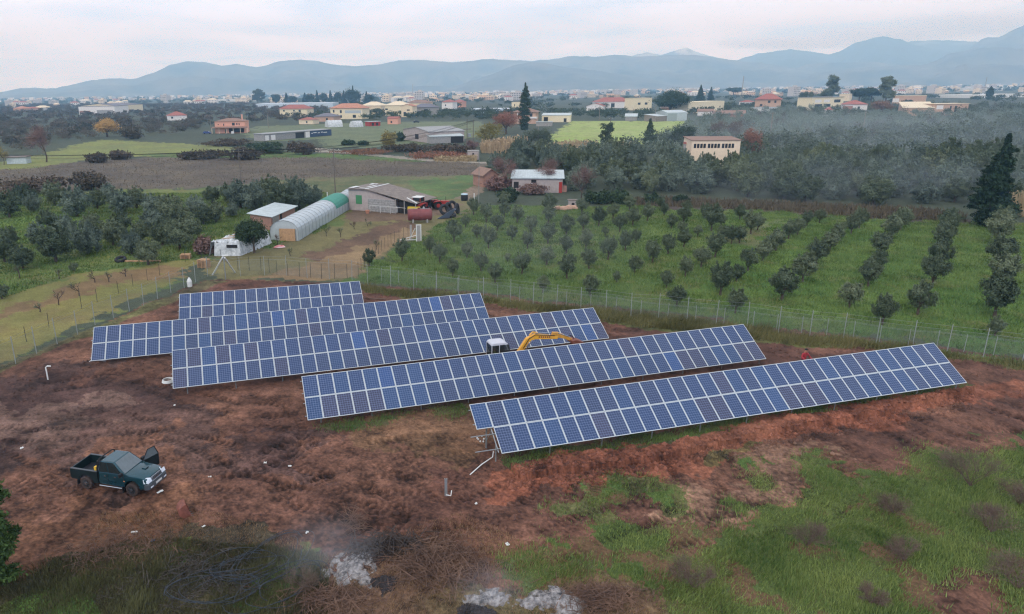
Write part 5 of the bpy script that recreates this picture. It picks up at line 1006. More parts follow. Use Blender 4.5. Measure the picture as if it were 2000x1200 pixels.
def bal(root, W, D, h): MB().box(W * .66, W + 1.0, -1.0, -.02, 3.2, 4.2).build('balcony', WHITE, root)
building('orange_house', 'orange and white villa half hidden behind the tall cypress', 'house', (1003, 242), (1046, 242), 12, 7.0, 'hip', ORW, TILEB, 2.6, 1.2, [(.2, .34, 4.0, 6.2), (.72, .85, 4.0, 6.2), (.14, .2, 3.6, 6.4, WHITE, 'render_panel'), (.34, .4, 3.6, 6.4, WHITE, 'render_panel')], extra=bal)
HS = [('villa', 'cream villa with red hip roof, leftmost of the far row', (547, 229), (600, 229), 12, 7.0, 'hip', CREAM2, TILER, 3.4, 1, [(.13, .19, 4.6, 6), (.5, .56, 4.6, 6), (.7, .78, 4.2, 6)]),
 ('bungalow', 'small cream bungalow with red roof below the leftmost villa', (584, 243), (612, 243), 9, 2.9, 'hip', CREAM, TILER, 1.6, .6, [(.5, .6, .8, 2)]),
 ('bungalow', 'low house with dusky roof below the orange roofed villa', (614, 238), (652, 238), 12, 3.6, 'hip', ORW, SLATE, 2.4, .8, [(.6, .7, 1, 2.5)]),
 ('villa', 'cream villa with bright orange roof and pale awning', (646, 233), (708, 233), 14, 8.2, 'hip', CREAM2, TILE, 3.6, 1, [(.08, .13, 5, 7), (.3, .36, 4.6, 6.8), (.46, .96, 4.4, 6.6, PLAS, 'awning'), (.3, .36, 1, 3), (.7, .8, 1, 3.2)]),
 ('villa', 'cream villa with pale hip roof, left of the twin pair', (706, 224), (744, 224), 14, 8.0, 'hip', CREAM, TILEP, 3.4, .8, [(.1, .15, 4.6, 6)]),
 ('villa', 'cream villa with pale hip roof, right of the twin pair', (752, 226), (793, 226), 14, 8.6, 'hip', CREAM2, TILEP, 3.4, .8, [(.02, .14, 4.6, 6)]),
 ('villa', 'narrow cream house between the twin villas and slate roofed house', (784, 229), (806, 229), 10, 8.6, 'gabley', CREAM, TILE, 1.6, .5, [(.2, .4, .8, 4), (.5, .75, 5, 6)]),
 ('villa', 'stone coloured house with wide slate roof', (812, 227), (858, 226), 13, 7.0, 'hip', CONC, SLATE, 3.0, 1.0, [(.35, .5, .5, 5.5), (.05, .3, .6, 2.6)]),
 ('villa', 'brown roofed house behind the slate roofed one', (795, 216), (835, 216), 13, 8, 'hip', CREAM, TILEB, 3.0, .8, []),
 ('villa', 'white villa with red roof right of the slate roofed house', (863, 213), (884, 213), 12, 7.5, 'hip', WHITE, TILER, 3, .8, [(.3, .4, 3, 5)]),
 ('villa', 'pink villa with red roof, rightmost of the far left row', (884, 210), (902, 210), 12, 6.5, 'hip', PINK, TILER, 3, .8, [(.3, .4, 3, 5)]),
 ('garden_hut', 'small pink hut with red roof at the field edge', (757, 243), (777, 243), 6, 3.6, 'gablex', PINK, TILER, 1.0, .4, [(.3, .45, .8, 2)]),
 ('stable', 'dark red low stable at the field edge', (722, 247), (743, 246), 5, 2.6, 'flat', REDP, TINW, 0, .3, [(.2, .4, .3, 2), (.6, .8, .3, 2)]),
 ('villa', 'cream house with rusty red roof above the left hedges', (327, 236), (366, 235), 14, 3.8, 'hip', WHITE, TILER, 3.2, .6, [(.2, .3, 1.5, 3)]),
 ('villa', 'orange house at the far left of the plain', (27, 220), (44, 220), 14, 5, 'hip', ORW, TILE, 3, .6, []), ('villa', 'dusty pink house at the far left, right of the orange one', (52, 218), (82, 217), 14, 4, 'hip', ORW, TILER, 2, .6, []), ('villa', 'pale house at the far left, right of the dusty pink one', (84, 216), (102, 215), 14, 4, 'hip', WHITE, TILEP, 3, .6, []),
 ('warehouse', 'long blue grey warehouse with white end bays on the left plain', (155, 224), (225, 223), 40, 8.5, 'flat', WHITE, SLATE, 0, .3, [(.02, .32, .5, 4, BRICK, 'panel'), (.5, .95, .5, 4.5, GREYR, 'panel')]), ('warehouse', 'warehouse block with a blue door, right of the long grey one', (226, 221), (280, 217), 40, 8.5, 'gablex', CREAM2, SLATE, 2, .3, [(.2, .38, .4, 6.5, mat('steel blue door', (96, 124, 160), .6), 'door')]),
 ('villa', 'large house with bright red hip roof at the right of the plain', (1473, 215), (1523, 215), 16, 9.0, 'hip', ORW, TILER, 5, 1.4, [(.2, .3, 3, 5), (.5, .6, 6, 8), (.75, .83, 6, 8)]), ('villa', 'low white roofed house left of the bright red hip roof', (1443, 206), (1470, 206), 12, 3.6, 'hip', WHITE, TILER, 2, .8, []), ('terrace', 'long low white terrace before the bright red hip roof', (1472, 220), (1520, 219), 6, 3.5, 'flat', WHITE, TINW, 0, .4, []),
 ('apartment_block', 'cream apartment block with awnings and flat roof among the pines', (1583, 216), (1645, 214), 14, 10.5, 'flat', CREAM2, CONC, 0, .6, [(.1, .3, 6.3, 8.6, WHITE, 'awning'), (.38, .56, 6.3, 8.6, WHITE, 'awning'), (.1, .34, 2.6, 5), (.4, .6, 2.6, 5), (.7, .9, 6, 8.5)]), ('apartment_block', 'small cream block behind the flat roofed apartments', (1638, 198), (1658, 198), 12, 9, 'flat', CREAM, CREAM, 0, .3, []),
 ('villa', 'brick red and white house with red roof below the stone pines', (1645, 222), (1692, 222), 14, 6.5, 'hip', WHITE, TILER, 3, .8, [(.0, .4, .3, 5.4, BRICK, 'brick_bay'), (.6, .7, 3, 5)]), ('cottage', 'small white cottage with red roof among the olives', (1613, 227), (1626, 227), 8, 4, 'hip', WHITE, TILER, 2, .5, []),
 ('villa', 'long pale roofed house at the right, above the olive wood', (1762, 226), (1822, 226), 14, 5.0, 'shedx', ORW, TILEP, 3.6, .5, []), ('villa', 'flat brown and white house right of the long pale roofed one', (1823, 226), (1888, 225), 13, 7.4, 'flat', ORW, CREAM, 0, .6, [(.05, .25, 4, 6.5, WHITE, 'awning'), (.45, .5, 1, 6), (.6, .66, 1, 6)]), ('apartment_block', 'orange brown block behind the long pale roofed house', (1742, 204), (1806, 204), 20, 8.5, 'flat', ORW, CREAM, 0, .3, [(.0, .2, 2, 6, WHITE, 'balcony')]),
 ('farm_roof', 'long brown tiled low barn roof between trees, right of the metal shed', (1392, 230), (1455, 230), 8, 2.6, 'gablex', BRICK, TILEB, 2, .4, []), ('farm_roof', 'long thin brown roof in front of the huge dark evergreen', (1290, 220), (1350, 220), 8, 3.5, 'gablex', BRICK, TILEB, 1.2, .4, []), ('cottage', 'white cottage with brown tiled roof before the cream flat building', (1362, 226), (1392, 226), 8, 3, 'gablex', WHITE, TILEB, 1.6, .5, []),
 ('villa', 'white house with red gable roof right of the far hedges', (1145, 217), (1178, 217), 10, 4.5, 'gabley', WHITE, TILER, 2.6, .6, []), ('school', 'wide red roofed complex left of the huge dark evergreen', (1165, 212), (1235, 211), 18, 6.5, 'hip', WHITE, TILER, 4.5, .8, [(.1, .2, 1, 5), (.4, .5, 1, 5)]), ('apartment_block', 'cream broken faced block just left of the huge dark evergreen', (1238, 216), (1272, 215), 14, 11, 'flat', CREAM2, CREAM, 0, .3, [(.2, .35, 5, 7), (.6, .75, 5, 7)]),
 ('hut', 'small grey hut beyond the yellow green field', (1221, 236), (1243, 236), 6, 2.6, 'shedx', CONC, TINW, 1.6, .5, []), ('house', 'cream house behind the orange villa on the left', (999, 213), (1016, 213), 12, 7, 'flat', CREAM2, CREAM, 0, .2, [(.3, .4, 3, 5)])]
for h_ in HS:
    nm, lab, a, b, dp, hh, rf, wm, rm, rise, ov, wn = h_; building(nm, lab, nm.replace('_', ' '), a, b, dp, hh, rf, wm, rm, rise, ov, wn)
def greenhouse(label, a, b, depth, h, m): building('greenhouse', label, 'greenhouse', a, b, depth, h, 'flat', m, m, 0, 0)
GHM = mat('greenhouse film', (188, 200, 208), .3, var=.06, vs=.05)
greenhouse('very long pale greenhouse behind the villas', (500, 212), (650, 210), 60, 6, GHM); greenhouse('blue grey greenhouse beside the tall cypress', (925, 222), (1001, 221), 40, 3.5, GHM); greenhouse('long white greenhouse strip at the far right', (1835, 178), (1915, 178), 60, 8, PVC); greenhouse('white greenhouse strip at the far left behind the bungalow roofs', (390, 200), (500, 198), 60, 6, PVC); greenhouse('low white greenhouse at the right edge of the plain', (1900, 192), (2010, 190), 60, 4.5, PVC)
for lab, a, b, w, h in [('white hooped tunnel at the far field edge', (641, 249), (670, 248), 7, 4.0), ('small white hooped tunnel right of the larger one', (692, 249), (710, 248), 5, 3.6)]:
    A, B = G(*a), G(*b); r_ = thing('plastic_tunnel', lab, 'polytunnel', (A.x, A.y, 0), math.atan2(B.y - A.y, B.x - A.x)); Ln = (B - A).length; P = [(0, w / 2 - w / 2 * math.cos(math.pi * k / 8), h * math.sin(math.pi * k / 8)) for k in range(9)]
    MB().prism(P, (Ln, 0, 0)).build('cover', PLAS2, r_); m_ = MB(); [m_.tube([(x, p[1] * 1.01 - .02, p[2] * 1.01) for p in P], .05, 4) for x in np.linspace(.1, Ln - .1, 5)]; m_.build('hoop', GALV, r_)
def hut(): building('tin_hut', 'low grey tin hut at the left edge by the bare tree', 'hut', (14, 321), (52, 320), 4, 2.0, 'flat', TINW, TIN, 0, .35)
hut()
def car_far(label, px, py, c):
    A = G(px, py); r_ = thing('parked_car', label, 'car', (A.x, A.y, 0), R(8)); MB().prism([(-2.1, -.85, .3), (2.1, -.85, .3), (2.15, -.85, .8), (1.2, -.85, .95), (.6, -.85, 1.5), (-1.2, -.85, 1.5), (-2.1, -.85, .95)], (0, 1.7, 0)).build('body', mat('car paint ' + label[:6], c, .3), r_, bevel=.08); MB().box(-1.0, .5, -.88, .88, 1.0, 1.38).build('window', GLASSD, r_)
    for x in (-1.3, 1.3):
        for y in (-.8, .8): wheel_mb(.34, .22, 12).build('wheel', BLACK, r_, loc=(x, y, .34))
car_far('dark car parked at the hedge beyond the field', 813, 240, (50, 56, 60)); car_far('blue car parked under the red roofed lean-to left of the pink house', 405, 262, (48, 72, 128))
# ------------------------------------------------------------------ power poles and wires
WOODP = M_('weathered pole', (104, 96, 88), v=.2)
def pole(label, px, py, top, arm=1.2, m=WOODP, r=.13, n=1, twin=0):
    A = G(px, py); D = dz(A); h = (py - top) / FPX * D * 1.03; o = thing('utility_pole', label, 'pole', (A.x, A.y, 0), .4)
    MB().tube([(0, 0, -.3), (0, 0, h)], [r, r * .6], 7).build('pole', m, o)
    if arm:
        MB().box(-arm, arm, -.05, .05, h - .7, h - .58).build('crossarm', m, o)
        for x in (-arm + .1, 0, arm - .1): MB().tube([(x, 0, h - .58), (x, 0, h - .38)], .05, 6).build('insulator', PVC, o)
    return Vector((A.x, A.y, h - .4)), o
pA, _ = pole('wooden power pole at the right end of the brown field bramble', 471, 358, 294); pB, _ = pole('wooden power pole in the green field above the barn', 655, 378, 292); pC, oC = pole('left one of the twin power poles above the tiny hut', 912, 294, 236, 0, r=.16); pD, oD = pole('right one of the twin power poles above the tiny hut', 924, 300, 237, 0, r=.16)
MB().box(-1.6, 1.6, -.1, .1, 7.2, 7.4).build('crossarm', WOODP, oC); MB().box(.4, 1.3, -.4, .4, 4.6, 5.8).build('transformer', GALV, oC)
pE, _ = pole('thin pale pole in front of the brick hut', 935, 398, 298, 0, GALVD, .07); pF, _ = pole('pale power pole in front of the pale olive tree', 1050, 294, 250, 0, BARKP, .14)
pole('power pole in the far hedge behind the yellow green field, left', 1170, 236, 208, 0, BARKP, .2); pole('dark wooden pole at the edge of the yellow green field', 1190, 282, 232, .8, r=.2); pole('power pole in the far hedge behind the yellow green field, right', 1279, 236, 210, 0, BARKP, .2)
pole('white lattice pole in the olive wood with wire arms', 1503, 275, 222, 1.4, BARKP, .25); pole('pale power pole in the middle of the olive wood', 1685, 258, 220, .5, BARKP, .2); pole('pole at the field edge before the villas', 524, 250, 224, 0, BARKP, .18); pole('pole beside the pink house', 413, 262, 232, 0, BARKP, .18)
pole('tall thin mast far away behind the villas', 806, 190, 166, 0, CONC, 1.2); pole('tall thin mast far away at the right', 1448, 192, 152, 0, CONC, .9); pole('lattice mast far away at the right edge', 1922, 180, 153, 0, CONC, .9)
def wire(label, a, b, sag, offs, name='power_lines'):
    m = MB()
    for (ox, oz) in offs:
        P = [a.lerp(b, t) + Vector((ox * .7, ox * .7, oz - sag * 4 * t * (1 - t))) for t in np.linspace(0, 1, 13)]; m.tube(P, .022 * (1 + (a.length + b.length) / 700), 3)
    tag(m.build(name, DARK), label, 'power lines')
O3 = [(-.9, 0), (0, .1), (.9, 0), (.4, -.6)]
far0 = PD(-150, 300, 190); wire('dark power wires running left from the field pole', pA, far0, .8, O3); wire('dark power wires between the two field poles', pA, pB, .6, O3[:2]); wire('bundle of power wires from the field pole to the twin poles', pA, pD, 2.4, O3); wire('power wires between the twin poles and the pole by the barn', pB, pD, 1.6, O3[1:3])
# ------------------------------------------------------------------ pickup truck
PAINT = mat('dark green paint', (22, 66, 74), .2, .3, coat=.5, var=.06, vs=2); PAINTD = mat('dark green sides with painted shade', (20, 38, 40), .35, .2, var=.25, vs=1.2); BEDL = mat('dark bed liner', (34, 36, 44), .6, var=.2, vs=2)  # bed sides, tailgate and open door carry their shade in a darker green
CHROME = mat('chrome', (170, 174, 178), .2, .9); LAMP = mat('headlamp glass', (226, 232, 236), .12); GLASS = mat('car glass', (26, 30, 32), .04, spec=.9); WSCR = mat('windscreen with painted reflection', (92, 102, 104), .12, spec=.8, var=.12, vs=3); TRIM = mat('grey plastic trim', (70, 76, 80), .5); MUDDY = mat('muddy tyre', (62, 50, 44), .85, var=.3, vs=5)  # reflections are put into the windscreen's lighter grey base colour
def truck():
    a, b = G(173, 954), G(262, 968); d = (b - a); ang = math.atan2(d.y, d.x); wb = 2.86; mid = (a + b) / 2; ux = Vector((math.cos(ang), math.sin(ang), 0)); uy = Vector((-math.sin(ang), math.cos(ang), 0))
    o = mid + uy * .74; root = thing('pickup_truck', 'dark green pickup truck parked on the mud with one front door open', 'pickup truck', (o.x, o.y, .02), ang)
    wx = (-wb / 2, wb / 2); ar = .46
    def arch(cx, n=9, r=ar): return [(cx + r * math.cos(math.pi - math.pi * k / (n - 1)), .40 + r * math.sin(math.pi - math.pi * k / (n - 1))) for k in range(n)]
    prof = [(-.62, .42)] + [(x, z) for x, z in arch(wx[1])] + [(2.28, .44), (2.38, .52), (2.40, .72), (2.34, .98), (2.05, 1.06), (1.02, 1.17), (-.62, 1.12)]
    hull = MB().prism([(x, -.80, z) for x, z in prof], (0, 1.60, 0)); h = hull.build('body', [PAINT], root, bevel=.07)
    for v in h.data.vertices:
        c_ = v.co
        if c_.z > .8: c_.y *= 1 - .22 * (c_.z - .8)
        if c_.x > 1.9: c_.y *= 1 - .18 * (c_.x - 1.9); c_.x -= .16 * (abs(c_.y) / .8) ** 3 * (c_.x - 1.9) / .5
        if c_.x > 1.05 and c_.z > .95: c_.z += .03 * (1 - (c_.y / .7) ** 2)
    for p in h.data.polygons: p.use_smooth = True
    h.data.set_sharp_from_angle(angle=R(28))
    # cab
    c0 = [(-.62, -.79, 1.11), (1.05, -.79, 1.15), (1.05, .79, 1.15), (-.62, .79, 1.11)]; c1 = [(-.50, -.62, 1.70), (.36, -.62, 1.72), (.36, .62, 1.72), (-.50, .62, 1.70)]
    MB().add(c0 + c1, [(3, 2, 1, 0), (4, 5, 6, 7), (0, 1, 5, 4), (1, 2, 6, 5), (2, 3, 7, 6), (3, 0, 4, 7)]).build('cab', PAINT, root, bevel=.07)
    def face(q, nrm, name, m, sub=None):   # q: four corners; shrink toward centre is already applied
        v = [Vector(p) + Vector(nrm) * .02 for p in q]; w = [p - Vector(nrm) * .03 for p in v]; MB().add(v + w, [(0, 1, 2, 3), (7, 6, 5, 4), (0, 4, 5, 1), (1, 5, 6, 2), (2, 6, 7, 3), (3, 7, 4, 0)]).build(name, m, sub or root)
    def lerp4(A, B, C, D_, u0, u1, v0, v1):
        f = lambda u, v: (Vector(A) * (1 - u) + Vector(B) * u) * (1 - v) + (Vector(D_) * (1 - u) + Vector(C) * u) * v
        return [f(u0, v0), f(u1, v0), f(u1, v1), f(u0, v1)]
    face(lerp4(c0[1], c0[2], c1[2], c1[1], .05, .95, .06, .95), (.64, 0, .77), 'windscreen', WSCR); face(lerp4(c0[3], c0[0], c1[0], c1[3], .08, .92, .1, .9), (-.98, 0, .2), 'rear_window', GLASS)
    for s, (p, q, r_, t) in ((-1, (c0[0], c0[1], c1[1], c1[0])), (1, (c0[3], c0[2], c1[2], c1[3]))):
        face(lerp4(p, q, r_, t, .05, .40, .1, .92), (0, s * .96, .28), 'side_window', GLASS); 
        if s < 0: face(lerp4(p, q, r_, t, .44, .90, .1, .92), (0, s * .96, .28), 'side_window', GLASS)
        else: face(lerp4(p, q, r_, t, .44, .96, -.6, .92), (0, s * .96, .28), 'door_opening', DARK)
    for x in (-.02, -.60, .98): MB().box(x - .006, x + .006, -.812, -.796, .48, 1.10).build('door_seam', DARK, root)
    for x in (-.12, .5): MB().box(x - .1, x + .02, -.83, -.805, .95, .99).build('handle', CHROME, root)
    # bed
    lo = [(-2.36, .62)] + [(-2.36, .52), (-1.92, .50)] + arch(wx[0]) + [(-.68, .44), (-.68, 1.10), (-2.38, 1.08)]
    for s in (-1, 1): MB().prism([(x, s * .80, z) for x, z in lo], (0, -s * .07, 0)).build('bed_side', PAINTD, root); MB().box(-2.36, -.68, min(s * .81, s * .70), max(s * .81, s * .70), 1.10, 1.13).build('bed_rail', TRIM, root)
    MB().box(-2.42, -2.36, -.78, .78, .55, 1.08).build('tailgate', PAINTD, root); MB().box(-2.36, -.7, -.73, .73, .56, .62).build('bed_floor', BEDL, root); MB().box(-.74, -.68, -.73, .73, .6, 1.12).build('bulkhead', BEDL, root)
    for s in (-1, 1): MB().box(-1.85, -1.0, s * .73 - (.2 if s > 0 else 0), s * .73 + (0 if s > 0 else .2), .62, .86).build('wheel_box', BEDL, root)
    MB().tube([(-.70, -.72, 1.1), (-.64, -.66, 1.68), (-.64, -.5, 1.76), (-.64, .5, 1.76), (-.64, .66, 1.68), (-.70, .72, 1.1)], .035, 6).build('roll_bar', BLACK, root); MB().box(-.95, -.82, -.66, -.5, 1.1, 1.3).build('yellow_bag', mat('yellow plastic', (222, 176, 50), .6), root)
    # front
    MB().prism([(2.20, -.82, .42), (2.46, -.74, .44), (2.50, -.55, .46), (2.50, .55, .46), (2.46, .74, .44), (2.20, .82, .42)], (0, 0, .30)).build('bumper', TRIM, root, bevel=.03)
    for s in (-1, 1):
        MB().prism([(2.17, s * .78, .78), (2.36, s * .70, .80), (2.42, s * .46, .80), (2.36, s * .46, 1.0), (2.20, s * .60, 1.03), (2.12, s * .76, .98)], (0, -s * .04, 0)).build('headlight', LAMP, root); MB().add([(2.40, s * .46, .79), (2.415, s * .76, .79), (2.33, s * .78, .98), (2.35, s * .46, 1.0), (2.2, s * .5, .8), (2.2, s * .75, .8)], [(0, 1, 2, 3), (3, 2, 1, 0)]).build('headlight', LAMP, root)
        MB().cbox((2.49, s * .55, .56), (.03, .2, .07)).build('fog_light', LAMP, root); MB().box(.86, .98, s * .93 - .12, s * .93 + .12, 1.12, 1.30).build('mirror', BLACK, root); MB().cbox((1.0, s * .82, .8), (.08, .02, .05)).build('indicator', mat('orange indicator', (220, 140, 90), .3), root)
        MB().tube([(-.55, s * .86, .38), (.85, s * .86, .38)], .035, 6).build('side_step', CHROME, root); MB().box(.86, .90, s * .78 - .1, s * .78 + .1, .12, .5).build('mud_flap', BLACK, root); MB().box(-1.98, -1.94, s * .78 - .1, s * .78 + .1, .2, .5).build('mud_flap', BLACK, root)
    MB().prism([(2.38, -.42, .80), (2.38, .42, .80), (2.33, .36, 1.0), (2.33, -.36, 1.0)], (.05, 0, 0)).build('grille', TRIM, root); g = MB()
    for k in range(7): g.box(2.40, 2.445, -.36 + k * .12 - .012, -.36 + k * .12 + .012, .81, .98)
    g.tube([(2.43, -.42, .79), (2.38, -.38, 1.01), (2.38, .38, 1.01), (2.43, .42, .79), (2.43, -.42, .79)], .018, 5); g.cbox((2.45, 0, .90), (.02, .09, .08)); g.build('grille_bars', CHROME, root); MB().box(2.505, 2.52, -.24, .24, .55, .66).build('number_plate', PVC, root)
    MB().prism([(1.45, .08, 1.125), (1.70, .08, 1.10), (1.70, .08, 1.15), (1.50, .08, 1.17)], (0, .26, 0)).build('bonnet_scoop', PAINT, root); MB().box(1.705, 1.71, .1, .32, 1.105, 1.145).build('scoop_opening', DARK, root)
    for x in wx:
        for s in (-1, 1):
            w = wheel_mb(.37, .25, 24).build('wheel', MUDDY, root, loc=(x, s * .74, .36)); m = MB(); y = s * .125
            m.tube([(0, s * .09, 0), (0, y, 0)], [.23, .22], 20); m.build('rim', TRIM, w); m = MB()
            for k in range(6): an = k * math.pi / 3; m.add([(math.cos(an - .2) * .06, y + s * .015, math.sin(an - .2) * .06), (math.cos(an + .2) * .06, y + s * .015, math.sin(an + .2) * .06), (math.cos(an + .14) * .21, y + s * .015, math.sin(an + .14) * .21), (math.cos(an - .14) * .21, y + s * .015, math.sin(an - .14) * .21)], [(0, 1, 2, 3), (3, 2, 1, 0)])
            m.tube([(0, y, 0), (0, y + s * .03, 0)], .07, 10); m.build('spokes', CHROME, w)
    # far front door, swung open
    dr = MB(); 
    dr.prism([(0, 0, .46), (-1.0, 0, .46), (-1.02, 0, 1.12), (0, 0, 1.13)], (0, .08, 0)); do = dr.build('door', PAINTD, root, loc=(.98, .80, 0), rot=(0, 0, R(-104)))
    MB().tube([(0, .04, 1.12), (-.45, -.06, 1.58), (-.90, -.06, 1.56), (-1.02, .04, 1.12)], .03, 5).build('window_frame', BLACK, do); MB().add([(-.03, .03, 1.14), (-1.0, .03, 1.14), (-.88, -.06, 1.54), (-.46, -.06, 1.55)], [(0, 1, 2, 3), (3, 2, 1, 0)]).build('door_window', WSCR, do)
    MB().box(.30, .95, -.6, .6, 1.0, 1.19).build('dashboard', DARK, root)
truck()
# ------------------------------------------------------------------ people
SKIN = mat('skin', (184, 132, 104), .6); HAIR = mat('dark hair', (30, 26, 24), .7); JEAN = mat('dark trousers', (52, 54, 66), .9); REDJ = mat('red jacket', (168, 52, 62), .85, var=.12, vs=8); HIVIS = mat('yellow green vest', (190, 220, 60), .7); GREYS = mat('grey shirt', (120, 122, 132), .85)
def person(label, loc, rz, joints, shirt, legs):
    root = thing('person', label, 'person', loc, rz); ks = list(joints['v']); me = bpy.data.meshes.new('body'); me.from_pydata([k[0] for k in ks], joints['e'], []); ob = link('body_skin', me)
    md = ob.modifiers.new('s', 'SKIN'); sv = me.skin_vertices[0].data
    for i, k in enumerate(ks): sv[i].radius = (k[1], k[2] if len(k) > 2 else k[1])
    sv[0].use_root = True; ob.modifiers.new('u', 'SUBSURF').levels = 2; ob.modifiers['u'].render_levels = 2
    dg = bpy.context.evaluated_depsgraph_get(); m2 = bpy.data.meshes.new_from_object(ob.evaluated_get(dg)); bpy.data.objects.remove(ob)
    m2.materials.clear(); [m2.materials.append(x) for x in (SKIN, shirt, legs)]
    hands = [Vector(p) for p in joints['hands']]; hz = joints['neck']
    for p in m2.polygons:
        c = p.center; p.material_index = 0 if c.z > hz or any((c - h).length < .1 for h in hands) else (1 if c.z > joints['waist'] else 2); p.use_smooth = True
    link('body', m2, root); return root
def stand(arms, lean=.0):
    V = [((0, 0, .95), .15, .11), ((0, lean * .5, 1.15), .14, .1), ((0, lean, 1.38), .17, .11), ((0, lean * 1.1, 1.50), .06), ((0, lean * 1.3 + .02, 1.60), .085, .1), ((0, lean * 1.3 + .02, 1.72), .07, .08)]
    E_ = [(0, 1), (1, 2), (2, 3), (3, 4), (4, 5)]; n = 6
    for s in (-1, 1): V += [((s * .10, 0, .88), .1), ((s * .13, .02, .48), .065), ((s * .15, -.02, .10), .045), ((s * .15, .13, .05), .04)]; E_ += [(0, n), (n, n + 1), (n + 1, n + 2), (n + 2, n + 3)]; n += 4
    hands = []
    for s, (el, wr) in zip((-1, 1), arms):
        V += [((s * .19, lean, 1.40), .065), (el, .05), (wr, .035), ((Vector(wr) + (Vector(wr) - Vector(el)).normalized() * .09)[:], .038, .02)]; E_ += [(2, n), (n, n + 1), (n + 1, n + 2), (n + 2, n + 3)]; m = n + 3; hp = Vector(V[m][0]); d = (Vector(wr) - Vector(el)).normalized(); hands.append(tuple(hp)); n += 4
        sd = d.cross(Vector((0, 0, 1))); sd = sd.normalized() if sd.length > .01 else Vector((1, 0, 0))
        for k in range(4): V.append((tuple(hp + d * (.05 + .006 * (k in (1, 2))) + sd * (k - 1.5) * .018 + Vector((0, 0, -.015))), .008)); E_.append((m, n)); n += 1
        V.append((tuple(hp + sd * s * .05 - d * .01), .009)); E_.append((m, n)); n += 1
    return dict(v=V, e=E_, hands=hands, neck=1.50, waist=.93)
pw = G(1572, 683, 1.68); wk = person('worker in a red jacket bending over behind the nearest array', (pw.x, pw.y, 0), R(190), stand([((-.36, .16, 1.15), (-.42, .36, 1.02)), ((.34, .2, 1.18), (.22, .42, 1.05))], .1), REDJ, JEAN)
cap_ = MB().tube([(0, .15, 1.70), (0, .15, 1.78), (0, .15, 1.82)], [.105, .1, .05], 12); cap_.build('hair', HAIR, wk)
wk['label'] = 'worker in a red jacket standing behind the nearest array'
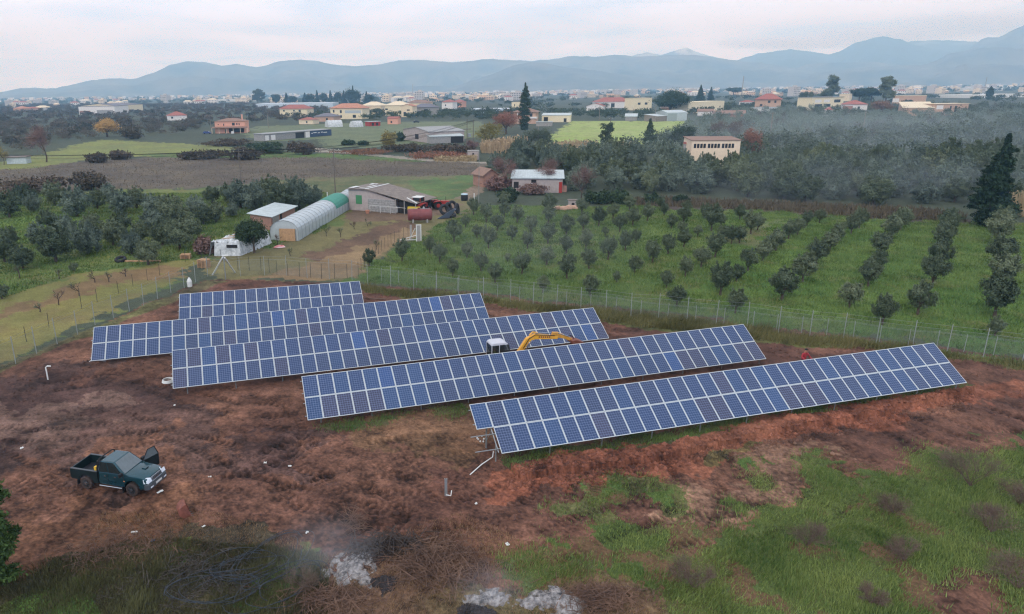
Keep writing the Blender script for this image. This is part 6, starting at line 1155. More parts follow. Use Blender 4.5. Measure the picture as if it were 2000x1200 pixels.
# ------------------------------------------------------------------ excavator
YELP = mat('yellow machine paint', (218, 158, 50), .45, var=.12, vs=3); YELP2 = mat('worn yellow paint', (196, 142, 56), .55, var=.2, vs=5); RUSTB = mat('rusty bucket steel', (122, 72, 58), .7, var=.3, vs=5); WHITEC = mat('white cab paint', (190, 190, 196), .4, var=.05, vs=3)
def excavator():
    ang = R(15.5); o = G(978, 705, 0); o = PY(975, 690, 47.9); o.z = 0; ux = Vector((math.cos(ang), math.sin(ang), 0)); uy = Vector((-math.sin(ang), math.cos(ang), 0))
    root = thing('excavator', 'yellow digger with white cab and raised arm between two solar arrays', 'excavator', (o.x, o.y, 0), ang)
    def loc(px, py, off=0.0):       # photo point on the upright plane of the boom -> local coordinates
        d = ray(px, py); q = o + uy * off; nn = uy; t = ((q.x) * nn.x + (q.y) * nn.y) / (d[0] * nn.x + d[1] * nn.y); p = Vector(d * t) + Vector((0, 0, CAMH)); v = p - o; return Vector((v.dot(ux), v.dot(uy), p.z))
    for s in (-.75, .75):
        MB().prism([(-1.3 + .3 * math.cos(a), s - .2, .33 + .33 * math.sin(a)) for a in np.linspace(math.pi / 2, 3 * math.pi / 2, 7)] + [(1.3 + .3 * math.cos(a), s - .2, .33 + .33 * math.sin(a)) for a in np.linspace(-math.pi / 2, math.pi / 2, 7)], (0, .4, 0)).build('track', BLACK, root)
    MB().box(-.9, .9, -.5, .5, .3, .66).build('undercarriage', TRIM, root); MB().tube([(0, 0, .66), (0, 0, .8)], .5, 20).build('turntable', BLACK, root)
    MB().prism([(-1.5, -.85, .8), (1.15, -.85, .8), (1.15, -.85, 1.15), (-.4, -.85, 1.15), (-.6, -.85, 1.3), (-1.45, -.85, 1.25)], (0, 1.7, 0)).build('house', YELP, root, bevel=.05)
    ct = loc(972, 665); H_ = ct.z - .02; cx0, cx1 = loc(954, 680).x, loc(989, 690).x; y0, y1 = -.62, .42
    # cab: white roof, dark posts, glass
    MB().prism([(cx0, y0, H_ - .16), (cx0 + .06, y0, H_ - .02), (cx0 + .25, y0, H_ + .04), (cx1 - .35, y0, H_ + .02), (cx1 - .12, y0, H_ - .12), (cx1 - .2, y0, H_ - .16)], (0, y1 - y0, 0)).build('cab_roof', WHITEC, root, bevel=.07)
    for (x, y) in ((cx0 + .03, y0), (cx0 + .03, y1), (cx0 + .62, y0)): MB().tube([(x, y, 1.1), (x, y, H_ - .12)], .03, 4).build('cab_post', WHITEC, root)
    for y in (y0, y1): MB().tube([(cx1 - .15, y, H_ - .14), (cx1 - .02, y, H_ - .45), (cx1 + .02, y, 1.15)], .035, 4).build('cab_post', BLACK, root)
    GL = bpy.data.materials.new('clear cab glass'); GL.use_nodes = True; b = GL.node_tree.nodes['Principled BSDF']; b.inputs['Base Color'].default_value = (.03, .035, .035, 1); b.inputs['Roughness'].default_value = .05; b.inputs['Alpha'].default_value = .6
    MB().box(cx0 + .06, cx1 - .05, y0 + .005, y0 + .02, 1.2, H_ - .18).build('cab_window', GL, root); MB().box(cx0 + .06, cx1 - .05, y1 - .02, y1 - .005, 1.2, H_ - .18).build('cab_window', GL, root); MB().box(cx0, cx0 + .02, y0 + .05, y1 - .05, 1.2, H_ - .2).build('cab_window', GL, root)
    MB().box(cx0 + .15, cx0 + .65, -.35, .2, 1.0, 1.35).build('seat', BLACK, root); MB().box(cx0 + .12, cx0 + .24, -.35, .2, 1.3, 2.0).build('seat_back', BLACK, root)
    # boom and dipper
    B0, B1, B2, B3, B4 = loc(1012, 694), loc(1036, 662), loc(1046, 656), loc(1092, 661), loc(1124, 668)
    foot = Vector((1.1, 0, 1.05)); B0 = Vector((max(foot.x, min(B0.x, 1.9)), 0, min(B0.z, 1.7)))
    def beam(P, W, th, name, m):
        P = [Vector((p.x, 0, p.z)) for p in P]; n = len(P); up = []; dn = []
        for i, p in enumerate(P):
            t = (P[min(i + 1, n - 1)] - P[max(i - 1, 0)]).normalized(); nn = Vector((-t.z, 0, t.x)); up.append(p + nn * W[i] / 2); dn.append(p - nn * W[i] / 2)
        return MB().prism([q + Vector((0, -th / 2, 0)) for q in up + dn[::-1]], (0, th, 0)).build(name, m, root, bevel=.02)
    beam([foot, loc(1014, 688), loc(1030, 664), loc(1044, 657), loc(1070, 658), loc(1088, 659)], [.3, .34, .38, .42, .30, .2], .26, 'boom', YELP)
    beam([loc(1078, 653), loc(1088, 654), loc(1100, 657), loc(1114, 663), loc(1120, 666)], [.34, .42, .3, .2, .14], .22, 'dipper_arm', YELP2)
    MB().tube([loc(1034, 655), loc(1040, 649), loc(1050, 650)], .06, 6).build('boom_lug', YELP, root)
    MB().tube([loc(1046, 651, -.1), loc(1076, 651, -.1)], .045, 6).build('hydraulic_ram', CHROME, root); MB().tube([loc(1090, 651, -.1), loc(1112, 658, -.1)], .04, 6).build('hydraulic_ram', CHROME, root); MB().tube([loc(1028, 682, -.18), loc(1040, 664, -.18)], .04, 6).build('hydraulic_ram', CHROME, root)
    MB().tube([loc(1108, 660, .0), loc(1112, 655, 0), loc(1118, 657, 0), loc(1122, 664, 0)], .04, 6).build('linkage', BLACK, root)
    hs_ = MB(); hs_.tube([Vector((p.x, -.16, p.z + .02)) for p in (loc(1020, 680), loc(1032, 661), loc(1044, 653.5), loc(1062, 654), loc(1082, 655))], .03, 5); hs_.build('hydraulic_hose', BLACK, root); lt = MB()
    for k_ in range(6): a_ = loc(1052 + k_ * 4, 657.6); lt.box(a_.x - .05, a_.x + .05, -.142, -.131, a_.z - .06, a_.z + .06)
    lt.build('faded_lettering', RUSTB, root)
    q = [loc(1112, 663), loc(1122, 661), loc(1136, 666), loc(1134, 669), loc(1120, 670), loc(1113, 669)]; MB().prism([Vector((p.x, -.4, p.z)) for p in q], (0, .8, 0)).build('bucket', RUSTB, root, bevel=.02)
    P_ = loc(966, 684); w = o + ux * (cx0 + .42) + uy * (-.08)
    person('digger driver in a yellow green vest seated inside the white cab', (w.x, w.y, .38), ang - R(90), dict(v=[((0, 0, .97), .15, .12), ((0, -.02, 1.2), .15, .11), ((0, -.02, 1.42), .17, .11), ((0, -.01, 1.53), .06), ((0, .02, 1.64), .085, .1), ((0, .02, 1.76), .07, .08), ((-.1, .42, .97), .08), ((.1, .42, .97), .08), ((-.1, .45, .6), .05), ((.1, .45, .6), .05), ((-.2, 0, 1.42), .06), ((.2, 0, 1.42), .06), ((-.24, .2, 1.2), .045), ((.24, .2, 1.2), .045), ((-.15, .42, 1.22), .035), ((.15, .42, 1.22), .035)],
        e=[(0, 1), (1, 2), (2, 3), (3, 4), (4, 5), (0, 6), (0, 7), (6, 8), (7, 9), (2, 10), (2, 11), (10, 12), (11, 13), (12, 14), (13, 15)], hands=[(-.15, .42, 1.22), (.15, .42, 1.22)], neck=1.53, waist=1.0), HIVIS, JEAN)
excavator()
# ------------------------------------------------------------------ things lying about the site
def loose_bucket():
    A = G(386, 1000); root = thing('digger_bucket', 'rusty spare digger bucket with teeth lying on the soil below the truck', 'digger bucket', (A.x, A.y, -.02), R(28), None, .95); V = [(-.5 + .5 * math.cos(a), 0, .42 + .42 * math.sin(a)) for a in np.linspace(R(100), R(290), 9)]
    sh = MB(); n = len(V); inn = [(p[0] * .9 - .03, 0, p[2] * .9 + .04) for p in V]
    for k, y in ((0, -.35), (1, .33)): sh.prism([(p[0], y, p[2]) for p in V], (0, .03, 0))
    sh.add([(p[0], -.35, p[2]) for p in V] + [(p[0], .36, p[2]) for p in V] + [(p[0], -.35, p[2]) for p in inn] + [(p[0], .36, p[2]) for p in inn], [(i, i + 1, n + i + 1, n + i) for i in range(n - 1)] + [(3 * n + i, 3 * n + i + 1, 2 * n + i + 1, 2 * n + i) for i in range(n - 1)]); sh.build('shell', RUSTB, root)
    for k in range(4): MB().add([(-.35, -.33 + k * .2, .03), (-.35, -.25 + k * .2, .03), (-.15, -.29 + k * .2, .06), (-.35, -.29 + k * .2, .09)], [(0, 2, 1), (0, 3, 2), (1, 2, 3), (0, 1, 3)]).build('tooth', CHROME, root)
loose_bucket()
def scrap(label, px, py, w, d, rz, m=PVC, name='scrap', cat='litter'):
    A = G(px, py); z = hgt(A.x, A.y); rs = np.random.default_rng(int(px)); V = []; w *= .8; d *= .8; 
    for j in range(4):
        for i in range(5): V.append((w * (i / 4 - .5), d * (j / 3 - .5), .05 + rs.uniform(0, .07)))
    V2 = [(a, b, c - .02) for a, b, c in V]; F = [(j * 5 + i, j * 5 + i + 1, j * 5 + i + 6, j * 5 + i + 5) for j in range(3) for i in range(4)]; n = 20
    F += [tuple(n + q for q in f[::-1]) for f in F]; o = MB().add(V + V2, F).build(name, m); o.location = (A.x, A.y, z); o.rotation_euler = (0, 0, rz); tag(o, label, cat)
scrap('white paper sheet on the mud in front of the truck', 313, 964, .42, .2, .9); scrap('white paper scrap below the truck on the brown straw', 263, 1042, .4, .15, .05); scrap('small dark blue rag right of the white paper scrap', 298, 1058, .3, .18, .3, mat('blue rag', (70, 92, 116), .8), 'rag', 'rag'); scrap('tiny white scrap above the cable tangle', 398, 1032, .2, .14, .8)
scrap('white scrap on bare soil near the lower green patch', 991, 1065, .2, .3, .2); scrap('tiny white scrap below the standing steel stub', 930, 988, .16, .16, .5); scrap('tiny white scrap on the mud left of the middle', 518, 905, .2, .16, .1); scrap('pinkish stone on the mud left of the middle', 566, 911, .25, .12, .4); scrap('tiny white scrap right of the truck roof line', 410, 935, .22, .1, .1); scrap('tiny white scrap at the left end of the third array', 341, 793, .16, .2, .1)
scrap('tiny pale scrap on the mud above the truck bed', 43, 878, .2, .2, .1); scrap('small white scrap near the ash at the bottom', 600, 1042, .2, .16, .3)
A = G(371, 561); jr = thing('plastic_jug', 'white plastic container standing by the left fence', 'container', (A.x, A.y, hgt(A.x, A.y))); MB().tube([(0, 0, 0), (0, 0, .6), (0, 0, .85), (0, 0, .95)], [.26, .28, .18, .1], 12).build('body', PVC, jr); MB().tube([(0, 0, .95), (0, 0, 1.02)], .08, 8).build('cap', PVC, jr)
A = G(329, 750); mb = MB(); [mb.tube([(.42 * math.cos(a + q) * (1 - .05 * q), .42 * math.sin(a + q) * (1 - .05 * q), .1 + .05 * q) for a in np.linspace(0, 2 * math.pi, 20)], .03, 6) for q in range(4)]; o = mb.build('hose_coil', PVC); o.location = (A.x, A.y, .1); tag(o, 'coil of white hose at the lower left corner of the third array', 'coil')
A = G(94, 743); o = MB().tube([(0, 0, -.2), (0, 0, .7), (-.05, .05, 1.0), (.1, .05, 1.12), (.35, .05, 1.1)], .05, 8).build('bent_pipe', PVC); o.location = A; tag(o, 'bent white conduit standing in the mud at the left', 'pipe')
A = G(190, 707); o = MB().tube([(-.6, -.1, .02), (-.5, .1, .12), (.2, .1, .08), (.7, 0, .05)], .04, 6).build('bent_pipe', PVC); o.location = A; tag(o, 'pale conduit lying under the left end of the fourth array', 'pipe')
A = G(871, 968); st = thing('steel_stub', 'short galvanised channel post standing in the red trench', 'post', (A.x, A.y, 0)); MB().prism([(-.07, -.05, -.3), (.07, -.05, -.3), (.07, .05, -.3), (.04, .05, -.3), (.04, -.02, -.3), (-.04, -.02, -.3), (-.04, .05, -.3), (-.07, .05, -.3)], (0, 0, 1.3)).build('channel', GALV, st); MB().tube([(.0, -.1, .1), (.25, -.15, .08), (.3, 0, .3)], .03, 6).build('conduit_end', PVC, st)
A = G(441, 547); tp = thing('braced_corner_post', 'galvanised corner post with two diagonal braces where the fences meet', 'post', (A.x, A.y, 0)); MB().tube([(0, 0, -.2), (0, 0, 2.75)], .06, 8).build('post', GALV, tp); b1 = G(415, 538) - A; b2 = G(459, 533) - A; MB().tube([Vector((-.1, .0, 2.65)), b1], .10, 6).build('brace', PVC, tp); MB().tube([Vector((.1, 0, 2.6)), b2], .10, 6).build('brace', PVC, tp); MB().tube([(-.25, .4, 2.75), (.3, .4, 2.75)], .09, 6).build('cap', PVC, tp)
A = G(1000, 600); A = G(712, 585); o = MB().tube([(0, 0, .08), (2.2, -.5, .12)], .05, 5).build('fallen_branch', DEADT); o.location = (A.x, A.y, .05); tag(o, 'pale stick on the soil right of the short back array', 'branch')
# white caps and bolts scattered under the bare rack end
for i, (a, b) in enumerate([(934, 862), (938, 866), (944, 866), (945, 861), (932, 859), (941, 855)]):
    A = G(a, b); o = MB().tube([(0, 0, 0), (0, 0, .07)], .05, 6).build('plastic_fitting', PVC); o.location = (A.x, A.y, hgt(A.x, A.y) + .02); tag(o, 'small white cap dropped under the bare rack, ' + ordn(i + 1) + ' of six', 'cap')
# ash heaps, brush piles, black cables
ASH = mat('pale wood ash', (70, 68, 70), .95, var=.6, vs=4, c2=(168, 163, 160), bump=1, bs=12); CHAR = mat('charred black wood', (30, 28, 30), .95, var=.5, vs=4, c2=(64, 58, 58))
def mound(name, label, cat, px, py, rx, ry, h, m, seed, rough=.35, n=70):
    A = G(px, py); t = np.linspace(0, 1, n); rs_ = []; V = []; F = []; az = np.linspace(0, 2 * math.pi, 2 * n, endpoint=False); T, AZ = np.meshgrid(t, az, indexing='ij'); ed = 1 + .35 * (fbm(np.cos(AZ) * 2 + seed, np.sin(AZ) * 2, .9, 3, seed) - .5) * 2; X = T * ed * rx * np.cos(AZ); Y = T * ed * ry * np.sin(AZ)
    Zz = h * (1 - T ** 2) ** 1.2 * (.5 + fbm(X + seed, Y, .8, 4, seed)) + (np.abs(fbm(X, Y, .28, 4, seed + 5, .65) - .5) * rough * (1 - T ** 4)) - .08 * T ** 3 - .30 * T ** .8 * np.clip((fbm(X + 7, Y, .45, 3, seed + 8) - .45) * 3, 0, 1); V = np.stack([X.ravel(), Y.ravel(), Zz.ravel()], 1); k = 2 * n
    F = [(i * k + j, (i + 1) * k + j, (i + 1) * k + (j + 1) % k, i * k + (j + 1) % k) for i in range(n - 1) for j in range(k)]; o = link(name, np_mesh(V, F, m, smooth=False)); o.location = (A.x, A.y, hgt(A.x, A.y) * .5); return tag(o, label, cat)
mound('ash_heap', 'pale grey heap of wood ash left of the brush pile', 'ash heap', 684, 1110, 1.6, 1.7, .14, ASH, 3, .22); mound('ash_heap', 'grey blue ash heap at the bottom edge, left of the white one', 'ash heap', 955, 1172, 1.6, 1.0, .12, ASH, 5, .22); mound('ash_heap', 'whitest ash heap at the bottom edge', 'ash heap', 1082, 1174, 1.7, 1.05, .2, ASH, 8, .26); mound('charcoal_heap', 'black charred patch beside the pale ash heap', 'charcoal', 748, 1140, .75, .9, .2, CHAR, 12, .4)
mound('charcoal_heap', 'black charred ground in front of the bottom ash heaps', 'charcoal', 925, 1195, 1.0, .5, .15, CHAR, 13, .4)
def sticks(name, label, cat, px, py, rx, ry, h, n, m, seed, r=.012, ln=(.4, 1.6)):
    A = G(px, py); rs = np.random.default_rng(seed); mb = MB()
    for _ in range(n):
        q = rs.normal(size=2) * .5; c = Vector((q[0] * rx, q[1] * ry, abs(rs.normal()) * .4 * h * math.exp(-(q @ q)) + .04)); a = rs.uniform(0, math.pi); l = rs.uniform(*ln); d = Vector((math.cos(a), math.sin(a), rs.normal() * .25)) * l / 2; k = Vector(rs.normal(size=3) * .08 * l); p0 = c - d; p1 = c + d; p0.z = max(p0.z, .02); p1.z = max(p1.z, .02); mb.tube([p0, c + k, p1], [r * rs.uniform(.6, 1.6)] * 3, 3, cap=False)
    o = mb.build(name, m); o.location = (A.x, A.y, hgt(A.x, A.y)); return tag(o, label, cat)
BR = mat('dry brown branches', (92, 68, 56), .9, var=.35, vs=1.2, c2=(122, 94, 76))
sticks('brush_pile', 'tangled pile of dry brown branches between the ash heaps', 'brush pile', 850, 1105, 2.2, 1.7, .7, 1100, BR, 1, .010); sticks('brush_pile', 'pile of dark burnt branches on top of the pale ash', 'brush pile', 765, 1075, 1.6, .7, .8, 300, mat('dark burnt branches', (62, 52, 46), .9, var=.3, vs=2), 2, .018)
sticks('brush_pile', 'dry brown straw heap at the bottom right of the white ash', 'brush pile', 1175, 1172, 1.7, .8, .5, 900, BR, 3, .01, (.2, .8)); sticks('brush_pile', 'spread of dead twigs at the bottom left of the ash', 'brush pile', 640, 1180, 1.8, .9, .4, 500, BR, 4, .01); sticks('brush_pile', 'thin straw and twigs on the soil below the truck', 'brush pile', 240, 1070, 3.2, 1.8, .3, 900, BR, 5, .008, (.2, .8))
sticks('brush_pile', 'dark twigs lying over the lower left undergrowth', 'brush pile', 400, 1120, 3.6, 2.4, .4, 900, mat('dark grey brown twigs', (70, 64, 58), .9, var=.3, vs=1), 7, .009, (.3, 1.2)); sticks('brush_pile', 'few upright bare sprigs above the brush', 'brush pile', 690, 1030, .5, .4, 1.4, 60, BR, 8, .01, (.6, 1.5))
for i, (a, b, rz) in enumerate([(470, 1120, .3), (530, 1100, 1.0), (420, 1165, .1), (560, 1150, .6)]):
    A = G(a, b); rs = np.random.default_rng(40 + i); mb = MB()
    for _ in range(6):
        th0 = rs.uniform(0, 6.28); rad = rs.uniform(.7, 1.5); ox, oy = rs.normal(size=2) * .35; P = [(ox + rad * 1.5 * math.cos(th0 + t), oy + rad * .8 * math.sin(th0 + t), .28 + .1 * math.sin(3 * t + th0)) for t in np.linspace(0, rs.uniform(2, 5), 18)]; mb.tube(P, .014, 4, cap=False)
    o = mb.build('cable_tangle', mat('black irrigation hose', (40, 48, 56), .5)); o.location = (A.x, A.y, .05); o.rotation_euler = (0, 0, rz); tag(o, 'tangle of black hose in the lower left scrub, ' + ['upper left', 'upper right', 'lower left', 'lower right'][i] + ' of four', 'hose')
# clods of soil
def clods():
    S = scatter([(0, 1000), (0, 740), (350, 620), (900, 560), (1300, 620), (2000, 712), (2000, 830), (1350, 960), (1200, 1100), (700, 1100)], 7000, 91) + scatter([(980, 925), (1100, 905), (1500, 842), (1900, 765), (1900, 800), (1500, 880), (1150, 945), (1000, 960)], 5200, 92)
    X = np.array([s[0] for s in S]); Y = np.array([s[1] for s in S]); c_, g_, hz = ground_fields(X, Y); rs = np.random.default_rng(4); n = len(X); r = rs.uniform(.02, .09, n) * (1 + rs.uniform(0, 1, n) ** 6 * 1.2)
    B = np.array([(1, 0, 0), (-1, 0, 0), (0, 1, 0), (0, -1, 0), (0, 0, 1), (0, 0, -1.)]); V = B[None] * r[:, None, None] * rs.uniform(.6, 1.3, (n, 6, 3)) + np.stack([X, Y, hz + r * .2], 1)[:, None]; Fb = np.array([(0, 2, 4), (2, 1, 4), (1, 3, 4), (3, 0, 4), (2, 0, 5), (1, 2, 5), (3, 1, 5), (0, 3, 5)]); F = (Fb[None] + np.arange(n)[:, None, None] * 6).reshape(-1, 3)
    m = bpy.data.materials.new('soil clods'); m.use_nodes = True; t = m.node_tree; at = N('ShaderNodeAttribute', t, attribute_name='Col'); L(at.outputs['Color'], t.nodes['Principled BSDF'].inputs['Base Color'], t); t.nodes['Principled BSDF'].inputs['Roughness'].default_value = .95
    cc = np.repeat(c_ * rs.uniform(.75, 1.3, (n, 1)), 6, 0); tag(link('soil_clods', np_mesh(V.reshape(-1, 3), F, m, colors=cc)), 'loose brown and red clods of soil over the muddy plot', 'clods', None, 'stuff')
clods()
# ------------------------------------------------------------------ distant town
TM = [mat('town render ' + n_, c, .8, var=.05, vs=.02) for n_, c in (('white', (226, 222, 216)), ('cream', (222, 206, 182)), ('grey', (188, 184, 180)), ('ochre', (206, 176, 146)))]
def town_mesh(w, d, h, roof, m):
    mb = MB().box(-w / 2, w / 2, -d / 2, d / 2, -.5, h, 0)
    if roof: mb.add([(-w / 2 - .5, -d / 2 - .5, h + .02), (w / 2 + .5, -d / 2 - .5, h + .02), (w / 2 + .5, d / 2 + .5, h + .02), (-w / 2 - .5, d / 2 + .5, h + .02), (-w / 4, 0, h + 2.4), (w / 4, 0, h + 2.4)], [(0, 1, 5, 4), (2, 3, 4, 5), (1, 2, 5), (3, 0, 4)], 1)
    else: mb.box(-w * .15, w * .2, -d * .2, d * .2, h, h + 2.2, 0)
    k = max(1, int(h // 3)); nwin = int(w // 3)
    for f in range(k):
        for q in range(nwin):
            x = -w / 2 + (q + .5) * w / nwin; mb.box(x - .7, x + .7, -d / 2 - .06, -d / 2 + .02, f * 3 + 1, f * 3 + 2.4, 2)
    return mb.mesh([m, TILEP if h > 6.8 or w == 10 else TILER, GLASSD])
TP = []
for i, (w, d, h, rf) in enumerate([(14, 11, 6.5, 1), (12, 12, 10, 0), (22, 12, 13, 0), (10, 10, 4, 1), (18, 13, 7, 1), (30, 14, 9, 0), (16, 12, 16, 0), (40, 18, 6, 0)]): TP.append((town_mesh(w, d, h, rf, TM[i % 4]), ['house', 'apartment_block', 'apartment_block', 'cottage', 'house', 'apartment_block', 'apartment_block', 'warehouse'][i]))
rt = np.random.default_rng(12); T_ = []
while len(T_) < 255:
    px = rt.uniform(-20, 2020); hy = 189 - px * .014; py = hy + rt.uniform(7.5, 22) ** 1.0
    if px < 700 and rt.uniform() < .45: continue
    if px > 1560 and rt.uniform() < .3: continue
    T_.append((px, py))
T_.sort(key=lambda t: -t[1])
for i, (px, py) in enumerate(T_):
    g = G(px, py); k = rt.choice(8, p=[.22, .16, .12, .16, .16, .07, .06, .05]); nm = TP[k][1]; side = 'left' if px < 660 else 'middle' if px < 1330 else 'right'
    o = link(nm, TP[k][0], None, (g.x, g.y, 0), (0, 0, rt.uniform(-.6, .6)), rt.uniform(.8, 1.3)); tag(o, 'distant pale ' + nm.replace('_', ' ') + ' of the hazy town, ' + side + ' part', nm.replace('_', ' '), 'distant ' + nm.replace('_', ' ') + 's, ' + side)
# the far mass of the town
VV = []; FF = []; MI = []; rs = np.random.default_rng(13); base = np.array([(0, 3, 2, 1), (4, 5, 6, 7), (0, 1, 5, 4), (1, 2, 6, 5), (2, 3, 7, 6), (3, 0, 4, 7)]); n = 0
for q in range(4200):
    px = rs.uniform(-100, 2100)
    if px < 650 and rs.uniform() < .55: continue
    if px > 1400 and rs.uniform() < .35: continue
    hy = 189 - px * .014; py = hy + 3.6 + abs(rs.normal()) * 3.2; g = G(px, py); w, d, h = rs.uniform(8, 22), rs.uniform(9, 14), rs.choice([4, 7, 10, 13, 16], p=[.2, .3, .25, .15, .1]); a = rs.uniform(-.5, .5); c, s = math.cos(a), math.sin(a)
    for z in (-1, h):
        for (x, y) in ((-w / 2, -d / 2), (w / 2, -d / 2), (w / 2, d / 2), (-w / 2, d / 2)): VV.append((g.x + x * c - y * s, g.y + x * s + y * c, z))
    FF.append(base + n); n += 8; mi = rs.integers(0, 4); MI += [mi, 4 if rs.uniform() < .15 else mi, mi, mi, mi, mi]
tag(link('distant_town', np_mesh(VV, np.concatenate(FF), TM + [TILER], mi=MI)), 'countless tiny white buildings of the hazy town at the foot of the hills', 'town', None, 'stuff')
# ------------------------------------------------------------------ mountains
HILL = mat('wooded hillside', (58, 66, 54), .95, var=.4, vs=.004, c2=(112, 106, 90)); ROCK = mat('bare rock and snow', (74, 78, 76), .95, var=.3, vs=.002, c2=(104, 104, 106))
def ridge(label, prof, D, m, depth=1400, snow=None, seed=0, foot=None, bump=110, ext=True):
    xs = np.array([p[0] for p in prof], float); ys = np.array([p[1] for p in prof], float); X = np.linspace(xs[0], xs[-1], 420); Yp = np.interp(X, xs, ys); nj = 46; V = []; C = []
    crest = [PD(a, b, D) for a, b in zip(X, Yp)]; cz = np.array([p.z for p in crest]); cz = cz + (fbm(X * 3, X * 0 + seed, 40, 3, seed) - .5) * 14 * D / 8000 * (cz > 60); P = np.array([(p.x, p.y) for p in crest]); U = P / np.linalg.norm(P, axis=1)[:, None]
    for j in range(nj):
        t = j / (nj - 1) * 1.35; s = (t - 1) * depth; q = P + U * s; k = np.clip(t, 0, 1) ** 1.15 if t <= 1 else 1 - (t - 1) * 1.2
        nz_ = (np.abs(fbm(q[:, 0], q[:, 1], 700, 4, seed + 3) - .5) * 2 - .25); z = cz * k - nz_ * bump * 4.5 * (max(0, 1 - abs(t - .5) * 2)) * np.clip(cz / 300, .2, 1.2); z = np.minimum(z, cz * (1.0 if t >= 1 else .2 + .8 * t) * .999) if t < 1 else z
        if j == 0: z = np.full_like(z, -8.0)
        V.append(np.concatenate([q, z[:, None]], 1))
    V = np.concatenate(V); n = len(X); i = np.arange(nj - 1)[:, None] * n; j = np.arange(n - 1)[None, :]; F = np.stack([i + j, i + j + 1, i + n + j + 1, i + n + j], -1).reshape(-1, 4)
    colr = None
    if snow is not None:
        f = fbm(V[:, 0], V[:, 1] + V[:, 2] * 3, 220, 4, seed + 9); c0 = np.array(s2l((70, 76, 74))); k = (np.clip((V[:, 2] - snow) / 250, 0, 1) * np.clip((f - .47) * 7, 0, 1))[:, None]; colr = c0 * (1 - k) + np.array([.75, .78, .82]) * k
    tag(link('mountain', np_mesh(V, F, m, colors=colr, smooth=True)), label, None, None, 'structure')
SNOWM = bpy.data.materials.new('mountain rock with snow'); SNOWM.use_nodes = True; _t = SNOWM.node_tree; _a = N('ShaderNodeAttribute', _t, attribute_name='Col'); L(_a.outputs['Color'], _t.nodes['Principled BSDF'].inputs['Base Color'], _t); _t.nodes['Principled BSDF'].inputs['Roughness'].default_value = .95
ridge('long blue mountain ridge across the left and middle of the skyline', [(-700, 178), (-200, 184), (-60, 183), (0, 180), (40, 172), (110, 172), (160, 160), (180, 156), (215, 153), (265, 154), (300, 142), (330, 127), (365, 119), (395, 121), (435, 129), (460, 124), (500, 130), (520, 127), (545, 118), (580, 116), (620, 119), (650, 126), (700, 129), (740, 126), (780, 117), (830, 117), (880, 122), (910, 119), (940, 115), (965, 114), (1000, 117), (1040, 119), (1080, 115), (1120, 108), (1160, 111), (1200, 107), (1240, 110), (1300, 108), (1350, 106), (1400, 113), (1440, 119), (1500, 125), (1560, 133), (1620, 142), (1660, 151), (1720, 163)], 7200, HILL, 1500, None, 2)
ridge('lower wooded spur in front of the middle of the long ridge', [(860, 178), (900, 165), (960, 145), (1000, 128), (1030, 121), (1060, 122), (1100, 130), (1140, 135), (1200, 143), (1260, 152), (1310, 163), (1360, 173), (1400, 177)], 5600, HILL, 900, None, 5, bump=30)
ridge('high mountain with a pointed top right of centre', [(1380, 150), (1440, 117), (1480, 104), (1540, 96), (1580, 100), (1620, 106), (1640, 100), (1670, 83), (1700, 75), (1725, 70), (1760, 77), (1780, 85), (1810, 92), (1860, 102), (1900, 110), (2000, 125), (2200, 150)], 8600, SNOWM, 1500, 560, 7)
ridge('snow streaked mountain mostly hidden in cloud behind the pointed one', [(1700, 110), (1780, 80), (1840, 78), (1900, 80), (2000, 84), (2200, 90)], 9300, SNOWM, 1200, 380, 9)
ridge('far pale snowy peaks over the middle of the skyline', [(1200, 125), (1240, 107), (1262, 102), (1290, 107), (1310, 101), (1340, 92), (1360, 101), (1400, 112), (1450, 120)], 9600, SNOWM, 900, 300, 11, bump=20)
ridge('steep dark blue peak at the right edge', [(1840, 130), (1890, 97), (1915, 78), (1930, 72), (1950, 73), (1975, 60), (2000, 48), (2060, 25), (2140, 30), (2300, 70), (2600, 120)], 7900, HILL, 1300, None, 13)
ridge('broad blue spur in front of the steep right peak', [(1560, 152), (1600, 140), (1660, 134), (1700, 130), (1760, 128), (1800, 127), (1830, 118), (1850, 105), (1880, 98), (1920, 92), (1960, 90), (2000, 96), (2060, 108), (2200, 118), (2500, 150)], 6600, HILL, 1300, None, 15)
ridge('low dim foothill between the long ridge and the pointed mountain', [(1540, 140), (1580, 124), (1640, 122), (1700, 121), (1740, 124), (1800, 132), (1900, 150)], 7300, HILL, 700, None, 17, bump=30)
# ------------------------------------------------------------------ haze
hz = MB().box(-8500, 12500, -60, 10200, -12, 860); hb = hz.build('haze', None); hb.data.materials.clear()
hm = bpy.data.materials.new('pale blue air'); hm.use_nodes = True; t = hm.node_tree; t.nodes.clear(); ho = N('ShaderNodeOutputMaterial', t); pv = N('ShaderNodeVolumePrincipled', t)
pv.inputs['Color'].default_value = (.37, .68, 1.0, 1); pv.inputs['Absorption Color'].default_value = (1, 1, 1, 1); pv.inputs['Density'].default_value = 2.35e-4; pv.inputs['Anisotropy'].default_value = .1; L(pv.outputs[0], ho.inputs['Volume'], t)
hb.data.materials.append(hm); hb.display_type = 'WIRE'; tag(hb, 'pale blue haze filling the valley and fading the hills', 'haze', None, 'stuff')

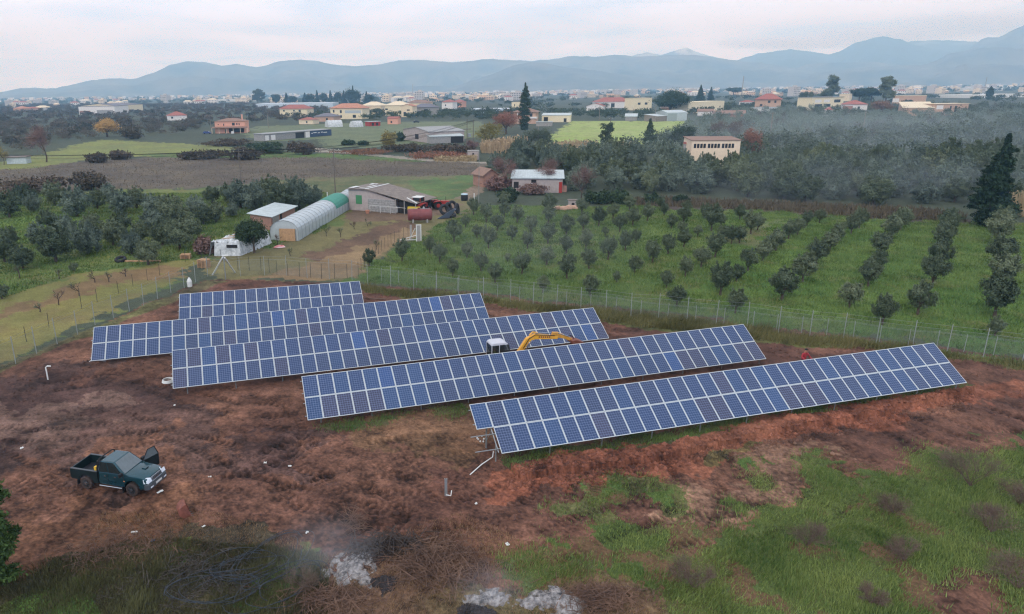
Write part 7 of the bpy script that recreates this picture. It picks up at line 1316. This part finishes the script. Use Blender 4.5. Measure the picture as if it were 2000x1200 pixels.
# ------------------------------------------------------------------ smoke
def smoke(label, c, r, dens, colr):
    mb = MB(); n, k = 24, 12
    V = [(0, 0, -1)] + [(math.cos(a) * math.cos(b), math.sin(a) * math.cos(b), math.sin(b)) for b in np.linspace(-1.4, 1.4, k) for a in np.linspace(0, 2 * math.pi, n, endpoint=False)] + [(0, 0, 1)]
    F = [(0, 1 + (j + 1) % n, 1 + j) for j in range(n)] + [(1 + i * n + j, 1 + i * n + (j + 1) % n, 1 + (i + 1) * n + (j + 1) % n, 1 + (i + 1) * n + j) for i in range(k - 1) for j in range(n)] + [(len(V) - 1, 1 + (k - 1) * n + j, 1 + (k - 1) * n + (j + 1) % n) for j in range(n)]
    mb.add(V, F); m = bpy.data.materials.new('smoke'); m.use_nodes = True; t = m.node_tree; t.nodes.clear(); o_ = N('ShaderNodeOutputMaterial', t); v = N('ShaderNodeVolumePrincipled', t)
    v.inputs['Color'].default_value = (*colr, 1); v.inputs['Absorption Color'].default_value = (1, 1, 1, 1); L(v.outputs[0], o_.inputs['Volume'], t)
    tc_ = N('ShaderNodeTexCoord', t); gs = N('ShaderNodeTexGradient', t, gradient_type='SPHERICAL'); L(tc_.outputs['Object'], gs.inputs[0], t); no = N('ShaderNodeTexNoise', t); no.inputs['Scale'].default_value = 2.2; no.inputs['Detail'].default_value = 3; L(tc_.outputs['Object'], no.inputs['Vector'], t)
    mr_ = N('ShaderNodeMapRange', t); mr_.inputs[1].default_value = .35; mr_.inputs[2].default_value = .7; mr_.inputs[3].default_value = .1; mr_.inputs[4].default_value = dens * 2.6; L(no.outputs['Fac'], mr_.inputs[0], t); mr_.inputs[3].default_value = dens * .6
    mu_ = N('ShaderNodeMath', t, operation='MULTIPLY'); L(gs.outputs['Fac'], mu_.inputs[0], t); L(mr_.outputs[0], mu_.inputs[1], t); L(mu_.outputs[0], v.inputs['Density'], t)
    o = mb.build('smoke', m, smooth=True); o.location = c; o.scale = r; tag(o, label, 'smoke', None, 'stuff')
p = G(1700, 300); smoke('thin blue smoke drifting over the olive wood', (p.x + 10, p.y, 5), (130, 95, 12), .0017, (.8, .92, 1))
p = G(1750, 405); smoke('thin smoke lying along the back edge of the orchard', (p.x, p.y + 8, 3), (45, 14, 6), .006, (.8, .9, 1))
p = G(1020, 540); smoke('faint smoke over the left part of the orchard', (p.x, p.y, 4), (16, 12, 7), .0028, (.85, .93, 1))
p = G(640, 1120); smoke('bluish smoke rising from the pale ash heap', (p.x, p.y, 1.3), (2.8, 1.8, 1.8), .05, (.85, .93, 1))
p = G(960, 1180); smoke('bluish smoke over the bottom ash heaps', (p.x, p.y, .8), (2.0, 1.1, 1.3), .06, (.75, .88, 1))

for i, (a, b, r_) in enumerate([(1560, 84, (1500, 400, 110)), (1760, 66, (1500, 400, 130)), (1960, 44, (1700, 400, 170))]):
    p = PD(a, b, 12800); smoke('low white cloud over the right mountains, ' + ordn(i + 1) + ' from the left', p, r_, .004, (1, 1, 1))
for o in bpy.data.objects:
    if o.get('label', '').startswith('low white cloud'): o.name = 'cloud'
